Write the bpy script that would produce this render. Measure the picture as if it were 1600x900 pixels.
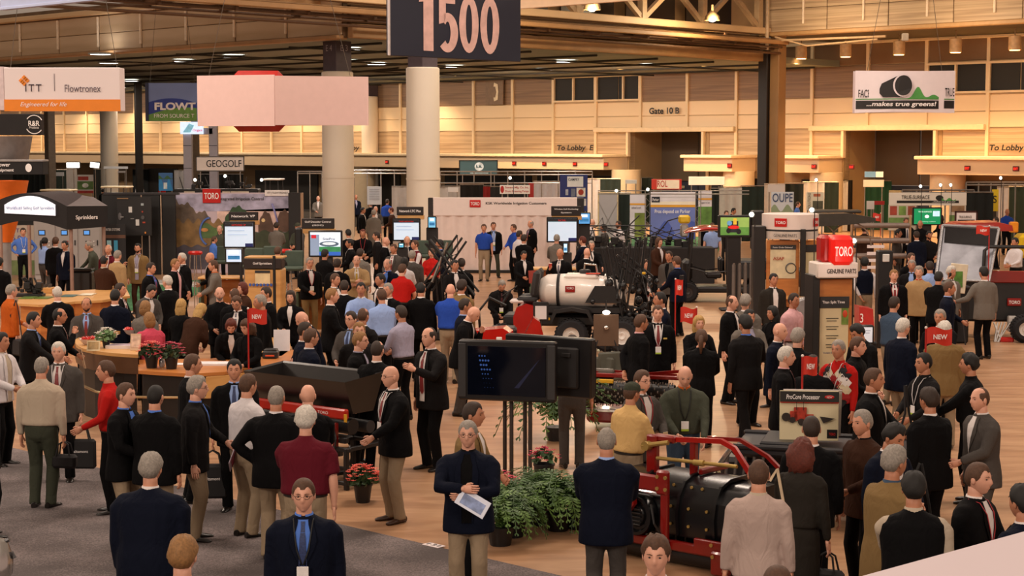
import bpy, math, random
import numpy as np
from mathutils import Vector, Matrix, Euler
for o in list(bpy.data.objects): bpy.data.objects.remove(o)
SC = bpy.context.scene; COL = SC.collection
PI = math.pi
# ---------------------------------------------------------------- camera, world, light, exposure
FP = 2700.0; CAMZ = 4.25; TILT = math.atan(225/FP)
cam = bpy.data.objects.new('camera', bpy.data.cameras.new('camera')); COL.objects.link(cam)
cam.location = (0, 0, CAMZ); cam.rotation_euler = (PI/2-TILT, 0, 0)
cam.data.sensor_width = 36; cam.data.lens = 36*FP/1600; cam.data.clip_end = 600; cam.data.clip_start = .2
SC.camera = cam
wd = bpy.data.worlds.new('world'); SC.world = wd; wd.use_nodes = True
wd.node_tree.nodes['Background'].inputs[0].default_value = (1.0, .74, .55, 1)
wd.node_tree.nodes['Background'].inputs[1].default_value = .30
SC.view_settings.view_transform = 'Standard'; SC.view_settings.look = 'None'
SC.view_settings.gamma = 1; SC.view_settings.exposure = 0.0; SC.view_settings.use_curve_mapping = False
A = math.radians(43.9); CA, SA = math.cos(A), math.sin(A)
E1 = Vector((CA, -SA, 0)); E2 = Vector((SA, CA, 0))     # along the back wall; into the hall's depth
def area(loc, size, power, color=(1, .86, .74), rot=(0, 0, 0), name='lamp_and_fill_light'):
    l = bpy.data.lights.new(name, 'AREA'); l.shape = 'RECTANGLE'; l.size = size[0]; l.size_y = size[1]; l.energy = power; l.color = color
    o = bpy.data.objects.new(name, l); COL.objects.link(o); o.location = loc; o.rotation_euler = rot; return o
def spot(loc, power, color, ang=110, blend=.8, size=.12, rot=(0, 0, 0)):
    l = bpy.data.lights.new('downlight_light', 'SPOT'); l.energy = power; l.color = color; l.spot_size = math.radians(ang); l.spot_blend = blend; l.shadow_soft_size = size
    o = bpy.data.objects.new('downlight_light', l); COL.objects.link(o); o.location = loc; o.rotation_euler = rot; return o
# high-bay lamps of the tall hall, above and beyond the frame
for i, (x, y) in enumerate([(-9, 9), (7, 6), (-14, -2), (-13, 26), (1, 24), (14, 26), (-12, 42), (4, 40), (20, 44), (2, 56), (34, 60)]):
    area((x, y, 15.0), (3.4, 3.4), 1150 if y > 20 else 560, (1, .82, .68))
for x, y, p, rx, rz in ((-16, -6, 2000, 66, -28), (12, -10, 1500, 66, 12), (-30, 30, 2400, 60, -50)):      # unseen fill lights added behind and beside the camera to brighten the columns
    area((x, y, 12.5), (5, 3), p, (1, .84, .70), (math.radians(rx), 0, math.radians(rz)))
for k in range(11):                                                                                         # unseen light row added under the low ceiling to brighten the back wall
    q = Vector((0, 100, 7.7))+E1*(14-7.5*k)-E2*9; area(q, (2.5, .6), 230, (1, .76, .56), (math.radians(58), 0, -A))
for k in range(4):  # same added fill row, continued before the right part of the wall
    q = Vector((0, 100, 9.0))+E1*(21+6*k)-E2*9.5; area(q, (2.5, .6), 110, (1, .70, .44), (math.radians(58), 0, -A))
# ---------------------------------------------------------------- pixels to points
def ray(px, py):
    cx, cy = (px-800)/FP, (450-py)/FP; c, s = math.cos(TILT), math.sin(TILT)
    return Vector((cx, c+cy*s, -s+cy*c))
def Zp(px, py, z=0.0):
    r = ray(px, py); return Vector((0, 0, CAMZ))+r*((z-CAMZ)/r.z)
def Yp(px, py, Y):
    r = ray(px, py); return Vector((0, 0, CAMZ))+r*(Y/r.y)
def dist(yfoot): return Zp(800, yfoot).y
def Up(px, off=0.0):            # coordinate along the back wall plane (shifted off metres to the viewer) seen at column px
    r = ray(px, 225); p0 = Vector((0, 100, 0))-E2*off
    t = p0.dot(E2)/Vector((r.x, r.y, 0)).dot(E2)
    return (Vector((r.x, r.y, 0))*t-p0).dot(E1)
def BW(u, z, off=0.0): return Vector((0, 100, z))+E1*u-E2*off
# ---------------------------------------------------------------- materials
def lin(h):
    if isinstance(h, (tuple, list)): return tuple(h)+(1,)
    h = h.lstrip('#'); r = []
    for i in (0, 2, 4):
        c = int(h[i:i+2], 16)/255; r.append(c/12.92 if c <= .04045 else ((c+.055)/1.055)**2.4)
    return tuple(r)+(1,)
_M = {}
def M(h, rough=.6, metal=0, var=.12, scale=6, emit=0, bump=0, coat=0, alpha=1):
    k = (h, rough, metal, var, scale, emit, bump, coat, alpha)
    if k in _M: return _M[k]
    m = bpy.data.materials.new('mat_%s' % str(h).strip('#')); m.use_nodes = True; nt = m.node_tree; b = nt.nodes['Principled BSDF']
    c = lin(h); b.inputs['Roughness'].default_value = rough; b.inputs['Metallic'].default_value = metal
    b.inputs['Coat Weight'].default_value = coat
    if alpha < 1: b.inputs['Alpha'].default_value = alpha
    tc = nt.nodes.new('ShaderNodeTexCoord'); n = nt.nodes.new('ShaderNodeTexNoise'); n.inputs['Scale'].default_value = scale; n.inputs['Detail'].default_value = 4
    nt.links.new(tc.outputs['Object'], n.inputs['Vector'])
    r = nt.nodes.new('ShaderNodeValToRGB'); nt.links.new(n.outputs['Fac'], r.inputs['Fac'])
    r.color_ramp.elements[0].position = .3; r.color_ramp.elements[1].position = .7
    r.color_ramp.elements[0].color = tuple(x*(1-var) for x in c[:3])+(1,); r.color_ramp.elements[1].color = tuple(min(1, x*(1+var)) for x in c[:3])+(1,)
    nt.links.new(r.outputs['Color'], b.inputs['Base Color'])
    if emit: nt.links.new(r.outputs['Color'], b.inputs['Emission Color']); b.inputs['Emission Strength'].default_value = emit
    if bump:
        bp = nt.nodes.new('ShaderNodeBump'); bp.inputs['Strength'].default_value = bump; bp.inputs['Distance'].default_value = .02
        nt.links.new(n.outputs['Fac'], bp.inputs['Height']); nt.links.new(bp.outputs['Normal'], b.inputs['Normal'])
    _M[k] = m; return m
def Mstripe(cols, axis='Z', scale=1.0, stretch=(.15, .15, 6), rough=.5, detail=3, coord='Object', dist_=0.0, bump=0):
    """streaky laminate, wood or fabric: stretched noise through a colour ramp"""
    m = bpy.data.materials.new('mat_streaked'); m.use_nodes = True; nt = m.node_tree; b = nt.nodes['Principled BSDF']; b.inputs['Roughness'].default_value = rough
    tc = nt.nodes.new('ShaderNodeTexCoord'); mp = nt.nodes.new('ShaderNodeMapping'); mp.inputs['Scale'].default_value = stretch
    nt.links.new(tc.outputs[coord], mp.inputs['Vector']); n = nt.nodes.new('ShaderNodeTexNoise'); n.inputs['Scale'].default_value = scale; n.inputs['Detail'].default_value = detail; n.inputs['Distortion'].default_value = dist_
    nt.links.new(mp.outputs['Vector'], n.inputs['Vector']); r = nt.nodes.new('ShaderNodeValToRGB'); nt.links.new(n.outputs['Fac'], r.inputs['Fac'])
    e = r.color_ramp.elements; e[0].position = .28; e[0].color = lin(cols[0]); e[1].position = .72; e[1].color = lin(cols[-1])
    for i, c in enumerate(cols[1:-1]): x = e.new(.28+.44*(i+1)/(len(cols)-1)); x.color = lin(c)
    nt.links.new(r.outputs['Color'], b.inputs['Base Color'])
    if bump:
        bp = nt.nodes.new('ShaderNodeBump'); bp.inputs['Strength'].default_value = bump; bp.inputs['Distance'].default_value = .01
        nt.links.new(n.outputs['Fac'], bp.inputs['Height']); nt.links.new(bp.outputs['Normal'], b.inputs['Normal'])
    return m
# ---------------------------------------------------------------- meshes
class MB:
    def __init__(s): s.v = []; s.f = []; s.mi = []; s.cur = 0; s.T = None
    def add(s, vs, fs):
        k = len(s.v)
        if s.T is not None: vs = [s.T @ Vector(v) for v in vs]
        s.v += [tuple(v) for v in vs]; s.f += [tuple(i+k for i in f) for f in fs]; s.mi += [s.cur]*len(fs); return s
    def box(s, c, d, b=0.0, R=None):
        hx, hy, hz = d[0]/2, d[1]/2, d[2]/2; c = Vector(c); vs = []; fs = []
        b = min(b, hx*.95, hy*.95, hz*.95)
        if b <= 0:
            for x in (-1, 1):
                for y in (-1, 1):
                    for z in (-1, 1): vs.append(Vector((x*hx, y*hy, z*hz)))
            fs = [(0, 1, 3, 2), (4, 6, 7, 5), (0, 4, 5, 1), (2, 3, 7, 6), (0, 2, 6, 4), (1, 5, 7, 3)]
        else:
            idx = {}
            for x in (-1, 1):
                for y in (-1, 1):
                    for z in (-1, 1):
                        for a in range(3):
                            p = [x*(hx-b), y*(hy-b), z*(hz-b)]; p[a] = (x*hx, y*hy, z*hz)[a]; idx[(x, y, z, a)] = len(vs); vs.append(Vector(p))
            g = lambda x, y, z, a: idx[(x, y, z, a)]
            for q in (-1, 1):
                fs.append(tuple(g(q, y, z, 0) for y, z in ((-1, -1), (1, -1), (1, 1), (-1, 1))[::q])); fs.append(tuple(g(x, q, z, 1) for x, z in ((-1, -1), (-1, 1), (1, 1), (1, -1))[::q]))
                fs.append(tuple(g(x, y, q, 2) for x, y in ((-1, -1), (1, -1), (1, 1), (-1, 1))[::q]))
            for a, bq in ((0, 1), (0, 2), (1, 2)):
                o = 3-a-bq
                for p in (-1, 1):
                    for q in (-1, 1):
                        def k(r, ax):
                            t = [0, 0, 0]; t[a] = p; t[bq] = q; t[o] = r; return g(t[0], t[1], t[2], ax)
                        fs.append((k(-1, a), k(1, a), k(1, bq), k(-1, bq)))
            for x in (-1, 1):
                for y in (-1, 1):
                    for z in (-1, 1): fs.append((g(x, y, z, 0), g(x, y, z, 1), g(x, y, z, 2)))
        if R is not None:
            if not isinstance(R, Matrix): R = Euler(R).to_matrix()
            vs = [R @ v for v in vs]
        return s.add([v+c for v in vs], fs)
    def tube(s, pts, r, n=8, cap=True, ref=None, sq=1.0):
        pts = [Vector(p) for p in pts]; m = len(pts)
        if not isinstance(r, (list, tuple)): r = [r]*m
        vs = []; fs = []; prev = None
        for i, p in enumerate(pts):
            d = (pts[min(i+1, m-1)]-pts[max(i-1, 0)])
            if d.length < 1e-7: d = Vector((0, 0, 1))
            d.normalize()
            if prev is None:
                a = Vector(ref) if ref else (Vector((1, 0, 0)) if abs(d.x) < .8 else Vector((0, 1, 0)))
            else: a = prev
            a = (a-d*a.dot(d))
            if a.length < 1e-6: a = d.orthogonal()
            a.normalize(); b = d.cross(a); prev = a
            rx, ry = r[i] if isinstance(r[i], (list, tuple)) else (r[i], r[i])
            for k in range(n):
                t = 2*PI*(k+.5*(n == 4))/n; ct, st = math.cos(t), math.sin(t)
                if sq != 1.0: ct = math.copysign(abs(ct)**sq, ct); st = math.copysign(abs(st)**sq, st)
                vs.append(p+a*(rx*ct)+b*(ry*st))
        for i in range(m-1):
            for k in range(n):
                k2 = (k+1) % n; fs.append((i*n+k, i*n+k2, (i+1)*n+k2, (i+1)*n+k))
        if cap: fs.append(tuple(range(n-1, -1, -1))); fs.append(tuple((m-1)*n+k for k in range(n)))
        return s.add(vs, fs)
    def bar(s, a, b, w, h=None):
        h = h or w; return s.tube([a, b], (w/2*1.414, h/2*1.414) if False else [(w*.7071, h*.7071)]*2, 4)
    def lathe(s, prof, n=20, c=(0, 0, 0), axis='Z', a0=0, a1=2*PI, cap=False):
        vs = []; fs = []; full = abs(a1-a0-2*PI) < 1e-6; nn = n if full else n+1; c = Vector(c)
        for r, z in prof:
            for k in range(nn):
                t = a0+(a1-a0)*k/n; x, y = r*math.cos(t), r*math.sin(t)
                vs.append(c+(Vector((x, y, z)) if axis == 'Z' else Vector((z, x, y)) if axis == 'X' else Vector((x, z, y))))
        for i in range(len(prof)-1):
            for k in range(n):
                k2 = (k+1) % nn; fs.append((i*nn+k, i*nn+k2, (i+1)*nn+k2, (i+1)*nn+k))
        if cap and full: fs.append(tuple(range(nn-1, -1, -1))); fs.append(tuple((len(prof)-1)*nn+k for k in range(nn)))
        return s.add(vs, fs)
    def cyl(s, c, r, h, n=20, axis='Z', b=0.0):
        b = min(b, r*.5, h*.45)
        pr = [(r, -h/2), (r, h/2)] if b <= 0 else [(r-b, -h/2), (r, -h/2+b), (r, h/2-b), (r-b, h/2)]
        return s.lathe(pr, n, c, axis, cap=True)
    def prism(s, poly, t0, t1, plane='XZ'):
        """poly = 2-D outline; plane XZ is extruded along y, YZ along x, XY along z"""
        f = {'XZ': lambda a, b, t: (a, t, b), 'YZ': lambda a, b, t: (t, a, b), 'XY': lambda a, b, t: (a, b, t)}[plane]; n = len(poly)
        vs = [f(a, b, t0) for a, b in poly]+[f(a, b, t1) for a, b in poly]
        return s.add(vs, [tuple(range(n)), tuple(range(2*n-1, n-1, -1))]+[(i, i+n, (i+1) % n+n, (i+1) % n) for i in range(n)])
    def ball(s, c, r, n=12, m=8):
        rx, ry, rz = r if isinstance(r, (tuple, list)) else (r, r, r); c = Vector(c); vs = [c+Vector((0, 0, rz))]; fs = []
        for i in range(1, m):
            t = PI*i/m
            for k in range(n): p = 2*PI*k/n; vs.append(c+Vector((rx*math.sin(t)*math.cos(p), ry*math.sin(t)*math.sin(p), rz*math.cos(t))))
        vs.append(c-Vector((0, 0, rz)))
        for k in range(n): fs.append((0, 1+k, 1+(k+1) % n)); fs.append((len(vs)-1, 1+(m-2)*n+(k+1) % n, 1+(m-2)*n+k))
        for i in range(m-2):
            for k in range(n): fs.append((1+i*n+k, 1+(i+1)*n+k, 1+(i+1)*n+(k+1) % n, 1+i*n+(k+1) % n))
        return s.add(vs, fs)
    def mesh(s, name, mats=None, smooth=True, ang=.7):
        me = bpy.data.meshes.new(name); me.from_pydata(s.v, [], s.f)
        if mats is not None:
            for m in (mats if isinstance(mats, (list, tuple)) else [mats]): me.materials.append(m)
            if isinstance(mats, (list, tuple)) and len(mats) > 1: me.polygons.foreach_set('material_index', s.mi)
        me.update()
        if smooth: me.shade_smooth(); me.set_sharp_from_angle(angle=ang)
        return me
    def build(s, name, mats, parent=None, smooth=True, ang=.7): return put(name, s.mesh(name, mats, smooth, ang), parent)
def put(name, me, parent=None, loc=None, rot=None):
    o = bpy.data.objects.new(name, me); COL.objects.link(o)
    if parent is not None: o.parent = parent
    if loc is not None: o.location = loc
    if rot is not None: o.rotation_euler = rot
    return o
def tag(o, label=None, cat=None, group=None, kind=None):
    if label: o['label'] = label
    if cat: o['category'] = cat
    if group: o['group'] = group
    if kind: o['kind'] = kind
    return o
def thing(name, label, cat, loc=(0, 0, 0), rz=0.0, group=None, kind=None):
    o = bpy.data.objects.new(name, None); COL.objects.link(o); o.location = loc; o.rotation_euler = (0, 0, rz); o.empty_display_size = .2
    return tag(o, label, cat, group, kind)
def copy_tree(o, parent=None):
    c = o.copy(); COL.objects.link(c)
    if parent is not None: c.parent = parent
    for ch in list(o.children): copy_tree(ch, c)
    return c
_T = {}
def text(body, w, h, mat, parent, c=(0, 0, 0), shear=0, bold=0.0, depth=.004, name='lettering', rot=None, align='C', space=1.0):
    """flat raised lettering in the local XZ plane facing -Y, scaled to w by h metres, centred on c"""
    k = (body, shear, bold, space)
    if k not in _T:
        cu = bpy.data.curves.new('t', 'FONT'); cu.body = body; cu.shear = shear; cu.offset = bold; cu.resolution_u = 5; cu.offset = min(bold, .05)*.8; cu.space_character = space; cu.fill_mode = 'FRONT'
        o = bpy.data.objects.new('t', cu); me = bpy.data.meshes.new_from_object(o); n = len(me.vertices); a = np.empty(n*3, 'f'); me.vertices.foreach_get('co', a)
        _T[k] = (a.reshape(-1, 3), [tuple(p.vertices) for p in me.polygons]); bpy.data.objects.remove(o); bpy.data.meshes.remove(me)
    a, fs = _T[k]; lo, hi = a.min(0), a.max(0); e = np.maximum(hi-lo, 1e-6)
    v = np.zeros_like(a); v[:, 0] = ((a[:, 0]-lo[0])/e[0]-.5)*w; v[:, 2] = ((a[:, 1]-lo[1])/e[1]-.5)*h; v[:, 1] = -depth
    me = bpy.data.meshes.new(name); me.from_pydata([tuple(map(float, q)) for q in v], [], fs); me.materials.append(mat); me.update()
    o = put(name, me, parent, c); 
    if rot is not None: o.rotation_euler = rot
    return o
def rng(*a): return random.Random(hash(a) & 0xffffff if all(isinstance(q, (int, float)) for q in a) else sum(ord(ch)*(i+7) for i, ch in enumerate(repr(a))))
def sm(a, b, x): t = max(0, min(1, (x-a)/(b-a))); return t*t*(3-2*t)
# ================================================================ STRUCTURE
HALL = (0, 100, 0); HR = -A
def hs(name, mb, mats, kind='structure', smooth=True, parent=None):
    o = mb.build(name, mats, parent, smooth)
    if parent is None: o.location = HALL; o.rotation_euler = (0, 0, HR); tag(o, kind=kind)
    return o
cream = M('#d9bf9b', .55, var=.05, scale=.5); creamd = M('#c3a680', .6, var=.06, scale=.5)
post_m = M('#e8d0aa', .5, var=.04); dark_m = M('#14110f', .7); navy_m = M('#1c2536', .6)
band_top = Mstripe(['#69503c', '#8f7156', '#765b45', '#9c7c5e'], scale=1.0, stretch=(.12, .12, 5))
band_mid = Mstripe(['#e6cba4', '#eed6b2'], scale=.6, stretch=(.3, .3, .6))
band_low = Mstripe(['#b39878', '#cdb28e', '#a88c6c', '#c4a884'], scale=1.0, stretch=(.12, .12, 5))
# ---- floors
def floor_mats():
    m = bpy.data.materials.new('vinyl_wood_floor'); m.use_nodes = True; nt = m.node_tree; b = nt.nodes['Principled BSDF']; b.inputs['Roughness'].default_value = .33
    tc = nt.nodes.new('ShaderNodeTexCoord'); mp = nt.nodes.new('ShaderNodeMapping'); mp.inputs['Rotation'].default_value = (0, 0, math.radians(8)); mp.inputs['Scale'].default_value = (.5, 2.2, 1)
    nt.links.new(tc.outputs['Object'], mp.inputs['Vector']); n = nt.nodes.new('ShaderNodeTexNoise'); n.inputs['Scale'].default_value = 1.4; n.inputs['Detail'].default_value = 7; n.inputs['Distortion'].default_value = 1.2
    nt.links.new(mp.outputs['Vector'], n.inputs['Vector']); r = nt.nodes.new('ShaderNodeValToRGB'); e = r.color_ramp.elements
    e[0].position = .3; e[0].color = lin('#9b7354'); e[1].position = .72; e[1].color = lin('#c29a76'); x = e.new(.5); x.color = lin('#b18766')
    nt.links.new(n.outputs['Fac'], r.inputs['Fac']); nt.links.new(r.outputs['Color'], b.inputs['Base Color']); return m
FLOOR = floor_mats()
def carpet(h, s=60):
    m = bpy.data.materials.new('carpet'); m.use_nodes = True; nt = m.node_tree; b = nt.nodes['Principled BSDF']; b.inputs['Roughness'].default_value = 1
    tc = nt.nodes.new('ShaderNodeTexCoord'); n = nt.nodes.new('ShaderNodeTexNoise'); n.inputs['Scale'].default_value = s; n.inputs['Detail'].default_value = 3
    n2 = nt.nodes.new('ShaderNodeTexNoise'); n2.inputs['Scale'].default_value = 1.1; n2.inputs['Detail'].default_value = 5
    nt.links.new(tc.outputs['Object'], n.inputs['Vector']); nt.links.new(tc.outputs['Object'], n2.inputs['Vector'])
    ad = nt.nodes.new('ShaderNodeMath'); ad.operation = 'ADD'; nt.links.new(n.outputs['Fac'], ad.inputs[0]); nt.links.new(n2.outputs['Fac'], ad.inputs[1])
    r = nt.nodes.new('ShaderNodeValToRGB'); c = lin(h)[:3]; e = r.color_ramp.elements; e[0].position = .7/2+.1; e[1].position = .65
    e[0].color = tuple(x*.55 for x in c)+(1,); e[1].color = tuple(min(1, x*1.5) for x in c)+(1,)
    mu = nt.nodes.new('ShaderNodeMath'); mu.operation = 'MULTIPLY'; mu.inputs[1].default_value = .5; nt.links.new(ad.outputs[0], mu.inputs[0]); nt.links.new(mu.outputs[0], r.inputs['Fac'])
    nt.links.new(r.outputs['Color'], b.inputs['Base Color']); bp = nt.nodes.new('ShaderNodeBump'); bp.inputs['Strength'].default_value = .6; bp.inputs['Distance'].default_value = .01
    nt.links.new(n.outputs['Fac'], bp.inputs['Height']); nt.links.new(bp.outputs['Normal'], b.inputs['Normal']); return m
fl = MB(); fl.box((0, 60, -.1), (240, 190, .2)); o = fl.build('floor', FLOOR, None, False); tag(o, kind='structure')
def slab(name, pts, z0, z1, mat, kind='structure'):
    m = MB(); m.prism([(p.x, p.y) for p in pts], z0, z1, 'XY'); o = m.build(name, mat, None, False); return tag(o, kind=kind)
P0 = Zp(110, 722); pa, pb = P0-E1*22, P0+E1*22
slab('trim_1', [pa, pb, pb-E2*18, pa-E2*18], 0, .012, carpet('#6c6160', 55))                       # grey aisle carpet
slab('trim_2', [Zp(180, 492), Zp(345, 452), Zp(345, 436), Zp(180, 445)], 0, .01, carpet('#3f7a4c', 30))    # green carpets
slab('trim_3', [Zp(880, 425), Zp(1112, 425), Zp(1130, 370), Zp(880, 370)], 0, .01, carpet('#3f7a4c', 30))
slab('trim_4', [Zp(220, 443), Zp(345, 452), Zp(345, 444), Zp(225, 436)], .01, .016, carpet('#b9b4ae', 30))
far = Zp(800, 352); slab('trim_5', [Vector((-60, far.y, 0)), Vector((60, far.y-4, 0)), Vector((60, 125, 0)), Vector((-70, 165, 0))], 0, .008, carpet('#3b3634', 20))

# ---- back wall
wall = MB(); UL, UR = -75, 45
gates = [(Up(983), Up(1103)), (Up(1319), Up(1466))]
segs = [(UL, gates[0][0]), (gates[0][1], gates[1][0]), (gates[1][1], UR)]
for a, b in segs: wall.box(((a+b)/2, .3, 1.45), (b-a, .4, 2.9)); wall.box(((a+b)/2, .3, 4.7), (b-a, .4, 9.6))
for a, b in gates: wall.box(((a+b)/2, .3, 7.3), (b-a, .4, 4.3))
WB = hs('wall_back', wall, [creamd], smooth=False)
zb = [2.95, 3.55, 5.0, 5.72, 6.5, 8.05, 9.2]
posts_u = [.05+3.18*k for k in range(-23, 6)]+[20.55+3.18*k for k in range(0, 8)]
edges = sorted(posts_u+[17.5, 18.9])
win_mods = []
mesh_cache = {}
def panel(u0, u1, z0, z1, mat, name='panel'):
    w, h = round(u1-u0, 2), round(z1-z0, 2); k = (w, h, mat.name)
    if k not in mesh_cache: m = MB(); m.box((0, 0, 0), (w-.05, .06, h-.03), .02); mesh_cache[k] = m.mesh(name, mat, False)
    o = put(name, mesh_cache[k], WB, ((u0+u1)/2, .07, (z0+z1)/2)); return o
def in_gate(u): return any(a-.3 < u < b+.3 for a, b in gates)
us = sorted(posts_u)
glass = M('#0e0b09', .6, var=.3, scale=.4)
for a, b in zip(us[:-1], us[1:]):
    if b-a < .5: continue
    mid = (a+b)/2; inside = any(ga-.2 < a and b < gb+.2 for ga, gb in gates)
    lo = 5.0
    for z0, z1, m in ((3.6, 5.0, band_low), (5.0, 5.74, band_mid), (5.74, 6.5, band_mid), (6.5, 8.05, band_top)):
        if z0 < 4.9:
            g = [(ga, gb) for ga, gb in gates if b > ga and a < gb]
            if g:
                ga, gb = g[0]
                if a < ga-.3: panel(a, ga, z0, z1, m)
                if b > gb+.3: panel(gb, b, z0, z1, m)
                continue
        if z0 > 6.4 and (3.2 < mid < 9.5 or 26.8 < mid < 36): win_mods.append((a, b)); continue
        panel(a, b, z0, z1, m)
    if mid > 18: panel(a, b, 8.05, 9.1, M('#7b5c3d', .6, var=.15, scale=.6))
for i, (a, b) in enumerate(win_mods):
    m = MB(); w = b-a
    for z in (6.62, 7.95): m.box((a+w/2, 0, z), (w, .16, .1))
    for x in (a+.06, b-.06, a+w*(.48 if i % 2 == 0 else .62)): m.box((x, 0, 7.28), (.09, .16, 1.3))
    wo = hs('window_%d' % (i+1), m, [post_m])
    for x0, x1 in ((a+.1, a+w*.48), (a+w*.5, b-.1)):
        p = MB(); p.box(((x0+x1)/2, .06, 7.28), (x1-x0, .03, 1.24)); p.build('pane', glass, wo, False)
pm_ = MB(); pm_.box((0, 0, 0), (.16, .14, 1)); pmesh = pm_.mesh('post', post_m, False)
for u in posts_u:
    z0 = 3.6; z1 = 8.05 if u < 17 else 9.2
    if in_gate(u): z0 = 5.05
    o = put('post', pmesh, WB, (u, 0, (z0+z1)/2)); o.scale = (1, 1, z1-z0)
# trim around the gates, soffit boxes, recess, tall doors
tz = 5.02
for i, ((a, b), (ha, hb)) in enumerate(zip(gates, ((Up(931), Up(1150)), (Up(1267), Up(1541))))):
    m = MB(); m.box(((ha+hb)/2, -.12, tz), (hb-ha, .3, .26), .03)
    for u in (a, b-.1): m.box((u, -.08, 4.3), (.16, .25, 1.45), .02)
    hs('trim_%d' % (6+i), m, [post_m])
    r = MB(); D = 2.8
    r.box((a-.1, D/2, 2.5), (.2, D, 5)); r.box((b+.1, D/2, 2.5), (.2, D, 5)); r.box(((a+b)/2, D/2, 5.05), (b-a, D, .12)); hs('wall_recess', r, [M('#a28660', .6, scale=.6)])
    dm = M('#5a4a37', .6, var=.08, scale=.5); n = 2; w = (b-a)/n
    for k in range(n):
        d = MB(); d.box((a+w*(k+.5), D, 3.6), (w-.06, .14, 2.75), .03); dd = hs('door_%d' % (1+k+2*i), d, [dm])
        h = MB(); h.box((a+w*(k+.5)+(w*.38 if k == 0 else -w*.38), D-.12, 3.6), (.12, .06, .18), .02); h.build('handle', M('#241c14', .4), dd)
        d = MB(); d.box((a+w*(k+.5), D+.02, 1.1), (w-.08, .14, 2.2), .02); dd = hs('door_%d' % (5+k+2*i), d, [M('#252c3c', .5)])
        h = MB(); h.box((a+w*(k+.5), D-.1, 1.9), (.8, .05, .14), .02); h.build('sign_plate', M('#a49a80', .5), dd)
sof_m = M('#d3b896', .55, var=.04, scale=.4); SD = 2.0
sof = [(UL, Up(731, SD), 1), (Up(758, SD)-1, gates[0][0]-.1, 1), (gates[0][1]+.1, Up(1165, SD), 1), (Up(1241, SD), gates[1][0]-.1, 1), (gates[1][1]+.1, UR, 1)]
sof = [(UL, gates[0][0]-.1), (gates[0][1]+.1, 17.2), (19.2, gates[1][0]-.1), (gates[1][1]+.1, UR)]
for i, (a, b) in enumerate(sof):
    m = MB(); m.box(((a+b)/2, -SD/2, 3.22), (b-a, SD, .72), .02); so = hs('ceiling_soffit', m, [sof_m])
    k = MB(); k.box(((a+b)/2, -SD/2-.08, 3.62), (b-a+.16, SD+.24, .16), .03); k.build('ledge', post_m, so)
# exit signs on the soffit
ex = M('#5a0d0a', .4); exr = M('#ff2a18', .4, emit=2.2)
for j, px in enumerate((604, 803, 850, 898, 947, 1140, 1272, 1331, 1512, 1588)):
    u = Up(px, SD+.05); p = BW(u, 3.17, SD+.03)
    t = thing('exit_sign', 'red exit sign on the soffit %s' % (['behind the middle column', 'left of the phone sign end', 'second of the four left of the first gate', 'third of the four left of the first gate', 'nearest the left edge of the first gate', 'just right of the first gate', 'left of the second gate, left of two', 'nearest the left edge of the second gate', 'just right of the second gate', 'at the right edge of the photo'][j]), 'exit sign', p, HR, 'exit signs along the back soffit')
    m = MB(); m.box((0, 0, 0), (.3, .05, .22), .015); m.build('case', ex, t); text('EXIT', .2, .1, exr, t, (0, -.03, 0), depth=0)
# columns under the soffit seen between booths
for px in (566, 974, 1150, 1287, 1477):
    u = Up(px+5 if px > 600 else px, 1.0); m = MB(); m.cyl((u, -1.0, 1.45), .8, 2.86, 24); hs('trim_column', m, [M('#cdb898', .5, var=.03)])
m = MB()
for a, b in ((-30, -28.5), (-24, -17.5), (-14.2, -9.6), (-5.6, 1.5), (2, 9), (20, 22.9), (28.3, 40), (14.4, 17.3), (-60, -50), (-37, -33)): m.box(((a+b)/2, .05, 1.25), (b-a, .12, 2.5))
hs('door_9', m, [M('#12100f', .4)])
# pier at the inner corner, 7 m before the wall
K = Zp(545, 60, 8.0); rel = K-Vector((0, 100, 8)); KU, KY = rel.dot(E1), rel.dot(E2)     # inner corner of the low ceiling in wall coordinates
print('corner', KU, KY)
PE = KY+24.7
m = MB(); m.box((KU+.95, PE+.2, 4.6), (.5, .6, 9.2), .03); pr = hs('wall_pier', m, [M('#8e6a42', .6, scale=.7)])
q = MB(); q.box((KU+.42, PE+.0, 4.3), (.5, .5, 8.4), .02); q.build('duct', M('#241a14', .5), pr)
# ceilings
cm = M('#80857a', .9, var=.12, scale=.3)
m = MB(); m.prism([(KU, KY), (KU, .2), (UL-25, .2), (UL-25, KY)], 8.0, 8.3, 'XY'); hs('ceiling', m, [cm], smooth=False)
m = MB(); m.prism([(KU-.5, PE), (UR+5, PE), (UR+5, .2), (KU-.5, .2)], 9.2, 9.4, 'XY'); hs('ceiling_right', m, [M('#5a523f', .9, var=.1, scale=.3)], smooth=False)
# ceiling joints and pipes under the low ceiling
m = MB(); R = random.Random(4)
for k in range(8): y = KY+2+k*4.0; m.tube([(KU-.5, y, 7.93), (UL, y, 7.93)], .05, 5)
for k in range(9): x = KU-4-k*7.2; m.tube([(x, KY+.5, 7.86), (x, -.5, 7.86)], .035, 5)
for k in range(16):
    x, y = KU-R.uniform(2, 60), KY+R.uniform(2, 28); m.tube([(x, y, 7.9), (x-R.uniform(2, 6), y, 7.8)], .045, 5)
o = hs('trim_pipes', m, [M('#2c2a24', .7)])
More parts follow.
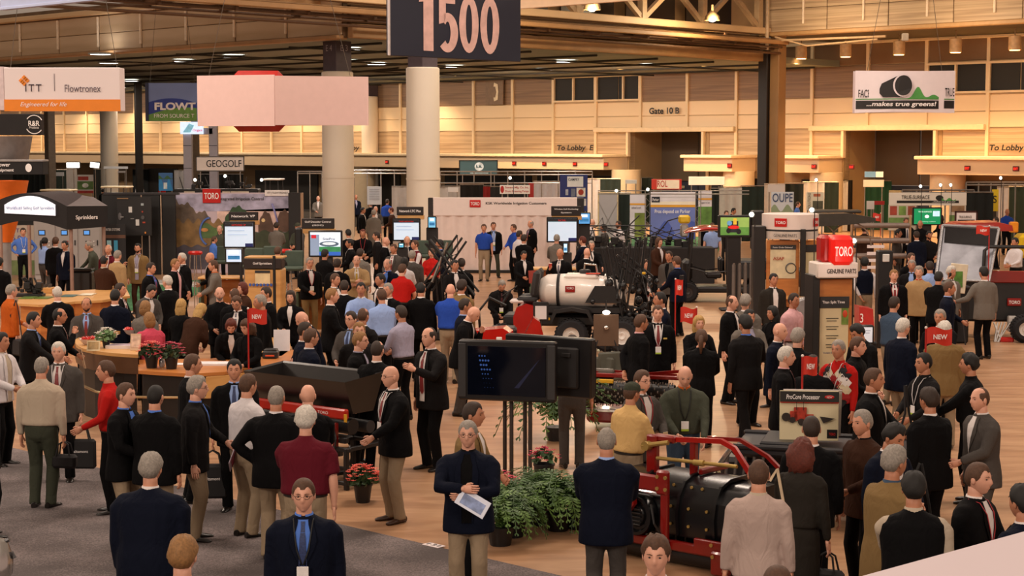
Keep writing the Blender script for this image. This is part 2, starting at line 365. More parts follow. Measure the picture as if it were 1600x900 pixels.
# ---- fascias and beams of the tall hall
tan1 = Mstripe(['#b59876', '#cdb291', '#bc9f7c', '#c6aa88'], scale=.7, stretch=(.2, .2, 1.2)); tan2 = M('#a57c50', .5, var=.12, scale=1.5); brn = M('#6f563c', .6, var=.2, scale=2)
pal = M('#dcb88a', .5, var=.06, scale=.8)
m = MB(); m.box(((KU+UL-25)/2, KY-.15, 9.0), (KU-UL+25, .2, 2.0)); fa = hs('wall_fascia_left', m, [brn], smooth=False)
for k in range(30):
    u = KU-3.1*k
    for z0, z1 in ((8.12, 8.82), (8.84, 9.55)):
        key = ('fp', z0); 
        if key not in mesh_cache: q = MB(); q.box((0, 0, 0), (3.02, .08, z1-z0), .02); mesh_cache[key] = q.mesh('panel', tan1, False)
        put('panel', mesh_cache[key], fa, (u-1.55, KY-.29, (z0+z1)/2))
    if ('mul',) not in mesh_cache: q = MB(); q.box((0, 0, 0), (.09, .1, 1.25), .02); mesh_cache[('mul',)] = q.mesh('mullion', M('#f0dcc0', .5), False)
    if k: put('mullion', mesh_cache[('mul',)], fa, (u, KY-.37, 8.9))
q = MB(); q.box(((KU+UL-25)/2, KY-.3, 8.03), (KU-UL+25, .5, .14), .03); q.build('edge_strip', tan2, fa)
q = MB(); q.box(((KU+UL-25)/2, KY-.2, 9.7), (KU-UL+25, .8, .22), .04); q.build('flange', pal, fa)
def ebeam(name, u, y0, y1, z0, z1, t, mat):
    m = MB(); m.box((u, (y0+y1)/2, (z0+z1)/2), (t, y1-y0, z1-z0), .03); return hs(name, m, [mat])
Y0b = KY-48
ebeam('trim_beam', KU+.3, KY-.2, PE, 8.0, 8.5, .3, tan2); ebeam('trim_beam', KU-.1, KY, PE, 8.5, 9.2, .4, M('#70512f', .7, var=.2, scale=1))
ebeam('trim_beam', KU+.5, Y0b, PE, 8.95, 9.02, 1.1, M('#8a6844', .6, var=.1)); ebeam('trim_beam', KU+.6, Y0b, PE, 9.2, 9.5, .5, pal)
ebeam('trim_beam', KU+1.6, Y0b, PE, 8.72, 8.9, .2, tan2); ebeam('trim_beam', KU+.9, Y0b, PE, 10.9, 11.4, .5, tan2)
m = MB()
for (du, z, r) in ((.9, 8.55, .05), (1.3, 8.62, .04), (.6, 8.72, .07), (1.2, 8.35, .06)): m.tube([(KU+du, Y0b, z), (KU+du, PE, z)], r, 6)
for k in range(24): y = Y0b+3*k; m.box((KU+1.0, y, 8.75), (.9, .12, .3))
hs('trim_conduit', m, [M('#573a22', .6)])
tr = MB(); steel = M('#b89a74', .45, var=.08)
for k in range(18):
    y = PE-1-k*4.1
    tr.box((KU+.7, y, 10.2), (.28, .28, 1.6)); tr.bar((KU+.7, y, 9.45), (KU+.7, y-2.0, 10.9), .2); tr.bar((KU+.7, y-4.1, 9.45), (KU+.7, y-2.1, 10.9), .2)
hs('trim_truss', tr, [steel])
tb = MB()                                                  # dark glazing behind the truss
for k in range(9): tb.box((KU-.6, PE-3-k*4.1, 10.25), (.08, 3.3, 1.25))
hs('window_9', tb, [M('#2b1c14', .3, var=.3, scale=.5)])
m = MB(); m.box((KU-1.2, PE-20, 10.3), (.1, 44, 2.2)); hs('wall_clerestory', m, [M('#c79c6a', .6, var=.1, scale=.5)])
# right upper fascia
m = MB(); m.box(((KU+UR+6)/2+.3, PE, 11.2), (UR+6-KU, .3, 4.0)); fr = hs('wall_fascia_right', m, [brn], smooth=False)
for k in range(10):
    u = 22.8+3.12*k
    for z0, z1 in ((9.3, 10.3), (10.32, 11.4), (11.42, 12.6)):
        q = MB()
        key = ('fr', z0)
        if key not in mesh_cache: q.box((0, 0, 0), (3.08, .08, z1-z0), .015); mesh_cache[key] = q.mesh('panel', band_low if z0 > 0 else tan1, False)
        put('panel', mesh_cache[key], fr, (u+1.56, PE-.2, (z0+z1)/2))
    q = MB(); q.box((u+1.9, PE-.28, 10.8), (.1, .08, 2.4), .02); q.build('mullion', M('#f0dcc0', .5), fr)
q = MB(); q.box(((KU+UR+6)/2+.3, PE-.25, 9.2), (UR+6-KU, .4, .2), .04); q.build('edge_strip', M('#b58d5c', .5, var=.06), fr)
m = MB(); m.tube([(KU+.9, PE-.6, 8.5), (KU+.9, PE-.6, 12.5)], .09, 10); m.tube([(KU+.9, PE-.6, 8.9), (KU+7, PE-.5, 8.85)], .05, 8); m.tube([(KU+1.4, PE-.7, 9.05), (KU+3, PE-.5, 8.6), (KU+6.6, PE-.5, 8.75)], .04, 6)
hs('trim_pipe_rack', m, [M('#c4a680', .4)])
# wall-top rail on the right
m = MB(); m.box(((18.9+UR)/2, -.1, 9.12), (UR-18.9, .2, .14), .02); hs('trim_rail', m, [post_m])
# ---- white round columns
colm = M('#e6dac8', .5, var=.04, scale=.6)
def column(px, wpx, d, ztop, post=True, label=''):
    c = Yp(px, 225, d); r = wpx*d/FP/2
    o = MB(); o.cyl((0, 0, ztop/2), r, ztop, 40, b=.04); o.lathe([(r+.02, 3.0), (r+.02, 3.06)], 40)
    ob = o.build('trim_column', colm, None); ob.location = (c.x, c.y, 0); tag(ob, kind='structure')
    s = MB(); s.box((0, 0, (8.9+ztop)/2), (.75, .75, 8.9-ztop), .02); p = s.build('square_post', M('#4b4048', .6, var=.1), ob); p.rotation_euler = (0, 0, HR)
    return ob
c1 = column(661, 52, 61, 6.92); c2 = column(528, 49, 64, 6.9); column(170.5, 27, 112, 7.0); column(578, 26, 108, 7.2); 
for tx, dx in (('E 4', -1), ('E 3', 1)):
    text(tx, .34, .22, M('#a8a0a4', .5), c2, (Vector((0, 0, 0))+(Euler((0, 0, HR)).to_matrix() @ Vector((0, -.39, 0)) if dx < 0 else Euler((0, 0, PI/2+HR)).to_matrix() @ Vector((0, -.39, 0))))+Vector((0, 0, 7.75)), rot=(0, 0, HR if dx < 0 else PI/2+HR))
for px, w in ((305, 6), (78, 12), (217, 4)):
    c = Yp(px, 225, 104); m = MB(); m.box((0, 0, 4), (w*104/FP, .5, 8), .03); ob = m.build('trim_pier', M('#6f5f50' if w > 4 else '#1b1715', .6), None); ob.location = (c.x, c.y, 0); ob.rotation_euler = (0, 0, HR); tag(ob, kind='structure')
# ---- ceiling lights
disc = MB(); disc.cyl((0, 0, 0), .42, .05, 20); dmesh = disc.mesh('diffuser', M('#fff6f0', .4, emit=9))
ringm = MB(); ringm.lathe([(.42, -.03), (.5, -.04), (.5, .03), (.42, .03)], 20); rmesh = ringm.mesh('rim', M('#8b8f88', .4))
sp = MB(); sp.cyl((0, 0, 0), .14, .05, 14); dwarm = sp.mesh('diffuser', M('#ffb46a', .4, emit=14)); rw = MB(); rw.lathe([(.14, -.03), (.2, -.04), (.2, .03), (.14, .03)], 16); rwm = rw.mesh('rim', M('#6d6250', .4))
pos_w = [(170, 98), (205, 126), (193, 136), (365, 88), (546, 77), (553, 96), (710, 104), (884, 96), (850, 109), (1016, 102), (287, 95), (588, 100), (157, 84)]
where = ['above the right end of the orange striped banner', 'left of the blue banner, upper', 'left of the blue banner, lower', 'above the pink hanging box', 'right of the dark square post, upper', 'right of the dark square post, lower', 'below the middle of the number sign', 'right of the number sign, upper', 'right of the number sign, lower', 'above the wall window strip', 'above the blue banner', 'right of the dark square post, small', 'under the long fascia edge']
for (x, y), w in zip(pos_w, where):
    p = Zp(x, y, 7.93); t = thing('ceiling_light', 'round white ceiling light '+w, 'ceiling light', p, 0, 'white lights in the dark low ceiling'); put('diffuser', dmesh, t); put('rim', rmesh, t)
    area(p-Vector((0, 0, .12)), (.8, .8), 260, (1, .88, .76))
for i, (x, y) in enumerate([(714, 120), (906, 113), (969, 110), (1042, 108), (1100, 105), (1163, 103), (836, 116), (773, 118)]):
    p = Zp(x, y, 7.95); t = thing('ceiling_downlight', ['small warm downlight right of the tall white column', 'small warm downlight above the first wall window', 'small warm downlight above the second wall window', 'small warm downlight above the gate lettering', 'small warm downlight above the tall gate', 'small warm downlight beside the brown pier', 'small warm downlight left of the wall windows', 'small warm downlight above the phone sign'][i], 'ceiling light', p, 0, 'warm downlights washing the back wall'); put('diffuser', dwarm, t); put('rim', rwm, t)
    spot(p-Vector((0, 0, .1)), 1500, (1, .62, .3), 120)
for k in range(9):
    u = -6-6.4*k; p = BW(u, 7.9, 1.6); t = thing('ceiling_downlight', 'warm downlight on the left wall, %s leftward from the tall white column' % ['first', 'second', 'third', 'fourth', 'fifth', 'sixth', 'seventh', 'eighth', 'ninth'][k], 'ceiling light', p, 0, 'warm downlights over the left wall'); put('diffuser', dwarm, t); put('rim', rwm, t)
    spot(p-Vector((0, 0, .1)), 800, (1, .70, .42), 125)
can = MB(); can.cyl((0, 0, -.3), .27, .6, 20, b=.02); canm = can.mesh('case', M('#c9a377', .5)); cd = MB(); cd.cyl((0, 0, -.6), .22, .04, 18); cdm = cd.mesh('diffuser', M('#ffa860', .4, emit=14)); st = MB(); st.cyl((0, 0, .2), .03, .4, 8); stm = st.mesh('stem', M('#8a6a45', .5))
for i, px in enumerate((1250, 1319, 1402, 1490, 1582, 1680)):
    r_ = Up(px, 3.6); p = BW(r_, 8.85, 3.6)
    t = thing('ceiling_can_light', '%s cylinder lamp hanging below the right ceiling edge' % ['first, next to the pier,', 'second from the pier,', 'third from the pier,', 'fourth from the pier,', 'fifth, near the right edge,', 'sixth'][i], 'ceiling light', p, 0, 'cylinder lamps over the right wall')
    put('case', canm, t); put('diffuser', cdm, t); put('stem', stm, t); spot(p-Vector((0, 0, .7)), 1500, (1, .60, .26), 125)
# two bright work lamps in the truss
for i, (x, y) in enumerate(((925, 12), (1113, 29))):
    Yt = 64 if i == 0 else 73; p = Yp(x, y, Yt)
    t = thing('flood_lamp', ['bright warm flood lamp in the roof truss, nearer the number sign', 'bright warm flood lamp in the roof truss, nearer the brown pier'][i], 'lamp', p)
    m = MB(); m.ball((0, 0, 0), (.17, .17, .14)); m.build('bulb', M('#ffd9a8', .4, emit=60), t); m = MB(); m.lathe([(.1, .3), (.3, .1), (.32, -.08)], 18); m.cyl((0, 0, .42), .06, .3, 10); m.build('reflector', M('#a98c66', .3, .6), t)
    l = bpy.data.lights.new('flood_light', 'POINT'); l.energy = 500; l.color = (1, .75, .45); l.shadow_soft_size = .2; lo = bpy.data.objects.new('flood_light', l); COL.objects.link(lo); lo.location = p-Vector((0, .45, .1))
# ---- wall lettering
blk = M('#17120f', .5)
def wtext(s, x, y, w, h, off, name, lab, shear=0, bold=.035):
    r_ = ray(x, y); p0 = Vector((0, 100, 0))-E2*off; d = Vector((r_.x, r_.y, 0)); t = p0.dot(E2)/d.dot(E2); p = Vector((0, 0, CAMZ))+r_*t
    th = thing(name, lab, 'wall lettering', p, HR); sc = t*r_.length*1.0/FP; dd = p.y
    text(s, w*dd/FP/(CA*(1+.000353*0)+0)*(dd*1.0/dd) if False else (Up(x+w/2, off)-Up(x-w/2, off)), h*dd/FP, blk, th, (0, 0, 0), shear, bold, depth=.02); return th
wtext('Gate 10 B', 1038, 173, 47, 10, .1, 'wall_lettering', 'black painted gate number lettering on the cream wall band')
wtext('To Lobby  E', 899, 232, 57, 11, .12, 'wall_lettering', 'black lobby direction lettering left of the first tall gate', .15)
wtext('To Lobby  F', 1580, 232, 68, 12, .12, 'wall_lettering', 'black lobby direction lettering cut by the right edge', .15)
wtext('To Lobby', 540, 232, 44, 10, .12, 'wall_lettering', 'black lobby lettering partly behind the second white column', .15)
th = thing('phone_sign', 'brown square wall sign with a white telephone handset', 'sign', BW(Up(775), 7.25, .12), HR)
m = MB(); m.box((0, 0, 0), (1.45, .06, 1.5), .05); m.build('board', M('#7a6048', .5), th)
m = MB(); m.tube([(.0, -.05, .42), (.2, -.05, .38), (.28, -.05, 0), (.2, -.05, -.38), (0, -.05, -.42)], [(.02, .12), (.02, .12), (.02, .08), (.02, .12), (.02, .12)], 8); m.build('handset', M('#e8d8b8', .5), th)
# ================================================================ SIGNS AND BOOTHS
def bx(t, nm, mat, c, d, b=.01, R=None):
    m = MB(); m.box(c, d, b, R); return m.build(nm, mat, t)
def tb(t, nm, mat, pts, r, n=8): m = MB(); m.tube(pts, r, n); return m.build(nm, mat, t)
def at(name, label, cat, px, py, Y, rz=0, group=None, z=None):
    p = Yp(px, py, Y)
    if z is not None: p.z = z
    return thing(name, label, cat, p, rz, group)
def pxm(Y): return Y/FP
WHT = M('#e9dcdc', .6, var=.02, scale=.7); BLK = M('#121012', .45); BLKM = M('#1a1718', .8); RED = M('#c2150e', .35, var=.06); REDD = M('#8e120c', .3, var=.1); WD = Mstripe(['#b98448', '#cf9d60', '#c08d52'], scale=1.2, stretch=(.6, .6, 5), rough=.4)
WDo = Mstripe(['#a8622f', '#c07a3c', '#a05a24'], scale=1.2, stretch=(.6, .6, 4), rough=.4); CHR = M('#c8c4c0', .18, .9); ALU = M('#9a938c', .35, .8); GRY = M('#8f8a88', .5); GRN = M('#2c3a30', .8); TXW = M('#f2ecea', .5); TXK = M('#1a1514', .5); DGR = M('#2b2a2c', .5)
def wires(t, tops, z0, z1):
    for x, y in tops: tb(t, 'wire', M('#55483c', .5), [(x, y, z0), (x*.3, y*.3, z1)], .008, 4)
# --- the big aisle number sign (a box along the depth direction)
def logo_plate(t, x, z, w, h, y=-.02, s='TORO', mat=None):
    m = MB(); m.box((x, y, z), (w, .02, h), min(w, h)*.2); m.build('logo_plate', mat or RED, t); text(s, w*.8, h*.45, TXW, t, (x, y-.014, z), bold=.02)
def sgn():
    Y = 32; a, b = Yp(605, 0, Y), None; L = 0
    d1 = ray(811, 0); import_ = None
    a = Yp(606, 36, Y); r = ray(811, 54); aa = V_((r.x, r.y)); # intersect column of x=811 with the e2 line through a
    t = (a.x*E2.y-a.y*E2.x)/(r.x*E2.y-r.y*E2.x); b = r*t; L = math.hypot(b.x-a.x, b.y-a.y)
    c = Vector(((a.x+b.x)/2, (a.y+b.y)/2, 0)); d = c.y; zc = Yp(709, 44, d).z; h = 92*d/FP+.15
    t = thing('aisle_number_sign', 'large hanging navy box sign with pink aisle number 1500', 'sign', (c.x, c.y, zc+.06), math.radians(46.1))
    bx(t, 'panel', M('#232636', .55, var=.05, scale=.6), (0, 0, 0), (L, .1, h), .01); bx(t, 'edge_strip', M('#cfc3c0', .5), (-L/2-.01, -.04, 0), (.04, .04, h), .005)
    bx(t, 'top_bar', DGR, (.1, .1, h/2+.02), (1.3, .3, .12), .02, (0, 0, 0))
    u = L/206.; H = 66/206*L; dm = M('#e2b9b0', .6)
    def ring(cx, a0, a1, ro, ri, cz=.5, n=28, rz=None): m = MB(); rzo, rzi = rz; P = [(cx+ro*math.cos(a0+(a1-a0)*k/n), cz+rzo*math.sin(a0+(a1-a0)*k/n), cx+ri*math.cos(a0+(a1-a0)*k/n), cz+rzi*math.sin(a0+(a1-a0)*k/n)) for k in range(n+1)]; m.add([((q[2*j]-.80)*H, -.06, (q[2*j+1]-.5)*H*.98) for q in P for j in (0, 1)], [(2*k, 2*k+2, 2*k+3, 2*k+1) for k in range(n)]); return m
    def pg(m, pts): m.add([((x-.80)*H, -.06, (z-.5)*H*.98) for x, z in pts], [tuple(range(len(pts)))]); return m
    ox = .02*H; D = [pg(MB(), [(.10, 0), (.33, 0), (.33, 1), (.16, 1), (.0, .95), (.0, .82), (.10, .83)])]
    m5 = ring(.66, 2.35, -2.35, .25, .07, .33, 24, (.34, .19)); pg(m5, [(.46, .47), (.46, 1), (.84, 1), (.84, .83), (.62, .83), (.62, .60), (.58, .50)]); D.append(m5); D.append(ring(1.17, 0, 2*PI, .235, .075, rz=(.5, .34))); D.append(ring(1.68, 0, 2*PI, .235, .075, rz=(.5, .34)))
    for q in D:
        o = q.build('digit', dm, t, False); o.location = (-.11*H, 0, .02*h)
    wires(t, [(-L/2, 0), (L/2, 0)], h/2, h/2+6)
V_ = Vector
sgn()
# --- hanging banners
def hbox(name, lab, x0, y0, x1, y1, Y, mat, rz=0, dep=.12, cat='banner'):
    c = Yp((x0+x1)/2, (y0+y1)/2, Y); w, h = (x1-x0)*Y/FP/math.cos(rz), (y1-y0)*Y/FP; t = thing(name, lab, cat, c, rz); bx(t, 'panel', mat, (0, dep/2, 0), (w, dep, h), .01); return t, w, h
t, w, h = hbox('hanging_banner', 'white and orange striped hanging box banner at the upper left', 7, 106, 187, 173, 40, WHT, 0, .5)
bx(t, 'orange_stripe', M('#e8851c', .55, var=.03), (0, -.004, -h*.37), (w+.01, .02, h*.27), .002); bx(t, 'side_panel', M('#d8c6c8', .6), (-w/2-.13, .25, .02), (.25, .5, h), .005)
text('ITT', w*.14, h*.17, M('#3a2a36', .5), t, (-w*.245, -.02, h*.03), bold=.012, space=1.3); text('Flowtronex', w*.31, h*.17, M('#5a4c58', .5), t, (w*.18, -.02, h*.02)); text('Engineered for life', w*.40, h*.13, TXW, t, (-w*.16, -.03, -h*.36), shear=.3)
bx(t, 'divider', M('#6a5a66', .5), (-w*.065, -.006, h*.16), (.012, .01, h*.4), .001)
m = MB()
for dx, dz in ((0, .09), (.07, .02), (-.07, .02), (0, -.05), (.035, .055), (-.035, -.015)): m.box((-w*.325+dx, -.01, h*.18+dz), (.085, .02, .085), .01, (0, PI/4, 0))
m.build('emblem', M('#e8851c', .5), t); wires(t, [(-w/2+.1, .2), (w/2-.1, .2)], h/2, h/2+6)
t, w, h = hbox('hanging_banner', 'black hanging banner with white round emblem at the far left', -10, 178, 63, 211, 38, BLKM, 0, .3)
text('R&R', w*.24, h*.25, TXW, t, (w*.37, -.02, h*.05), bold=.02); text('Products', w*.2, h*.1, TXW, t, (w*.37, -.02, -h*.14)); m = MB(); m.tube([(w*.37+.19*math.cos(a), -.01, h*.0+.2*math.sin(a)) for a in [.5+.2*k for k in range(11)]], .012, 4); m.tube([(w*.37+.19*math.cos(a), -.01, .2*math.sin(a)) for a in [3.64+.2*k for k in range(11)]], .012, 4); m.build('emblem', TXW, t)
t, w, h = hbox('hanging_banner', 'blue hanging banner with green hill behind the pink box', 230, 130, 308, 189, 66, M('#7f93c8', .6, var=.1, scale=.5), 0, .25)
m = MB(); m.prism([(-w/2+.02, -h/2+.01)]+[(-w/2+.02+(w-.04)*k/14, -h*.12+h*.22*math.sin(.5+k/14*2.2)) for k in range(15)]+[(w/2-.02, -h/2+.01)], -.012, -.004); m.build('blue_hill', M('#2c3f96', .6), t)
m = MB(); m.prism([(-w/2+.02, -h/2+.01)]+[(-w/2+.02+(w-.04)*k/14, -h*.34+h*.2*math.sin(k/14*2.0)) for k in range(15)]+[(w/2-.02, -h/2+.01)], -.02, -.012); m.build('green_hill', M('#6a9a45', .6), t)
text('FLOWT', w*.82, h*.2, TXW, t, (.05*w+.02, -.03, -h*.11), bold=.05); text('FROM SOURCE T', w*.8, h*.1, TXW, t, (.04*w, -.035, -h*.36)); bx(t, 'frame', M('#1b2244', .5), (-w/2, .1, 0), (.12, .3, h), .01); wires(t, [(-w/2+.1, .1), (w/2-.1, .1)], h/2, h/2+6)
# pink folded box with a red rounded sign inside
Y = 45; c = Yp(430, 157, Y); t = thing('hanging_box_sign', 'pale pink folded hanging banner ring around a red sign', 'sign', c); s = pxm(Y)
def pl(t, nm, mat, pts, h, th=.04):
    m = MB()
    for a, b in zip(pts[:-1], pts[1:]):
        a, b = Vector(a), Vector(b); n_ = (b-a).normalized(); q = Vector((n_.y, -n_.x))*th; k = len(m.v)
        m.add([(p.x, p.y, z) for z in (-h/2, h/2) for p in (a, b, b-q, a-q)], [(0, 1, 2, 3), (4, 7, 6, 5), (0, 4, 5, 1), (1, 5, 6, 2), (2, 6, 7, 3), (3, 7, 4, 0)])
    return m.build(nm, mat, t, False)
pk = M('#e6c4be', .65, var=.02)
pl(t, 'left_panel', pk, [(-127*s, .55), (0, -.15)], 79*s); pl(t, 'right_panel', pk, [(.01, -.15), (142*s, .6)], 76*s); pl(t, 'back_panel', pk, [(142*s, .62), (15*s, 1.5), (-127*s, .6)], 76*s)
o = MB(); o.box((0, 0, 0), (84*s, .5, 96*s), .18); o.build('red_core', M('#b5231a', .4), t).location = (-33*s, .85, 0); wires(t, [(-1.8, .5), (1.9, .5)], .65, 6)
# flat banner edges hanging above the frame
for nm, lab, x0, y0, x1, y1, Y, col in (('hanging_banner', 'bluish white banner edge at the top left corner', 0, 16, 165, 0, 26, '#c3cdf0'), ('hanging_banner', 'cream banner edge behind the top of the number sign', 690, 23, 1090, -5, 40, '#ecc9a4')):
    a = Yp(x0, y0, Y); r = ray(x1, y1); tt = (a.x*E1.y-a.y*E1.x)/(r.x*E1.y-r.y*E1.x); b = Vector((r.x*tt, r.y*tt, a.z)); L = (b-Vector((a.x, a.y, a.z))).length
    t = thing(nm, lab, 'banner', ((a.x+b.x)/2, (a.y+b.y)/2, a.z), HR); bx(t, 'panel', M(col, .6, var=.03), (0, .05, .5), (L, .1, 1.0), .005); bx(t, 'hem', M(col, .5, var=.03), (0, 0, .02), (L, .03, .04), .004)
# curved ring sign on the right
Y = 46; s = pxm(Y); c = Yp(1418, 143, Y); t = thing('hanging_ring_sign', 'white curved hanging sign with black pipe and green slope drawing', 'sign', c)
m = MB(); prof = []; N = 24
def ringpt(k, z, o=0):
    a = -1+2*k/N; return (a*78*s*(1-.0*abs(z)), -.55*(1-a*a)+.3-o, z*(1+.06*a*a)-.03*(a*a)*0)
vs = []; H = 62*s
for k in range(N+1):
    for z in (-H/2, H/2): vs.append(ringpt(k, z))
m.add(vs, [(2*k, 2*k+2, 2*k+3, 2*k+1) for k in range(N)]); vs = [(x, -y+.9, z) for x, y, z in vs]; m.add(vs, [(2*k, 2*k+2, 2*k+3, 2*k+1) for k in range(N)]); m.build('fabric', M('#ecdfe2', .6, var=.02), t)
def on(nm, mat, poly, o):      # flat print on the curved face, px units from the sign centre
    m = MB(); xs = [p[0] for p in poly]; m.add([((x)*s, -.55*(1-(x/78)**2)+.3-o, z*s) for x, z in poly], [tuple(range(len(poly)))]); return m.build(nm, mat, t, False)
def strip_on(nm, mat, x0, x1, z0, z1, o, n=12):
    m = MB(); m.add([((x0+(x1-x0)*k/n)*s, -.55*(1-((x0+(x1-x0)*k/n)/78)**2)+.3-o, z*s) for k in range(n+1) for z in (z0, z1)], [(2*k, 2*k+2, 2*k+3, 2*k+1) for k in range(n)]); m.build(nm, mat, t, False)
strip_on('black_band', TXK, -77, 48, -27, -14, .01); strip_on('black_band', TXK, 58, 77, -26, -14, .01); strip_on('green_line', M('#4f9a4a', .6), -77, 48, -12.5, -11, .01); strip_on('green_line', M('#4f9a4a', .6), 58, 77, -12.5, -11, .01)
hill = lambda x: -11+18*math.exp(-((x-13)/8)**2)+6*math.exp(-((x-39)/9)**2)
m = MB(); n = 24; m.add([((-5+53*k/n)*s, -.55*(1-((-5+53*k/n)/78)**2)+.3-.012, z*s) for k in range(n+1) for z in (-11, hill(-5+53*k/n))], [(2*k, 2*k+2, 2*k+3, 2*k+1) for k in range(n)]); m.build('green_slope', M('#4f9a4a', .6), t, False)
on('pipe_side', TXK, [(-45, 4), (-42, 12), (-16, 25), (-8, 26), (-10, -9), (-40, -9), (-45, -3)], .05)
on('pipe_rim', M('#ecdfe2', .6), [(-11+15*math.cos(a), 9+17.5*math.sin(a)) for a in [2*PI*k/24 for k in range(24)]], .07); on('pipe_mouth', TXK, [(-10.5+13*math.cos(a), 9+15.5*math.sin(a)) for a in [2*PI*k/24 for k in range(24)]], .085)
text('...makes true greens!', 108*s, 9*s, TXW, t, (-13*s, -.285, -20.5*s), shear=.15, bold=.025); text('FACE', 18*s, 12*s, TXK, t, (-66*s, .10, -3*s), bold=.01, rot=(0, 0, -.25)); text('TRUE', 16*s, 13*s, TXK, t, (67*s, .10, -1*s), bold=.01, rot=(0, 0, .25))
wires(t, [(-1, .4), (1, .4)], H/2, 5); bx(t, 'hoist', M('#b8a68c', .5), (.0, .4, 1.45), (.16, .16, .2), .02)
# --- far pipe and drape booths
def drape(lab, x0, x1, yt, col, z=2.44, h=None, name='drape', d=None):
    d = d or FP*(CAMZ-z)/(yt-225); a = Yp(x0, yt, d); w = (x1-x0)*d/FP; t = thing(name, lab, 'drape', (a.x+w/2, a.y, 0), 0, 'pipe and drape booth walls')
    n = max(8, int(w/.09)); m = MB(); h0 = 0.02; vs = []
    for k in range(n+1):
        x = -w/2+w*k/n; y = .05*math.sin(k*PI/2+.4*math.sin(k*1.7))
        for zz in (h0, z-.03): vs.append((x, y, zz))
    m.add(vs, [(2*k, 2*k+2, 2*k+3, 2*k+1) for k in range(n)]); m.build('cloth', M(col, .9, var=.05), t, True, 3)
    tb(t, 'rail', ALU, [(-w/2, 0, z), (w/2, 0, z)], .025, 6); return t, w, d
DR = [('far dark green drape at the left under the softboxes', 68, 103, 265, '#1d2a24'), ('far white drape left of the red and green poster', 103, 120, 264, '#a9a3a0'), ('far black drape right of the red and green poster', 146, 174, 264, '#161a18'), ('far white drape behind the seated white shirt', 173, 207, 263, '#b8b2b0'),
      ('far black drape left of the blue pool poster', 207, 236, 264, '#14181a'), ('far pale drape right behind the pool poster', 236, 272, 263, '#aaa7a6'), ('far black drape right of the lettered golf banner', 380, 436, 258, '#12110f'), ('far black drape behind the cart roof', 300, 380, 272, '#12110f'),
      ('black glass screen left of the second column', 465, 503, 268, '#100f10'), ('black panel between the white columns', 553, 636, 267, '#121113'), ('white drape left of the third column', 612, 637, 291, '#bcb5b0'),
      ('black drape under the globe banner', 718, 756, 288, '#16130f'), ('dark red drape beside the red lettered sign', 755, 768, 290, '#8a1d18'), ('grey and white drape right of the red lettered sign', 833, 876, 283, '#a29c9c'), ('white drape right of the blue booth', 918, 938, 279, '#c0bbb8'), ('dark green drape right of the blue booth', 937, 970, 279, '#1e2b24'),
      ('white drape with small sign left of the red signboard', 968, 1003, 277, '#c2bbb8'), ('dark green drape between two signboards', 1003, 1020, 277, '#1d2a24'), ('dark green drape right of the red signboard', 1064, 1078, 276, '#1d2a24'), ('green black drape left of the silver panel booth', 963, 986, 301, '#1a241e'), ('black green drape right of the third booth poster', 1111, 1124, 294, '#191f1b'),
      ('white drape behind the leaning man', 1122, 1159, 292, '#c9c1b8'), ('dark green drape left of the parts cylinder', 1157, 1194, 290, '#1f2b25'), ('white drape above the parts cylinder', 1194, 1227, 287, '#c4bcb4'), ('green black drape right of the parts cylinder', 1226, 1256, 286, '#1c2420'), ('white drape behind the vertical letter poster', 1254, 1288, 284, '#cfc8c0'),
      ('dark green drape right of the vertical letter poster', 1287, 1311, 284, '#1c2a22'), ('narrow white drape left of the green booth', 1310, 1326, 283, '#c4bcb4'), ('bottle green booth wall behind small white sign', 1325, 1393, 282, '#12402a'), ('black drape right of the pipe logo booth', 1508, 1552, 300, '#131512'), ('white drape right of the yellow sign', 1558, 1577, 292, '#cdc4ba'), ('green drape at the right edge', 1576, 1610, 291, '#223024'),
      ('white drape band behind the grey pipes', 636, 700, 292, '#b6aea8'), ('white drape above the pleated wall left', 690, 719, 290, '#b9b2ae'), ('dark drape behind the small booths far left', 20, 70, 268, '#1b1f1d'), ('grey drape left of the pool poster', 272, 300, 266, '#8b8888'), ('black drape left of the blue booth wall', 766, 784, 291, '#24201e')]
for lab, x0, x1, yt, col in DR: drape(lab, x0, x1, yt, col)
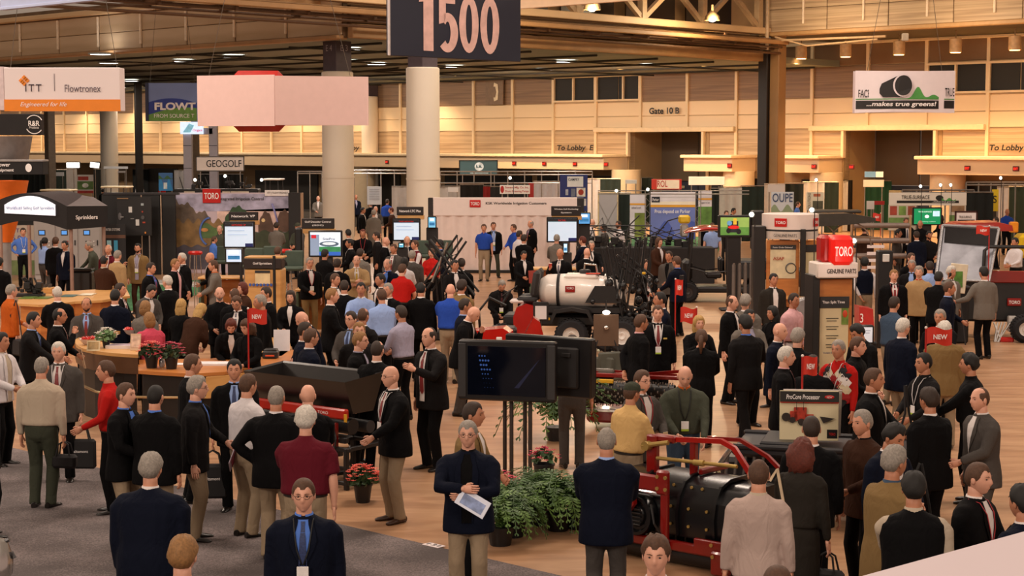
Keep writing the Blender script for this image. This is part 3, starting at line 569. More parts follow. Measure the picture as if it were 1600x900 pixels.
def poster(name, lab, x0, y0, x1, y1, Y, base, blobs=(), txt=(), cat='poster', legs=True, frame=None, th=.04, rz=0, group=None):
    """flat printed board: blobs = (kind, colour, u0, v0, u1, v1) in 0..1 from the top left"""
    c = Yp((x0+x1)/2, (y0+y1)/2, Y); w, h = (x1-x0)*Y/FP/math.cos(rz), (y1-y0)*Y/FP; t = thing(name, lab, cat, (c.x, c.y, 0 if legs else c.z), rz, group); zc = c.z if legs else 0
    bx(t, 'board', M(base, .6, var=.05, scale=1.5), (0, 0, zc), (w, th, h), .006)
    for k, (kd, col, u0, v0, u1, v1) in enumerate(blobs):
        cx, cz, ww, hh = (-.5+(u0+u1)/2)*w, zc+(.5-(v0+v1)/2)*h, (u1-u0)*w, (v1-v0)*h; y = -th/2-.004*(k+1); mt = M(col, .6, var=.28 if kd in 'pe' else .04, scale=4)
        if kd == 'e': m = MB(); m.add([(cx+ww/2*math.cos(a), y, cz+hh/2*math.sin(a)) for a in [2*PI*j/20 for j in range(20)]], [tuple(range(20))]); m.build('print', mt, t, False)
        elif kd == 'h': m = MB(); m.add([(cx-ww/2, y, cz-hh/2)]+[(cx-ww/2+ww*j/12, y, cz-hh/2+hh*(.55+.45*math.sin(j*.9+k))) for j in range(13)]+[(cx+ww/2, y, cz-hh/2)], [tuple(range(15))]); m.build('print', mt, t, False)
        else: bx(t, 'print', mt, (cx, y, cz), (ww, .004, hh), .0)
    for s_, col, u, v, ww, hh in txt: text(s_, ww*w, hh*h, M(col, .5), t, ((u-.5)*w, -th/2-.004*(len(blobs)+2), zc+(.5-v)*h), bold=.012)
    if frame: m = MB(); [m.box((sx*w/2, 0, zc), (.05, th+.03, h+.05), .008) for sx in (-1, 1)]; [m.box((0, 0, zc+sz*h/2), (w+.05, th+.03, .05), .008) for sz in (-1, 1)]; m.build('frame', M(frame, .4), t)
    if legs and zc-h/2 > .05:
        for sx in (-1, 1): tb(t, 'leg', ALU, [(sx*w*.42, .02, 0), (sx*w*.42, .02, zc-h/2+.02)], .025, 6)
    return t, w, h, zc
poster('poster', 'red and green landscape poster before the far left drapes', 121, 273, 146, 302, 96, '#d8d0c8', [('p', '#5f7d3f', 0, .35, 1, .8), ('p', '#b03a2c', .05, .1, .7, .3), ('p', '#a82a20', 0, .85, 1, 1), ('e', '#e8e0d8', .3, .45, .7, .7)])
poster('poster', 'blue pool photograph poster on the far left drapes', 248, 270, 270, 298, 90, '#3f6fa8', [('h', '#2f8fd0', 0, .3, 1, 1), ('h', '#3f6a40', 0, .15, 1, .35), ('p', '#d8e4ea', .35, .55, .6, .9)])
poster('banner_sign', 'white lettered golf banner between light poles', 307, 245, 381, 267, 88, '#d8cbc2', [], [('GEOGOLF', '#17130f', .58, .48, .74, .5)], 'banner', frame='#4a433e')
poster('header_sign', 'small white booth name strip over the dark green drape', 72, 269, 100, 275, 105, '#d6d2d0'); poster('header_sign', 'small white booth name strip behind the seated man', 184, 267, 196, 270, 98, '#dcd6d2')
poster('header_sign', 'white sign strip over the far left cart', 162, 260, 200, 264, 104, '#d8d4d2')
poster('globe_banner', 'teal hanging banner with white globe above the pipe rails', 718, 251, 777, 273, 84, '#3f5a5c', [('e', '#d8e0e0', .4, .12, .64, .72), ('h', '#3f5a5c', .44, .3, .6, .5), ('p', '#9fb0b0', .28, .85, .76, .92)], cat='banner', frame='#0f0f0f')
poster('red_letter_sign', 'white sign with red lettering above the pleated wall', 781, 289, 828, 303, 73, '#ece6e0', [('e', '#b01e1a', .02, .1, .14, .9)], [('Seward Mfg. Co. Inc.', '#b01e1a', .57, .3, .78, .3), ('Drum Screening Pumps', '#b01e1a', .57, .72, .78, .3)], 'sign'); poster('booth_banner', 'dark red booth banner beside the red lettered sign', 826, 286, 834, 310, 73.4, '#a01c16', cat='banner')
t, w, h, zc = poster('blue_booth_wall', 'royal blue booth wall with white sign and mower pictures', 875, 273, 918, 330, 76, '#232f74', [('q', '#e6e6ea', .26, .05, .84, .33), ('p', '#e8dcd4', .6, .36, .92, .6), ('e', '#a83018', .66, .4, .86, .56), ('p', '#6f7488', .4, .38, .56, .6), ('p', '#b8bccc', .2, .4, .3, .56), ('p', '#d0c8c8', .8, .66, .95, .85)], [('CAMPEY', '#26304e', .5, .13, .4, .07)], 'panel')
poster('red_signboard', 'red signboard with white letter panel on the far booth row', 1018, 280, 1065, 296, 82, '#c03428', [('q', '#f0e8d8', .18, .08, .92, .92)], [('ROL', '#b0281e', .36, .45, .34, .62)], 'sign')
poster('white_signboard', 'bright white blank signboard on the far booth row', 1076, 276, 1132, 289, 84, '#f3ede6', [], [], 'sign'); poster('header_sign', 'small white sign strip left of the red signboard', 977, 281, 995, 287, 80, '#d8d0cc'); poster('header_sign', 'small white sign by the black drape above pleated wall', 694, 293, 716, 300, 74, '#dcd6d2')
# tool brand booth with three printed walls
for x0, x1, lab in ((935, 965, 'silver grey cross braced booth panel'),):
    t, w, h, zc = poster('braced_screen', lab+' left of the blue printed wall', x0, 301, x1, 372, 64, '#a39ea0', cat='screen', frame='#c9b28a'); m = MB(); m.tube([(-w/2, -.04, zc-h/2), (w/2, -.04, zc+h*.3)], .01, 4); m.tube([(w/2, -.04, zc-h/2), (-w/2, -.04, zc+h*.3)], .01, 4); m.build('brace', GRY, t)
poster('booth_poster', 'narrow booth poster with green corner left of the blue wall', 984, 304, 1009, 372, 62, '#d9d3d8', [('p', '#7c8a3a', .3, .42, .95, 1), ('q', '#e0a030', 0, .2, 1, .24)], [('dedicated to work', '#33303a', .4, .3, .6, .05)]); 
t, w, h, zc = poster('booth_wall_print', 'large blue printed booth wall with a yellow stripe', 1015, 300, 1086, 374, 61, '#6f7fc4', [('q', '#e4dfe6', 0, 0, 1, .2), ('q', '#e3a32c', 0, .27, 1, .32), ('q', '#f0e6d0', 0, .2, 1, .27), ('q', '#1c2030', .04, .1, .22, .22), ('h', '#4a5fb4', 0, .6, 1, 1)], [('Pros depend on Parker', '#f4f0f4', .5, .42, .78, .1), ('Parker', '#f4f0f4', .13, .16, .14, .06)], 'poster')
poster('booth_poster', 'narrow booth poster right of the blue wall', 1091, 299, 1112, 352, 61, '#dcd6da', [('p', '#5f8a3c', .0, .45, 1, 1), ('q', '#e0a030', 0, .2, 1, .25)], [('rugged to last', '#33303a', .5, .34, .7, .06)])
t = at('truss_frame', 'thin grey truss uprights framing the blue printed wall', 'truss', 1050, 300, 60.6, z=0); m = MB()
for x in (-.85, .92):
    for dx in (-.09, .09): m.tube([(x+dx, 0, 0), (x+dx, 0, 2.62)], .016, 5)
    for k in range(13): m.tube([(x-.09*(-1)**k, 0, k*.2), (x+.09*(-1)**k, 0, k*.2+.2)], .008, 4)
m.tube([(-2.6, 0, 2.62), (2.7, 0, 2.62)], .02, 5); m.tube([(-2.6, 0, 2.5), (2.7, 0, 2.5)], .02, 5); m.build('frame', ALU, t)
# right hand booths
poster('lettered_board', 'pale board with big blue letters left of the letter poster', 1205, 300, 1240, 332, 66, '#c8ccd2', [('h', '#8a9a7a', 0, .6, 1, 1)], [('OUPE', '#3a4a6e', .5, .28, .9, .42)]); t, w, h, zc = poster('letter_poster', 'cream poster with vertical lettering and tree picture', 1260, 300, 1287, 328, 64, '#d8ceb4', [('p', '#4c4a36', .36, .5, .95, .95), ('p', '#b06040', .4, .1, .8, .25)])
text('SOLUTIONS', h*.9, w*.16, M('#4a4438', .5), t, (-w*.35, -.05, zc), rot=(0, -PI/2, 0)); poster('header_sign', 'small white sign hung over the green booth', 1349, 281, 1381, 292, 80, '#e0d8c8'); poster('header_sign', 'white sign strip left above the parts cylinder', 1200, 288, 1226, 300, 74, '#d4ccc8')
poster('blue_screen', 'blue monitor behind the green booth', 1351, 268, 1380, 277, 82, '#6f9fd0', [('q', '#eef2f8', .6, 0, 1, 1)], cat='monitor', legs=False)
poster('red_display', 'small red display by the dark green booth', 1360, 314, 1382, 320, 70, '#a01a14', cat='display'); poster('white_notice', 'small white notice before the green booth', 1354, 314, 1366, 327, 66, '#cfc8c2')
t, w, h, zc = poster('header_board', 'white header board with pipe logo lettering over the green television', 1389, 301, 1510, 321, 62, '#e2d8ca', [('q', '#1a1714', .1, .62, .9, .82), ('e', '#1a1714', .6, .2, .7, .62), ('h', '#4f9a4a', .68, .4, .86, .64)], [('TRUE-SURFACE', '#2a2420', .34, .36, .36, .3), ('...makes true greens!', '#f0e8e0', .7, .72, .3, .14)])
poster('picture_board', 'booth board with three small green pictures left of the television', 1388, 320, 1431, 360, 61.6, '#c9bcaa', [('p', '#a04030', .05, .05, .3, .4), ('p', '#7a9a4a', .37, .05, .63, .4), ('p', '#9a4a30', .7, .05, .95, .4), ('p', '#6a8a4a', 0, .5, 1, .8)]); poster('picture_board', 'booth board with golf picture right of the television', 1483, 320, 1509, 352, 61.6, '#c9bcaa', [('p', '#8a6a4a', .1, .05, .9, .35), ('p', '#6a8a4a', 0, .5, 1, .9)])
poster('hanging_sign', 'small white tilted sign with pipe logo', 1493, 331, 1526, 350, 55, '#e6dede', [('q', '#1c1816', .1, .64, .9, .8)], [('TRUE-SURFACE', '#2a2420', .45, .42, .6, .2)], 'sign', frame='#3a1414'); poster('yellow_sign', 'tall yellow sign with black letter at the right', 1550, 296, 1560, 330, 66, '#e0c01c', [], [('S', '#1a1410', .4, .45, .6, .34)], 'sign')
def monitor(name, lab, x0, y0, x1, y1, Y, face, stuff=(), txt=(), em=1.0, stand=True, rz=0, cat='monitor', case='#0f0e10', z0=None, bez=.045):
    c = Yp((x0+x1)/2, (y0+y1)/2, Y); w, h = (x1-x0)*Y/FP/math.cos(rz), (y1-y0)*Y/FP; t = thing(name, lab, cat, (c.x, c.y, 0), rz); zc = c.z
    bx(t, 'case', M(case, .35), (0, .05, zc), (w, .12, h), .02); sw, sh = w-2*bez, h-2*bez; bx(t, 'screen', M(face, .3, var=.05, emit=em), (0, -.015, zc), (sw, .008, sh), .0)
    for k, (kd, col, u0, v0, u1, v1) in enumerate(stuff):
        cx, cz, ww, hh = (-.5+(u0+u1)/2)*sw, zc+(.5-(v0+v1)/2)*sh, (u1-u0)*sw, (v1-v0)*sh; y = -.021-.003*k; mt = M(col, .4, var=.15 if kd in 'pe' else .03, scale=9, emit=em*.9)
        if kd == 'e': m = MB(); m.add([(cx+ww/2*math.cos(a), y, cz+hh/2*math.sin(a)) for a in [2*PI*j/16 for j in range(16)]], [tuple(range(16))]); m.build('screen_image', mt, t, False)
        else: bx(t, 'screen_image', mt, (cx, y, cz), (ww, .002, hh), .0)
    for s_, col, u, v, ww, hh in txt: text(s_, ww*sw, hh*sh, M(col, .4, emit=em*.8), t, ((u-.5)*sw, -.026-.003*len(stuff), zc+(.5-v)*sh), bold=.01)
    if stand: bx(t, 'stand', M('#1b1718', .5), (0, .12, (zc-h/2)/2), (.34, .12, zc-h/2+.05), .02); bx(t, 'base', M('#1b1718', .5), (0, .1, .03), (.7, .5, .06), .02)
    return t, w, h, zc
monitor('television', 'green golf television under the pipe logo header', 1426, 324, 1472, 352, 60.5, '#0e7a4a', [('e', '#e8f4ee', .4, .4, .56, .62), ('p', '#b8d8e8', .7, .15, .95, .5)], [('TRUE-SURFACE', '#d8f0e4', .4, .2, .5, .09), ('vibratory rollers', '#b8e0cc', .5, .85, .6, .08)], 1.0)
# --- screens with black headers, desks
def kiosk(lab, x0, y0, x1, y1, Y, hx, hy0, hy1, head, face, stuff, txt, em=.5):
    t, w, h, zc = monitor('kiosk_monitor', lab, x0, y0, x1, y1, Y, face, stuff, txt, em, cat='monitor')
    c = Yp((hx[0]+hx[1])/2, (hy0+hy1)/2, Y+.3); hw, hh = (hx[1]-hx[0])*Y/FP, (hy1-hy0)*Y/FP; x = c.x-t.location.x; bx(t, 'header', M('#1c1210', .5), (x, .25, c.z), (hw, .1, hh), .01); bx(t, 'wood_strip', WD, (x+.02, .3, c.z-hh/2-.06), (hw, .16, .12), .01); bx(t, 'post', M('#8f8480', .4, .3), (x-.1+hw*.2, .35, c.z/2), (.09, .09, c.z), .01)
    ls = head.split('/')
    for k, q in enumerate(ls): text(q, hw*.8 if len(q) > 8 else hw*.35, hh*.3/max(1, len(ls)*.8), TXW, t, (x, .19, c.z+hh*(.0 if len(ls) == 1 else .18-.36*k)), bold=.02)
    return t
blu = [('q', '#c7dcf2', 0, .16, 1, 1), ('q', '#1a1a20', 0, 0, 1, .14), ('q', '#101a50', .72, .86, 1, 1), ('q', '#9fb4cc', .1, .3, .7, .33), ('q', '#9fb4cc', .1, .48, .8, .5)]
kiosk('kiosk monitor with pale screen beside the seated blue shirt', 349, 346, 398, 388, 46, (358, 404), 331, 344, 'Network VP', '#cfe0f4', blu, [('NETWORK VP', '#c02020', .5, .08, .5, .07)])
kiosk('kiosk monitor showing a stadium picture below decoder control header', 482, 360, 535, 402, 43, (472, 523), 341, 357, 'Golf Decoder Control/(GDC)', '#d8e4f4', [('q', '#7f8fa8', 0, .1, .3, 1), ('q', '#c01828', .04, .12, .2, .26), ('e', '#4a5a6a', .3, .38, .95, .62), ('e', '#c9d4dc', .4, .42, .85, .55), ('p', '#2f7a4a', .3, .62, 1, .85), ('q', '#2a5ab0', .3, .84, 1, 1)], [('SitePro', '#2a2a30', .62, .28, .4, .1)], .8)
kiosk('kiosk monitor with pale blue screen right of the white column', 613, 341, 657, 377, 49, (620, 662), 323, 336, 'Network LTC Plus', '#bcd8f4', blu, [('TORO NETWORK', '#c02020', .5, .08, .6, .07)])
kiosk('kiosk monitor with turquoise screen right of the pleated wall', 854, 339, 903, 379, 50, (861, 908), 322, 337, 'Wireless Soil Monitoring/System', '#b4dce8', blu[:3], [('SOIL', '#c02020', .5, .08, .3, .07)])
for lab, x0, y0, x1, y1, Y, f in (('small blue side monitor right of the network kiosk', 668, 338, 682, 357, 50, '#6fb0d0'), ('small blue side monitor right of the turquoise screen', 903, 332, 923, 351, 51, '#4f90c8'), ('small desk monitor in front of the grey vest', 879, 379, 888, 396, 45, '#9fc8e4'), ('desk monitor below the first kiosk screen', 352, 388, 379, 411, 43, '#b8c8dc'), ('small cyan monitor below the network kiosk', 622, 379, 632, 388, 46, '#70c0d8')):
    monitor('desk_monitor', lab, x0, y0, x1, y1, Y, f, [('p', '#2a6a9a', .1, .5, .9, .8), ('q', '#e8f0f4', .2, .1, .8, .35)], (), .9, bez=.03)
bx_t = at('tall_monitor_back', 'tall black monitor case left of the stadium screen', 'monitor', 468, 383, 43.5, z=0); bx(bx_t, 'case', BLK, (0, 0, 1.75), (.18, .5, .8), .03); bx(bx_t, 'stand', BLK, (0, 0, .7), (.12, .12, 1.4), .01)
# pleated white wall
Y = 57; a, b = Yp(676, 310, Y), Yp(902, 310, Y); w = b.x-a.x; t = thing('pleated_wall', 'wide pinkish white pleated display wall with red logo', 'display wall', ((a.x+b.x)/2, Y, 0)); zt = a.z
m = MB(); n = 96; vs = []
for k in range(n+1):
    x = -w/2+w*k/n; y = .035*math.sin(k*PI/4)
    for z in (.1, zt-.55): vs.append((x, y, z))
m.add(vs, [(2*k, 2*k+2, 2*k+3, 2*k+1) for k in range(n)]); m.build('pleated_cloth', M('#e2cfc8', .7, var=.03), t, True, 3); bx(t, 'header', M('#e6d6d0', .6, var=.02), (0, 0, zt-.27), (w, .1, .6), .01); bx(t, 'base_strip', BLK, (0, -.04, .05), (w, .1, .1), .01)
logo_plate(t, -w/2+1.4, zt-.17, .36, .24, -.07); text('KSK Worldwide Irrigation Customers', 2.0, .11, TXK, t, (-w/2+2.75, -.06, zt-.17), bold=.02); bx(t, 'end_panel', M('#1e1614', .5), (-w/2-.06, .1, zt/2+.02), (.18, .3, zt), .01); bx(t, 'end_panel', M('#1e1614', .5), (w/2+.1, .1, zt/2+.02), (.24, .3, zt), .01)
# landscape wall, black walls, poster board
Y = 57; s = pxm(Y); c = Yp(364, 350, Y); t = thing('landscape_wall', 'display wall printed with a sunset park landscape', 'display wall', (c.x, Y, 0)); w = 178*s; zt = Yp(364, 301, Y).z
bx(t, 'board', M('#c4b2bc', .6, var=.06, scale=.5), (0, 0, zt/2), (w, .1, zt), .005)
def blob(col, pts, k, th=0): m = MB(); m.add([((x-364)*s, -.056-.004*k, Yp(364, y, Y).z) for x, y in pts], [tuple(range(len(pts)))]); m.build('print', M(col, .6, var=.35, scale=3), t, False)
def wavy(x0, x1, f, yb, n=60): return [(x0, yb)]+[(x0+(x1-x0)*k/n, f(x0+(x1-x0)*k/n)) for k in range(n+1)]+[(x1, yb)]
RR = random.Random(3)
blob('#a9a4bc', [(276, 303), (452, 303), (452, 330), (276, 330)], 0); blob('#d8b8ac', [(340, 330), (452, 325), (452, 362), (340, 362)], 0)
blob('#6a5a4c', wavy(276, 330, lambda x: 312+4*math.sin(x*.25)+1.5*math.sin(x*.7)+(x-276)*.5, 395), 1); blob('#86683f', wavy(276, 352, lambda x: 345+4*math.sin(x*.4), 395), 2); blob('#4f6a3a', wavy(312, 378, lambda x: 352-4*math.sin(x*.2), 372), 3); blob('#2f4a2c', wavy(352, 398, lambda x: 322+((x-372)/22)**2*24+1.5*math.sin(x*.6), 350), 3)
blob('#5c4234', wavy(404, 428, lambda x: 330+((x-416)/12)**2*22+1.5*math.sin(x*.8), 362), 3); blob('#5c4234', wavy(430, 453, lambda x: 328+((x-445)/14)**2*20+1.5*math.sin(x*.8), 362), 3); blob('#38402a', wavy(340, 453, lambda x: 361+2*math.sin(x*.3), 400), 4); blob('#4b4650', wavy(276, 340, lambda x: 384+2*math.sin(x*.3), 420), 5); blob('#f4c890', [(412+3*math.cos(a), 344+3*math.sin(a)) for a in [k*.6 for k in range(10)]], 5); blob('#c88a4a', [(320+6*math.cos(a), 359+3*math.sin(a)) for a in [k*.6 for k in range(10)]], 5)
m = MB(); m.tube([((330-17*math.sin(q)-364)*s, -.09, Yp(364, 362-22*math.cos(q), Y).z) for q in [.1+.26*k for k in range(11)]], .035, 5); m.build('blue_arc', M('#4a6ab4', .5), t); m = MB(); m.tube([((422-18*math.cos(q)*-1*.2+20*math.sin(q)*0+8*q-364)*s, -.09, Yp(364, 318+20*q, Y).z) for q in [.2*k for k in range(10)]], .03, 5); m.build('blue_arc', M('#8a8ac0', .5), t)
logo_plate(t, (332-364)*s, Yp(364, 306, Y).z, 28*s, 22*s, -.1); text('Integrated Irrigation Control', 70*s, 6*s, TXK, t, (14*s, -.09, Yp(364, 311, Y).z), bold=.02); bx(t, 'header_sign', M('#e4dcd8', .5), ((434-364)*s, -.08, Yp(364, 301.5, Y).z), (38*s, .03, 9*s), .004); text('ITT | FLOWTRONEX', 32*s, 3.6*s, TXK, t, ((435-364)*s, -.11, Yp(364, 301.5, Y).z)); bx(t, 'side_wall', M('#171211', .5), (w/2+.2, -.1, zt/2), (.4, .5, zt), .01); bx(t, 'edge_strip', M('#9a7a60', .5), (w/2+.42, -.12, zt/2), (.04, .5, zt), .005)
c = Yp(222, 350, 56.3); t = thing('black_display_wall', 'black display wall with cream seams left of the landscape', 'display wall', (c.x, 56.3, 0)); s = 56.3/FP; zt = Yp(222, 304, 56.3).z
for k, (x0, x1) in enumerate(((160, 222), (223, 251), (254, 275))): bx(t, 'panel', M('#100e0f', .5), (((x0+x1)/2-222)*s, 0, zt/2), ((x1-x0)*s, .12, zt), .01)
for x in (222, 252.5): bx(t, 'seam_strip', M('#bda38a', .5), ((x-222)*s, -.03, zt/2), (1.6*s, .1, zt), .01)
bx(t, 'cap', M('#2a2628', .5), (0, 0, zt+.03), (118*s, .2, .08), .01)
poster('wiring_poster', 'black square poster with small white device pictures', 183, 308, 237, 368, 55.4, '#191617', [('q', '#d8d4d0', .34, .25, .44, .4), ('q', '#d8d4d0', .54, .58, .64, .74), ('q', '#9fa8ac', .7, .16, .78, .22), ('q', '#b04028', .72, .36, .76, .4), ('q', '#b04028', .74, .64, .82, .68), ('e', '#5a5658', .04, .4, .14, .6), ('e', '#5a5658', .7, .48, .8, .58), ('q', '#8a6a48', .02, .02, .34, .05), ('q', '#e08a3a', .8, .9, .84, .95), ('q', '#8a8684', .1, .5, .2, .53), ('q', '#8a8684', .4, .55, .5, .57)])
poster('black_booth_panel', 'black booth panel with cyan bottle picture behind two men', 155, 350, 197, 435, 54.6, '#141114', [('q', '#8fb8c0', .3, .3, .46, .46), ('q', '#3f9ac0', .56, .3, .7, .5), ('p', '#5a3a2a', 0, .2, 1, .26)], [('WATER SYSTEMS', '#c8c0bc', .5, .1, .6, .05)])
# grey control cabinets
def cabinet(lab, x0, x1, yt, Y):
    s = pxm(Y); c = Yp((x0+x1)/2, yt, Y); w = (x1-x0)*s; t = thing('control_cabinet', lab, 'cabinet', (c.x, Y, 0)); z = c.z; g = M('#a8a09c', .45, var=.03); bx(t, 'body', g, (0, .35, z/2), (w, .7, z), .02)
    n = max(1, round(w/.75)); dw = w/n
    for k in range(n):
        x = -w/2+dw*(k+.5); d = bx(t, 'door', M('#9b9490', .4, var=.03), (x, -.02, z*.52), (dw-.04, .04, z*.86), .01); bx(d, 'panel_screen', M('#4f8ad0', .3, emit=.8), (x-.08, -.05, z*.76), (.16, .01, .11), .0); bx(d, 'screen_bezel', DGR, (x-.08, -.045, z*.76), (.22, .01, .17), .002); bx(d, 'handle', DGR, (x+dw*.36, -.06, z*.6), (.03, .05, .16), .008)
        for j in range(6): m = MB(); m.cyl((x-.1+.12*(j % 3), -.05, z*.62-.12*(j//3)), .022, .03, 10, 'Y'); m.build('button', M(['#2a2a2c', '#b01c18', '#d8d0cc'][j % 3], .4), d)
    return t
cabinet('row of grey control cabinets with small blue screens', 52, 157, 340, 54); cabinet('tall grey cabinet box beside the black kiosk roof', 153, 186, 324, 57)
poster('lettered_poster', 'beige poster with purple lettering behind the blue-shirted man', 10, 352, 58, 430, 55, '#b4a494', [('p', '#6a7a4a', 0, .7, 1, 1)], [('ITT', '#6a4a7a', .3, .1, .3, .08), ('5.0', '#5a4a8a', .35, .25, .3, .1)])
# --- arched sprinkler kiosk
Y = 42; s = pxm(Y); c = Yp(50, 330, Y); t = thing('arched_kiosk', 'black arched kiosk canopy with lit white sign on posts', 'kiosk', (c.x, Y, 0)); Z = lambda y: Yp(50, y, Y).z; X = lambda x: (x-50)*s
m = MB(); n = 18; vs = []; outer = [(X(-20+124*k/n), Z(354-32*math.sin(PI*(.12+.76*k/n))-20)) for k in range(n+1)]; inner = [(X(-20+124*k/n), Z(359-14*max(0, math.sin(PI*(k/n*1.0))))) for k in range(n+1)]
m.prism(outer+inner[::-1], 0, .1); m.build('front_arch', BLKM, t); m = MB(); vs = []
for x, z in outer: vs += [(x, 0, z), (x+.45, 1.5, z+.02)]
m.add(vs, [(2*k, 2*k+2, 2*k+3, 2*k+1) for k in range(n)]); m.build('roof', M('#3a3336', .5), t)
e0 = outer[-1]; i0 = inner[-1]; m = MB(); m.add([(e0[0], .0, e0[1]), (e0[0]+.86, .6, Z(323)), (e0[0]+.84, .6, Z(356)), (i0[0], 0, i0[1])], [(0, 1, 2, 3)]); m.build('side_panel', BLKM, t, False); m = MB(); m.add([(e0[0], .0, e0[1]), (e0[0]+.86, .6, Z(323)), (e0[0]+.3, 1.5, Z(311)), (e0[0]-.4, 1.4, Z(303))], [(0, 1, 2, 3)]); m.build('roof_side', M('#6b6466', .35), t, False)
text('Sprinklers', .56, .13, TXW, t, (e0[0]+.42, .27, Z(341)), rot=(0, 0, .61), bold=.02); m = MB(); k = 14; m.prism([(X(8+79*j/k), Z(328-22*math.sin(PI*(.12+.76*j/k)))) for j in range(k+1)]+[(X(87), Z(337)), (X(8), Z(333))], -.05, -.01); m.build('lit_sign', M('#e8ecff', .4, emit=.55), t); text("World's #1 Selling Golf Sprinklers", 74*s, 6*s, M('#34508a', .4), t, (X(48), -.06, Z(325.5)))
for x, y in ((0, 0), (43, .1), (107, .2), (150, .75)): m = MB(); m.cyl((X(x), y, Z(352)/2), .045, Z(352), 12); m.build('post', M('#a8897c', .35, .4), t)
t = at('hanging_lantern_sign', 'black sign with white lettering over the orange cone', 'sign', 25, 262, 44); s = pxm(44); bx(t, 'panel', BLKM, (.1, 0, 0), (80*s, .5, 21*s), .01); text('Power', 18*s*1.2, 6*s, TXW, t, (-15*s, -.26, 5*s), bold=.02, shear=.1); text('Equipment', 30*s, 6*s, TXW, t, (-14*s, -.26, -4*s), bold=.02, shear=.1); m = MB(); m.add([(24*s+5*s*math.cos(a), -.26, 6.5*s*math.sin(a)) for a in [2*PI*k/16 for k in range(16)]], [tuple(range(16))]); m.build('emblem', TXW, t, False); bx(t, 'top', GRY, (.1, 0, 11*s), (82*s, .52, .05), .01)
t = at('orange_cone_sign', 'orange tapered tower below the black lettered sign', 'sign', 8, 300, 45, z=0); m = MB(); m.lathe([(.15, 1.7), (.3, 2.2), (.52, 2.9), (.6, 3.3)], 24); m.build('cone', M('#e8701c', .5, var=.05), t); m = MB(); m.cyl((0, 0, .85), .12, 1.7, 16); m.build('pole', GRY, t); m = MB(); m.lathe([(.55, 3.6), (.62, 3.9), (.72, 4.45)], 24); m.build('upper_shell', M('#7f7876', .35, .4), t)
# gray arch frame with a screen
Y = 92; s = pxm(Y); t = at('arch_frame', 'grey panelled arch tower holding a bright screen', 'tower', 314, 240, Y, z=0); Z = lambda y: Yp(314, y, Y).z
for x in (-20, 20): bx(t, 'leg', M('#b4aeb8', .5, var=.03), (x*s, 0, Z(192)/2), (13*s, .4, Z(192)), .02); [bx(t, 'seam', DGR, (x*s, -.21, Z(192)-1.2*k), (13*s, .02, .03), .0) for k in range(1, 6)]
bx(t, 'crossbar', M('#a49ea8', .5), (0, 0, Z(205)), (40*s, .4, 10*s), .02); bx(t, 'screen', M('#cfe0f8', .4, emit=1.0), (-12*s, -.3, Z(200)), (36*s, .08, 19*s), .01); m = MB(); m.prism([(-26*s, Z(207)), (-16*s, Z(193)), (-8*s, Z(196)), (-14*s, Z(207))], -.36, -.345); m.build('screen_image', M('#7fb8c8', .4, emit=.7), t); text('Organi', 15*s, 5*s, M('#d03060', .4, emit=.6), t, (-3*s, -.36, Z(204)), bold=.02)
# softboxes far left
for lab, x0, x1 in (('left bright softbox lamp above the far drapes', 104, 124), ('right bright softbox lamp above the far drapes', 141, 155)):
    Y = 90; c = Yp((x0+x1)/2, 258, Y); t = thing('softbox_lamp', lab, 'lamp', c); bx(t, 'diffuser', M('#fff4e8', .4, emit=4), (0, 0, 0), ((x1-x0)*Y/FP, .03, .27), .01, (0, .12 if x0 > 130 else 0, 0)); bx(t, 'hood', DGR, (0, .1, .02), ((x1-x0)*Y/FP+.05, .16, .32), .02); tb(t, 'stand', ALU, [(0, .1, 0), (0, .1, -3.1)], .02, 5)
# pipe rail frames in front of dark glass
def rails(lab, x0, x1, ys, Y, nv):
    c = Yp((x0+x1)/2, ys[0], Y); w = (x1-x0)*pxm(Y); t = thing('pipe_rail_frame', lab, 'pipe frame', (c.x, Y, 0))
    for y in ys: tb(t, 'rail', ALU, [(-w/2, 0, Yp(x0, y, Y).z), (w/2, 0, Yp(x0, y, Y).z)], .035, 6)
    for k in range(nv+1): x = -w/2+w*k/nv; tb(t, 'upright', ALU, [(x, 0, 0), (x, 0, Yp(x0, ys[0], Y).z)], .03, 6)
rails('grey pipe rails between the two columns', 553, 637, (266, 271), 80, 4); rails('grey pipe rails right of the third column', 688, 925, (268, 273, 286), 82, 9); rails('grey frame left of the second column', 465, 503, (268, 271), 84, 2); rails('thin truss rail above the pipe logo booth', 1410, 1522, (297, 301), 66, 5); rails('truss rail at the right above the drapes', 1510, 1606, (285, 289), 68, 5)
t = at('easel_poster', 'white poster on easel in front of the dark glass', 'poster', 585, 303, 74, z=0); bx(t, 'board', M('#c8cfd8', .5, var=.04), (0, 0, 2.05), (.62, .04, .78), .01); m = MB(); [m.box((0, -.03, 2.3-.07*k), (.44, .005, .02)) for k in range(7)]; m.build('print', M('#8a90a0', .5), t); [tb(t, 'leg', DGR, [(x, .1, 0), (0, .05, 2.3)], .02, 5) for x in (-.3, .3)]
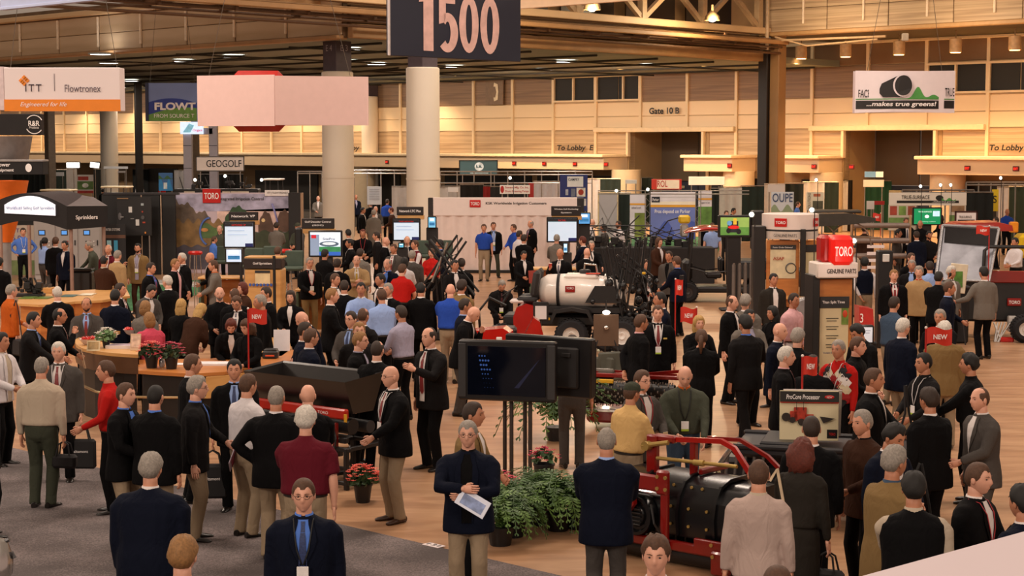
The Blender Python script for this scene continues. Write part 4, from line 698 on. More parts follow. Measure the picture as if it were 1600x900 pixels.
# far spot lamps with small glare points
for i, (x, y, lab) in enumerate(((1275, 281, 'above the vertical letter poster'), (653, 0, ''), (1069, 0, ''), (1438, 291, 'left over the pipe logo header'), (1469, 289, 'middle over the pipe logo header'), (1485, 289, 'right over the pipe logo header'), (963, 298, 'left over the silver panel'), (1012, 296, 'over the narrow booth poster'), (352, 275, 'in the far cart row'), (305, 281, 'beside the arch tower'), (409, 281, 'near the cart roof'), (1268, 328, 'over the parts cylinder rear'), (1334, 376, 'by the red logo box'), (1563, 278, 'at the right truss'), (797, 278, 'over the red lettered sign'), (1174, 335, 'over the mower television'))):
    if not lab: continue
    Y = 36.5 if y > 320 else 60; t = at('spot_lamp', 'small bright spot lamp '+lab, 'lamp', x, y, Y, group='small clamp spot lamps'); m = MB(); m.ball((0, -.03, 0), .045); m.build('bulb', M('#fff0d8', .4, emit=25), t); m = MB(); m.lathe([(.03, .1), (.06, .0), (.065, -.03)], 12, axis='Y'); m.build('shade', DGR, t); tb(t, 'arm', DGR, [(0, .08, 0), (.1, .2, -.05), (.12, .3, -.35), (.12, .3, -t.location.z)], .012, 5)
# --- golf-sprinkler podium
Y = 36; s = pxm(Y); c = Yp(411, 460, Y); t = thing('display_podium', 'wooden podium with black header reading golf sprinklers', 'podium', (c.x, Y, 0), -.08); Z = lambda y: Yp(411, y, Y).z
bx(t, 'body', WD, (0, .25, Z(421)/2), (58*s, .5, Z(421)), .02); bx(t, 'header', M('#241512', .5), (0, .15, Z(412)), (60*s, .34, 16*s), .01); text('Golf Sprinklers', 30*s, 4.6*s, TXW, t, (0, -.03, Z(412)), bold=.02); bx(t, 'paper', M('#ddc79a', .6), (0, -.02, Z(434)), (24*s, .01, 20*s), .002); bx(t, 'paper_head', DGR, (0, -.03, Z(424.5)), (24*s, .008, 4*s), .0)
m = MB(); [m.box((-20*s+5.6*s*k, -.02, Z(445)), (3.6*s, .02, 4*s), .002) for k in range(8)]; o = m.build('nozzle_row', M('#3a5aa8', .5), t); tag(o, kind='stuff'); bx(t, 'top', WD, (0, .3, Z(403)), (60*s, .5, .04), .01)
for x, y0, y1, i in ((377, 410, 440, 0), (429, 400, 466, 1)): tt = at('pointer_pole', ['short black upright pole left of the podium', 'short black upright pole before the podium'][i], 'pole', x, y1, 34.5, z=0); tb(tt, 'rod', BLK, [(0, 0, 0), (0, 0, Yp(x, y0, 34.5).z)], .03, 6); m = MB(); m.cyl((0, 0, .02), .16, .04, 16); m.build('foot', BLK, tt)
# desk behind podium, green chairs and stools
def desk(lab, x0, x1, yt, Y, z=1.0, wood=WD, side='#4a5a48', rz=0):
    c = Yp((x0+x1)/2, yt, Y); w = (x1-x0)*pxm(Y); t = thing('demo_desk', lab, 'desk', (c.x, Y, 0), rz); zt = z; bx(t, 'top', wood, (0, .2, zt), (w, .7, .05), .01)
    for sx in (-1, 1): bx(t, 'side_panel', M(side, .6), (sx*(w/2-.04), .2, zt/2-.02), (.06, .6, zt-.05), .01)
    bx(t, 'modesty_panel', WDo, (0, .35, zt*.5), (w-.1, .04, zt*.85), .01); return t
desk('wooden demo desk under the first kiosk screen', 310, 382, 416, 42); desk('wooden demo desk in front of the stadium screen', 462, 520, 427, 38.5); desk('wooden demo desk below the network kiosk', 592, 650, 430, 41); desk('small wooden counter beside the red folder reader', 826, 900, 410, 45)
def dchair(lab, x, y, Y, rz=0, col='#3c4a3e', group='green padded stools'):
    t = at('padded_chair', lab, 'chair', x, y, Y, rz, group, z=0); zt = Yp(x, y, Y).z; zs = zt-.42; fab = M(col, .7)
    m = MB(); m.box((0, .22, zt-.2), (.46, .07, .4), .05, (-.12, 0, 0)); m.build('backrest', fab, t); bx(t, 'seat', fab, (0, 0, zs), (.46, .46, .1), .04)
    for sx, sy in ((1, 1), (1, -1), (-1, 1), (-1, -1)): tb(t, 'leg', CHR if col != '#2f2b27' else DGR, [(sx*.17, sy*.17, zs-.03), (sx*.22, sy*.22, 0)], .014, 6)
    return t
for lab, x, y, Y in (('green chair right of the first kiosk screen', 395, 388, 41), ('green chair left of the dark-suited back', 424, 385, 42), ('green chair below the landscape wall edge', 458, 392, 41.5), ('green chair behind the boom left', 656, 376, 47), ('green chair behind the boom right', 694, 376, 47), ('green chair behind the seated blue shirt', 350, 385, 47)): dchair(lab, x, y, Y)
for lab, x, y in (('red-topped chrome stool before the landscape wall', 305, 395), ('red-topped chrome stool by the grey shirt', 445, 392)):
    Y = 45; t = at('bar_stool', lab, 'stool', x, y, Y, z=0, group='red-topped chrome stools'); z = Yp(x, y, Y).z; m = MB(); m.cyl((0, 0, z), .19, .09, 20, b=.03); m.build('seat', RED, t); m = MB(); [m.tube([(.13*math.cos(a), .13*math.sin(a), z-.04), (.2*math.cos(a), .2*math.sin(a), 0)], .012, 6) for a in (0, 1.57, 3.14, 4.71)]; m.lathe([(.17, z*.45), (.18, z*.45+.015)], 20); m.build('leg_frame', CHR, t)
# --- left display counter and curved reception desk
def counter(name, lab, outer, inner, z, th, top, body, bz, inset=.12, cat='counter'):
    P = [Zp(x, y, z) for x, y in outer]; Q = [Zp(x, y, z) for x, y in inner]; c = sum((p for p in P+Q), Vector())/len(P+Q); c.z = 0; t = thing(name, lab, cat, c)
    poly = [((p-c).x, (p-c).y) for p in P]+[((p-c).x, (p-c).y) for p in Q]; m = MB(); m.prism(poly, z-th, z, 'XY'); m.build('worktop', top, t, False); cx = sum(p[0] for p in poly)/len(poly); cy = sum(p[1] for p in poly)/len(poly)
    m = MB(); m.prism([(x+(cx-x)*inset*.6, y+(.10 if i < len(P) else -.06)) for i, (x, y) in enumerate(poly)], 0, z-th, 'XY'); m.build('body', body, t, False)
    return t, c
t, c = counter('display_counter', 'light wood display counter with inset turf photographs', [(26, 474), (60, 476), (90, 475), (117, 471), (160, 469), (203, 462)], [(195, 446), (150, 452), (118, 454), (60, 457), (34, 459)], 1.02, .05, WD, WDo, 0)
for k, (x, y) in enumerate(((44, 465), (69, 465), (108, 462), (136, 460))):
    p = Zp(x, y, 1.03)-c; bx(t, 'photo_inset', M(['#5f7a34', '#5f7a34', '#3f6a6a', '#d8c8b0'][k], .3, var=.5, scale=6), p, (.3, .5, .01), .002)
tt = at('nozzle_case', 'open wooden case of sprinkler parts on the display counter', 'case', 64, 452, 37.5, z=1.02); bx(tt, 'box', WD, (0, 0, .06), (.55, .3, .12), .01); m = MB(); [m.cyl((-.2+.1*k, -.05, .15), .03, .06, 10) for k in range(5)]; [m.cyl((-.2+.1*k, .06, .15), .025, .08, 10) for k in range(5)]; tag(m.build('nozzle_row', M('#4a4440', .4), tt), kind='stuff')
tt = at('part_block', 'black ribbed valve block at the left of the counter', 'valve', 46, 440, 36.6, z=1.02); m = MB(); R = random.Random(2); [m.box((R.uniform(-.25, .25), R.uniform(-.1, .1), R.uniform(.05, .3)), (R.uniform(.06, .14),)*3, .01) for _ in range(16)]; [m.tube([(R.uniform(-.25, .25), 0, .1), (R.uniform(-.25, .25), 0, .4)], .02, 6) for _ in range(6)]; tag(m.build('valve_cluster', BLK, tt), kind='stuff'); bx(tt, 'base', BLK, (0, 0, .03), (.6, .3, .06), .01)
tt = at('leather_case', 'black padded case on the counter below the black suit', 'bag', 128, 414, 43, z=0); bx(tt, 'body', M('#17120f', .4), (0, 0, .55), (.55, .4, 1.1), .05); bx(tt, 'lid', M('#17120f', .4), (0, -.02, 1.13), (.6, .44, .06), .03)
t, c = counter('reception_desk', 'curved light wood reception desk with dark front band', [(117, 531), (119, 538), (128, 544), (145, 548), (170, 551), (195, 553), (216, 554)], [(216, 541), (180, 537), (150, 533), (135, 527), (131, 521)], 1.08, .05, WD, M('#1c1512', .45), 0, .10, 'desk')
P = [Zp(x, y, 1.03) for x, y in ((117, 535), (119, 542), (128, 548), (145, 553), (170, 556), (195, 558), (216, 559))]; m = MB(); vs = []
for p in P: q = p-c; vs += [(q.x, q.y-.01, 1.03), (q.x, q.y-.01, .78), (q.x, q.y+.06, .78), (q.x, q.y+.06, 1.03)]
m.add(vs, [(4*k+a, 4*k+4+a, 4*k+4+(a+1) % 4, 4*k+(a+1) % 4) for k in range(len(P)-1) for a in range(4)]); m.build('front_band', M('#5a3c26', .4, var=.1), t); p = Zp(230, 620, .5)-c
m = MB(); pp = [Zp(x, y, .55)-c for x, y in ((124, 600), (150, 612), (190, 620), (262, 621), (330, 621))]; m.tube(pp, .02, 6); m.build('foot_rail', M('#b89a70', .3, .6), t)
t, c = counter('reception_counter', 'lower straight section of the reception desk with flower pots', [(216, 579), (260, 582), (300, 584), (350, 581), (410, 573), (470, 563), (503, 556)], [(503, 540), (455, 547), (400, 552), (330, 560), (216, 562)], .92, .05, WDo, M('#1a1412', .45), 0, .06, 'desk')
P = [Zp(x, y, .86)-c for x, y in ((322, 590), (350, 588), (410, 580), (470, 570), (503, 563))]; m = MB(); vs = []
for q in P: vs += [(q.x, q.y-.03, .87), (q.x, q.y-.03, .56), (q.x, q.y+.02, .56), (q.x, q.y+.02, .87)]
m.add(vs, [(4*k+a, 4*k+4+a, 4*k+4+(a+1) % 4, 4*k+(a+1) % 4) for k in range(len(P)-1) for a in range(4)]); m.build('wood_front', WD, t)
counter('rear_counter', 'inner wood counter of the reception desk by the bowl', [(160, 516), (185, 518), (214, 510), (216, 506)], [(205, 500), (180, 507), (160, 510)], 1.08, .05, WD, M('#8a5a34', .5), 0); counter('side_counter', 'inner wood work surface right of the printer', [(400, 558), (440, 556), (455, 545)], [(450, 520), (402, 520), (398, 540)], .92, .04, WD, M('#8a5a34', .5), 0)
def pot(lab, x, y, Y, z, h, pr, col, fc, n=70, seed=1, fr=.20, name='potted_flower'):
    c = Yp(x, y, Y); t = thing(name, lab, 'potted plant', (c.x, Y, z)); R = random.Random(seed); m = MB(); m.lathe([(0, 0), (pr*.75, 0), (pr, h), (pr*1.08, h), (pr*1.08, h+.02), (pr*.9, h+.02), (pr*.9, h-.02), (0, h-.02)], 20); m.build('pot', BLK, t)
    m = MB(); f = MB(); ft = MB()
    for k in range(n*2):
        a, e, q = R.uniform(0, 2*PI), R.uniform(-.2, 1.4), R.uniform(.5, 1); p = Vector((math.cos(a)*math.cos(e), math.sin(a)*math.cos(e), math.sin(e)*.8))*fr*q+Vector((0, 0, h+.05)); d = Vector((R.uniform(-1, 1), R.uniform(-1, 1), R.uniform(-.3, 1))).normalized(); s_ = d.orthogonal()*.022; m.add([p-d*.045, p+s_, p+d*.045, p-s_], [(0, 1, 2, 3)])
    tag(m.build('leaves', M(col, .6, var=.4, scale=20), t, False), kind='stuff')
    for k in range(n):
        a, e = R.uniform(0, 2*PI), R.uniform(.0, 1.45); p = Vector((math.cos(a)*math.cos(e), math.sin(a)*math.cos(e), math.sin(e)*.85))*fr*R.uniform(.95, 1.15)+Vector((0, 0, h+.06)); 
        for j in range(5):
            b = 2*PI*j/5+a; u = Vector((math.cos(b), math.sin(b), .3)); v = Vector((-math.sin(b), math.cos(b), 0)); f.add([p, p+u*.022+v*.012, p+u*.036, p+u*.022-v*.012], [(0, 1, 2, 3)])
    tag(f.build('blossoms', M(fc, .6, var=.2, scale=20), t, False), kind='stuff'); return t
pot('pot of orange pink flowers left on the reception counter', 237, 570, 25.6, .92, .16, .10, '#33452a', '#e06a5c', 60, 1, .19); pot('pot of crimson flowers right on the reception counter', 268, 573, 25.5, .92, .16, .10, '#33452a', '#b83850', 60, 2, .19); pot('pot of salmon red flowers on the floor by the stand', 567, 785, 20.3, 0, .20, .11, '#33502a', '#e8604e', 80, 3, .20)
pot('bunch of white and red flowers on the curved desk', 166, 540, 26.8, 1.08, .1, .06, '#5a7a4a', '#e8e0d4', 46, 4, .16, 'flower_bouquet')
for lab, x, y, Y in (('glass bowl of red candies on the curved desk', 138, 527, 27.2), ('glass bowl of red candies by the pink jacket', 206, 502, 28.6)):
    c = Yp(x, y, Y); t = thing('candy_bowl', lab, 'bowl', (c.x, Y, 1.08), 0, 'bowls of candy'); m = MB(); m.lathe([(.05, 0), (.1, .03), (.14, .09), (.15, .1), (.135, .09), (.09, .03), (0, .02)], 20); m.build('glass', M('#d8c8c8', .1, var=.02), t); R = random.Random(x); m = MB(); [m.ball((R.uniform(-.1, .1), R.uniform(-.1, .1), .09+R.uniform(0, .03)), .022, 6, 4) for _ in range(36)]; tag(m.build('candies', M('#c83028', .3, var=.5, scale=30), t), kind='stuff')
def flatb(name, lab, cat, x, y, Y, z, w, d, col, rx=0, rz=0, h=.012, pr=None):
    c = Yp(x, y, Y); t = thing(name, lab, cat, (c.x, Y, z), rz); bx(t, 'sheet', M(col, .5, var=.05), (0, 0, (h/2 if not rx else d/2*math.sin(rx))), (w, d, h), .001, (rx, 0, 0))
    if pr: bx(t, 'print', M(pr, .5, var=.5, scale=9), (0, -.006, (h+.002 if not rx else d/2*math.sin(rx)+.008)), (w*.8, d*.7, .004), .0, (rx, 0, 0))
    return t
flatb('brochure_stack', 'white brochure stack on the curved desk', 'papers', 193, 540, 26.8, 1.08, .5, .3, '#e0d8d8', h=.05, pr='#a890a0'); flatb('desk_card', 'small cream card standing on the curved desk', 'card', 146, 540, 26.4, 1.08, .2, .16, '#d8c49c', 1.3, 0, pr='#a88a5a'); flatb('desk_card', 'cream brochure holder left of the flower pots', 'card', 212, 540, 26.5, 1.08, .16, .26, '#c8a888', 1.3, 0, pr='#e0b8a0'); flatb('paper_sheet', 'white papers right of the crimson flowers', 'papers', 287, 566, 26, .92, .3, .2, '#ece8e8'); flatb('paper_sheet', 'white papers before the auburn-haired reader', 'papers', 335, 566, 26, .92, .5, .3, '#e6e2e4', h=.03); flatb('white_board', 'blank white card standing behind the inner counter', 'card', 440, 515, 27.5, .95, .26, .34, '#dcd8dc', 1.45)
t = at('card_printer', 'small black printer with coloured lights on the inner counter', 'printer', 423, 535, 26.8, z=.92); bx(t, 'body', DGR, (0, 0, .06), (.24, .24, .12), .02); bx(t, 'lid', BLK, (0, 0, .13), (.2, .2, .03), .01); bx(t, 'lamp_strip', M('#c04020', .4, emit=.6), (0, -.125, .05), (.14, .006, .02), .001)
t = at('glass_jar', 'clear glass jar with flower between the pots', 'jar', 253, 565, 25.7, z=.92); m = MB(); m.lathe([(.03, 0), (.045, .02), (.045, .1), (.03, .12), (.035, .13)], 14); m.build('glass', M('#a8a4a4', .08, .3), t)
# --- parts towers
def flagged(name, lab, x, ytop, ybase, Y, fx0, fx1, fy1, s_='NEW', wave=1):
    p = Yp(x, ytop, Y); zb_ = 0; t = thing(name, lab, 'flag', (p.x, Y, max(0, zb_)), 0); z1 = p.z-max(0, zb_); tb(t, 'pole', M('#b01c16', .4), [(0, 0, 0), (0, 0, z1)], .012, 8); m = MB(); m.ball((0, 0, z1), .018, 8, 6); m.build('finial', M('#e8d8d0', .3), t); s = Y/FP; w = (fx1-fx0)*s; sg = 1 if abs(fx0-x) < abs(fx1-x) else -1; h = (fy1-ytop)*s*.82; n = 12; vs = []
    f = lambda u: .035*w*4*math.sin(u*2*PI*.95)*.5
    for k in range(n+1):
        u = k/n
        for v in (0, 1): vs.append((sg*w*u, -.03*math.sin(u*5), z1-.04*h-v*h+f(u)*sg))
    m = MB(); m.add(vs, [(2*k, 2*k+2, 2*k+3, 2*k+1) for k in range(n)]); m.build('flag_cloth', M('#cc2e1c', .5, var=.05), t, True, 3); text(s_, w*.52, h*.3, TXW, t, (sg*w*.5, -.05, z1-.54*h), bold=.03, name='lettering'); m = MB(); m.cyl((0, 0, .01), .05, .02, 12); m.build('foot', BLK, t)
flagged('new_flag', 'red new flag over the reception desk', 387.5, 482, 604, 25.2, 387, 416, 510); flagged('new_flag', 'narrow red new flag beside the navy blazer', 1055.5, 436, 560, 32, 1056, 1068, 466); flagged('new_flag', 'red new flag above the blond woman', 1088.5, 480, 606, 27.5, 1063, 1088, 509); flagged('new_flag', 'red new flag standing by the product poster', 1254, 556, 690, 19.6, 1254, 1278, 592)
flagged('new_flag', 'red new flag in front of the tan brown jacket', 1447, 512, 640, 20.5, 1447, 1489, 543); flagged('new_flag', 'red new flag on the silver panel machine', 1546, 353, 385, 36, 1526, 1546, 369); flagged('new_flag', 'small far red new flag by the roller display', 1376, 333, 360, 58, 1364, 1376, 347)
Y = 27; s = pxm(Y); c = Yp(1302, 450, Y); t = thing('parts_tower', 'tall parts tower with glowing red logo box and tine poster', 'display tower', (c.x, Y, 0), .10); Z = lambda y: Yp(1302, y, Y).z; X = lambda x: (x-1302)*s
bx(t, 'body', M('#17120f', .5), (0, .2, Z(432)/2), (68*s, .34, Z(432)), .01); bx(t, 'wood_panel', WDo, (X(1305), .01, Z(432)/2), (54*s, .06, Z(440)), .01); bx(t, 'end_panel', M('#120e0d', .5), (X(1271), .1, Z(430)/2), (11*s, .5, Z(428)), .01)
bx(t, 'poster', M('#d9c8a0', .6, var=.04), (X(1303), -.03, Z(540)), (46*s, .02, 150*s), .003); bx(t, 'poster_head', DGR, (X(1303), -.045, Z(472)), (47*s, .02, 18*s), .003); text('Titan Split Tines', 36*s, 5.5*s, TXW, t, (X(1301), -.06, Z(472)), bold=.02); bx(t, 'poster_picture', M('#6f8a3a', .5, var=.4, scale=9), (X(1320), -.045, Z(494)), (11*s, .01, 26*s), .001); m = MB(); m.ball((X(1320), -.05, Z(490)), (.04, .01, .06), 10, 6); m.build('poster_emblem', M('#d04a24', .5), t)
for k, y in enumerate((497, 510, 524, 538)): bx(t, 'print_line', M('#4a4438', .5), (X(1300), -.042, Z(y)), (20*s, .006, 1.2*s), 0); bx(t, 'print_line', M('#4a4438', .5), (X(1299), -.042, Z(y+4)), (16*s, .006, 1.2*s), 0)
text('Available for Spring', 24*s, 4*s, M('#2a3a7a', .5), t, (X(1298), -.045, Z(551)), shear=.2); bx(t, 'name_box', M('#d8cdc4', .5, var=.03), (X(1302), .02, Z(421)), (66*s, .5, 24*s), .02); text('GENUINE PARTS', 46*s, 7*s, TXK, t, (X(1308), -.24, Z(422)), bold=.02)
m = MB(); m.box((0, 0, 0), (36*s, .42, 46*s), .06); o = m.build('logo_box', M('#d41a12', .35, var=.03, emit=.25), t); o.location = (X(1308), -.08, Z(390)); m = MB(); m.box((0, 0, 0), (16*s, .34, 44*s), .05); o = m.build('logo_box_back', M('#a81410', .4), t); o.location = (X(1287), .05, Z(389)); text('TORO', 28*s, 15*s, TXW, t, (X(1309), -.30, Z(391)), bold=.02)
l = bpy.data.lights.new('logo_light', 'POINT'); l.energy = 5; l.color = (1, .7, .6); l.shadow_soft_size = .05; lo = bpy.data.objects.new('logo_light', l); COL.objects.link(lo); lo.location = (c.x+.05, Y-.7, Z(405))
Y = 38; s = pxm(Y); c = Yp(1234, 400, Y); t = thing('parts_stand', 'round-topped wooden parts stand with white logo cylinder', 'display stand', (c.x, Y, 0)); Z = lambda y: Yp(1234, y, Y).z; X = lambda x: (x-1234)*s
m = MB(); m.lathe([(44*s, Z(357)), (44*s, Z(334)), (42*s, Z(333.5)), (0, Z(333.5))], 40); m.build('top_cylinder', M('#ead9d2', .45, var=.03), t); m = MB(); m.lathe([(43.6*s, Z(372)), (43.6*s, Z(360))], 40); m.build('name_band', M('#c9bcb2', .5), t); m = MB(); m.lathe([(43*s, Z(360)), (43*s, Z(357))], 40); m.build('gap_ring', DGR, t)
for a, ww in ((-28, 20), (52, 15)): q = math.radians(a); r = 44*s+.012; text('TORO', ww*s*.8, 4.6*s, TXW, t, (r*math.sin(q)*1.01, -(r+.012)*math.cos(q), Z(346)), rot=(0, 0, q), bold=.02); m = MB(); m.box((0, 0, 0), (ww*s, .012, 13*s), .005); o = m.build('logo_plate', RED, t); o.location = (r*math.sin(q), -(r-.002)*math.cos(q), Z(346)); o.rotation_euler = (0, 0, q)
text('GENUINE PARTS', 36*s, 4.6*s, TXK, t, (-14*s, -(42*s), Z(366)), rot=(0, 0, -.32)); 
bx(t, 'left_post', M('#17110f', .5), (X(1184), -.1, Z(352)/2), (19*s, .4, Z(352)), .02); bx(t, 'center_post', M('#17110f', .5), (X(1247), -.62, Z(356)/2), (8*s, .12, Z(356)), .01); bx(t, 'wood_panel', WDo, (X(1219), -.35, Z(374)/2+.35), (50*s, .06, Z(374)-.7), .01, (0, 0, -.12)); bx(t, 'wood_panel', WDo, (X(1264), -.35, Z(374)/2+.35), (26*s, .06, Z(374)-.7), .01, (0, 0, .4))
bx(t, 'poster', M('#d6c6a2', .6), (X(1219), -.39, Z(410)), (39*s, .02, 46*s), .002, (0, 0, -.12)); bx(t, 'poster_head', DGR, (X(1219), -.405, Z(384.5)), (39*s, .02, 7*s), .002, (0, 0, -.12)); text('ASAP', 17*s, 5*s, M('#a02a1c', .5), t, (X(1212), -.42, Z(402)), rot=(0, 0, -.12), bold=.02); text('Faster Order Delivery!', 30*s, 3*s, TXW, t, (X(1218), -.44, Z(385)), rot=(0, 0, -.12)); m = MB(); m.lathe([(7*s, 0), (8.6*s, .01), (8.6*s, .02)], 20, axis='Y'); o = m.build('clock_print', M('#4a4846', .5), t); o.location = (X(1231), -.44, Z(417)); bx(t, 'poster', M('#c8b890', .6), (X(1262), -.44, Z(412)), (20*s, .02, 40*s), .002, (0, 0, .4)); bx(t, 'poster_head', DGR, (X(1262), -.46, Z(386)), (20*s, .02, 11*s), .002, (0, 0, .4))
m = MB(); m.lathe([(0, Z(459)), (36*s, Z(459)), (36*s, Z(463)), (0, Z(463))], 32, c=(.1, -.3, 0)); m.build('round_shelf', WD, t); bx(t, 'core', M('#2a1c14', .5), (0, .1, Z(460)/2), (.7, .5, Z(460)), .02); bx(t, 'screen', BLK, (X(1258), -.6, Z(443)), (9*s, .05, 24*s), .01)
# television with mower picture
t, w, h, zc = monitor('mower_television', 'television showing a red mower on grass', 1122, 336, 1174, 371, 44, '#7f9a4c', [('p', '#4f7a34', 0, .55, 1, 1), ('p', '#1c1c20', .25, .2, .62, .85), ('e', '#c01c18', .26, .45, .66, .66), ('e', '#101012', .2, .6, .36, .9), ('e', '#101012', .55, .65, .72, .95), ('p', '#c8a030', .44, .05, .56, .4), ('e', '#5a86a8', .22, .18, .4, .46)], (), .9, bez=.06)
bx(t, 'side_case', BLK, (w/2+.16, .1, zc-.1), (.3, .4, 1.0), .03)
for k in range(6): tt = at('roller_tube', 'grey upright roller tube under the mower television, %s from the left' % ['first', 'second', 'third', 'fourth', 'fifth', 'sixth'][k], 'roller', 1146+k*9, 470, 43+.05*k, z=0, group='upright rollers under the television'); tb(tt, 'tube', M('#6f6864', .4, .3), [(0, 0, 0), (0, 0, 1.25)], .045, 10); m = MB(); m.cyl((0, 0, 1.26), .03, .06, 8); m.build('end_pin', CHR, tt)
# ================================================================ MACHINES
TIRE = M('#17161a', .8); RIM = M('#d8d2cc', .4); DRED = M('#7d100b', .28, var=.08, coat=.4); PLB = M('#0f0f12', .24, var=.1); BRASS = M('#b89a58', .35, .6)
def wheel(t, x, y, z, r, w, rim=RIM, nm='wheel'):
    m = MB(); b = w*.25; m.lathe([(r*.5, -w/2), (r-b, -w/2), (r, -w/2+b), (r, w/2-b), (r-b, w/2), (r*.5, w/2)], 28, (0, 0, 0), 'Y')
    for k in range(28):
        a = 2*PI*k/28
        for s in (-1, 1): m.box((r*1.0*math.cos(a), s*w*.22, r*1.0*math.sin(a)), (.02, w*.36, .03), .0, (0, -a, 0))
    o = m.build(nm, TIRE, t); o.location = (x, y, z); h = MB(); h.lathe([(0, -w*.30), (r*.2, -w*.42), (r*.25, -w*.3), (r*.45, -w*.3), (r*.53, -w*.5), (r*.53, w*.5), (r*.45, w*.3), (0, w*.3)], 20, (0, 0, 0), 'Y'); h.build('rim', rim, o); return o
def bolts(t, pts, r=.012, mat=BRASS):
    m = MB(); [m.cyl(p, r, .014, 8, 'Y') for p in pts]; tag(m.build('bolt_set', mat, t), kind='stuff')
# --- big aerator in front (red frame, black hood)
c = Zp(1082, 872); t = thing('turf_aerator', 'large red-framed black-hooded turf aerator between the navy and beige backs', 'machine', (c.x, c.y, 0), HR+.05)
W = 1.72
def hood(x0, x1, nm, r=.0, z1=.86):
    prof = [(-.34, .30), (-.36, .52), (-.33, .68), (-.24, .80+r), (-.10, z1+r), (.22, z1+r), (.40, .78), (.48, .62), (.50, .30)]; m = MB(); m.prism(prof, x0, x1, 'YZ'); o = m.build(nm, PLB, t, True, .5)
    return o
hood(-.80, -.42, 'hood_section'); hood(-.40, .06, 'hood_section', .02); hood(.08, .50, 'hood_section', .02); hood(.52, .86, 'end_cover', -.01)
m = MB()
for x in (-.41, .07, .51): m.prism([(-.37, .32), (-.39, .52), (-.35, .71), (-.25, .85), (-.10, .905), (.22, .905), (.24, .87), (-.09, .87), (-.22, .82), (-.31, .69), (-.345, .52), (-.33, .32)], x-.015, x+.015, 'YZ')
m.build('hood_rib', PLB, t, True, .5)
bolts(t, [(x, -.365, z) for x in (-.3, -.02, .2, .42) for z in (.42, .60)]+[(x, -.27, .80) for x in (-.05, .17, .3)], .016)
m = MB(); m.box((-.42, -.50, .84), (.86, .05, .17), .02); m.box((-.02, -.50, .86), (.14, .08, .25), .02); m.box((-.70, -.50, .86), (.10, .08, .22), .02); m.build('front_plate', DRED, t)
m = MB(); m.box((.0, -.49, .52), (.09, .05, .62), .01); m.box((.0, -.49, .22), (.07, .05, .18), .01); m.build('drop_leg', DRED, t); m = MB(); m.prism([(-.52, .78), (-.36, .78), (-.34, .60), (-.44, .48), (-.54, .60)], -.56, -.50); m.build('blade_bracket', DRED, t); m = MB(); m.box((-.80, -.46, .48), (.06, .05, .62), .01); m.build('side_leg', DRED, t)
m = MB(); m.box((0, -.42, .22), (1.7, .07, .10), .015); m.box((.55, -.44, .26), (.44, .05, .16), .01); m.box((.66, -.46, .13), (.2, .10, .24), .02); m.box((-.62, -.40, .30), (.5, .05, .06), .01); m.build('lower_frame', DRED, t)
bolts(t, [(-.06, -.545, .92), (.04, -.545, .92), (-.06, -.545, .80), (.04, -.545, .80), (-.74, -.545, .9), (.6, -.52, .2), (.72, -.52, .12), (.0, -.52, .28), (-.62, -.44, .36), (.55, -.47, .30)], .02)
m = MB(); m.tube([(-.40, -.05, 1.20), (.02, -.05, 1.24), (.36, -.02, 1.26), (.50, .0, 1.20), (.78, .06, .80)], [(.035, .035)]*5, 4); m.build('hitch_arm', M('#a0140c', .3), t); m = MB(); m.tube([(-.20, .55, 1.16), (.2, .56, 1.18), (.55, .54, 1.05), (.9, .52, .80)], .028, 4); m.build('hitch_arm', DRED, t)
m = MB(); m.box((-.44, -.10, 1.05), (.13, .08, .40), .015); m.box((-.30, -.06, 1.22), (.26, .10, .08), .02); m.box((.02, -.02, 1.02), (.07, .07, .42), .01); m.box((.12, .2, .92), (.05, .5, .06), .01); m.build('hitch_post', DRED, t)
m = MB(); m.tube([(-.36, -.14, 1.02), (.60, -.10, 1.04)], .020, 10); m.tube([(.10, -.135, 1.03), (.22, -.13, 1.032)], .032, 10); m.build('tension_rod', BRASS, t); m = MB(); m.tube([(-.5, -.2, 1.14), (-.2, -.16, 1.2)], .025, 8); m.cyl((-.46, -.18, 1.14), .05, .08, 12, 'Y'); m.build('hydraulic_valve', BRASS, t)
m = MB(); m.lathe([(.0, -.05), (.10, -.06), (.12, -.03), (.15, -.03), (.17, -.07), (.20, -.07), (.21, 0), (.21, .06)], 28, (-.38, -.42, .47), 'Y'); m.build('belt_pulley', PLB, t, True, .5); m = MB(); [m.box((-.38, -.49, .38+.04*k), (.14, .02, .012), .003) for k in range(5)]; tag(m.build('vent_slots', DGR, t), kind='stuff')
m = MB(); m.tube([(-.15, -.52, .62), (-.05, -.6, .45), (0, -.52, .3)], .012, 6); m.tube([(-.6, -.4, .66), (-.5, -.52, .72), (-.35, -.45, .69), (-.2, -.42, .68)], .014, 6); m.build('hose', BLK, t); bx(t, 'steel_shaft', M('#d8d8dc', .15, .9), (-.28, -.40, .71), (.42, .05, .05), .015); m = MB(); m.cyl((-.72, -.38, .70), .05, .12, 14, 'X'); m.cyl((-.58, -.36, .68), .03, .2, 12, 'X'); m.build('chrome_coupling', CHR, t)
m = MB(); m.cyl((0, -.30, .12), .11, 1.62, 20, 'X', b=.02); m.build('front_roller', BLK, t); m = MB(); m.cyl((0, .46, .12), .11, 1.62, 20, 'X', b=.02); m.build('rear_roller', BLK, t)
for k in range(12): m = MB(); m.tube([(-.7+.12*k, -.02, .34), (-.7+.12*k, .03, .04)], [.018, .010], 6); m.build('tine', CHR, t)
bx(t, 'side_plate', PLB, (-.84, .05, .45), (.04, .8, .5), .02); bx(t, 'side_plate', PLB, (.89, .05, .45), (.04, .8, .5), .02)
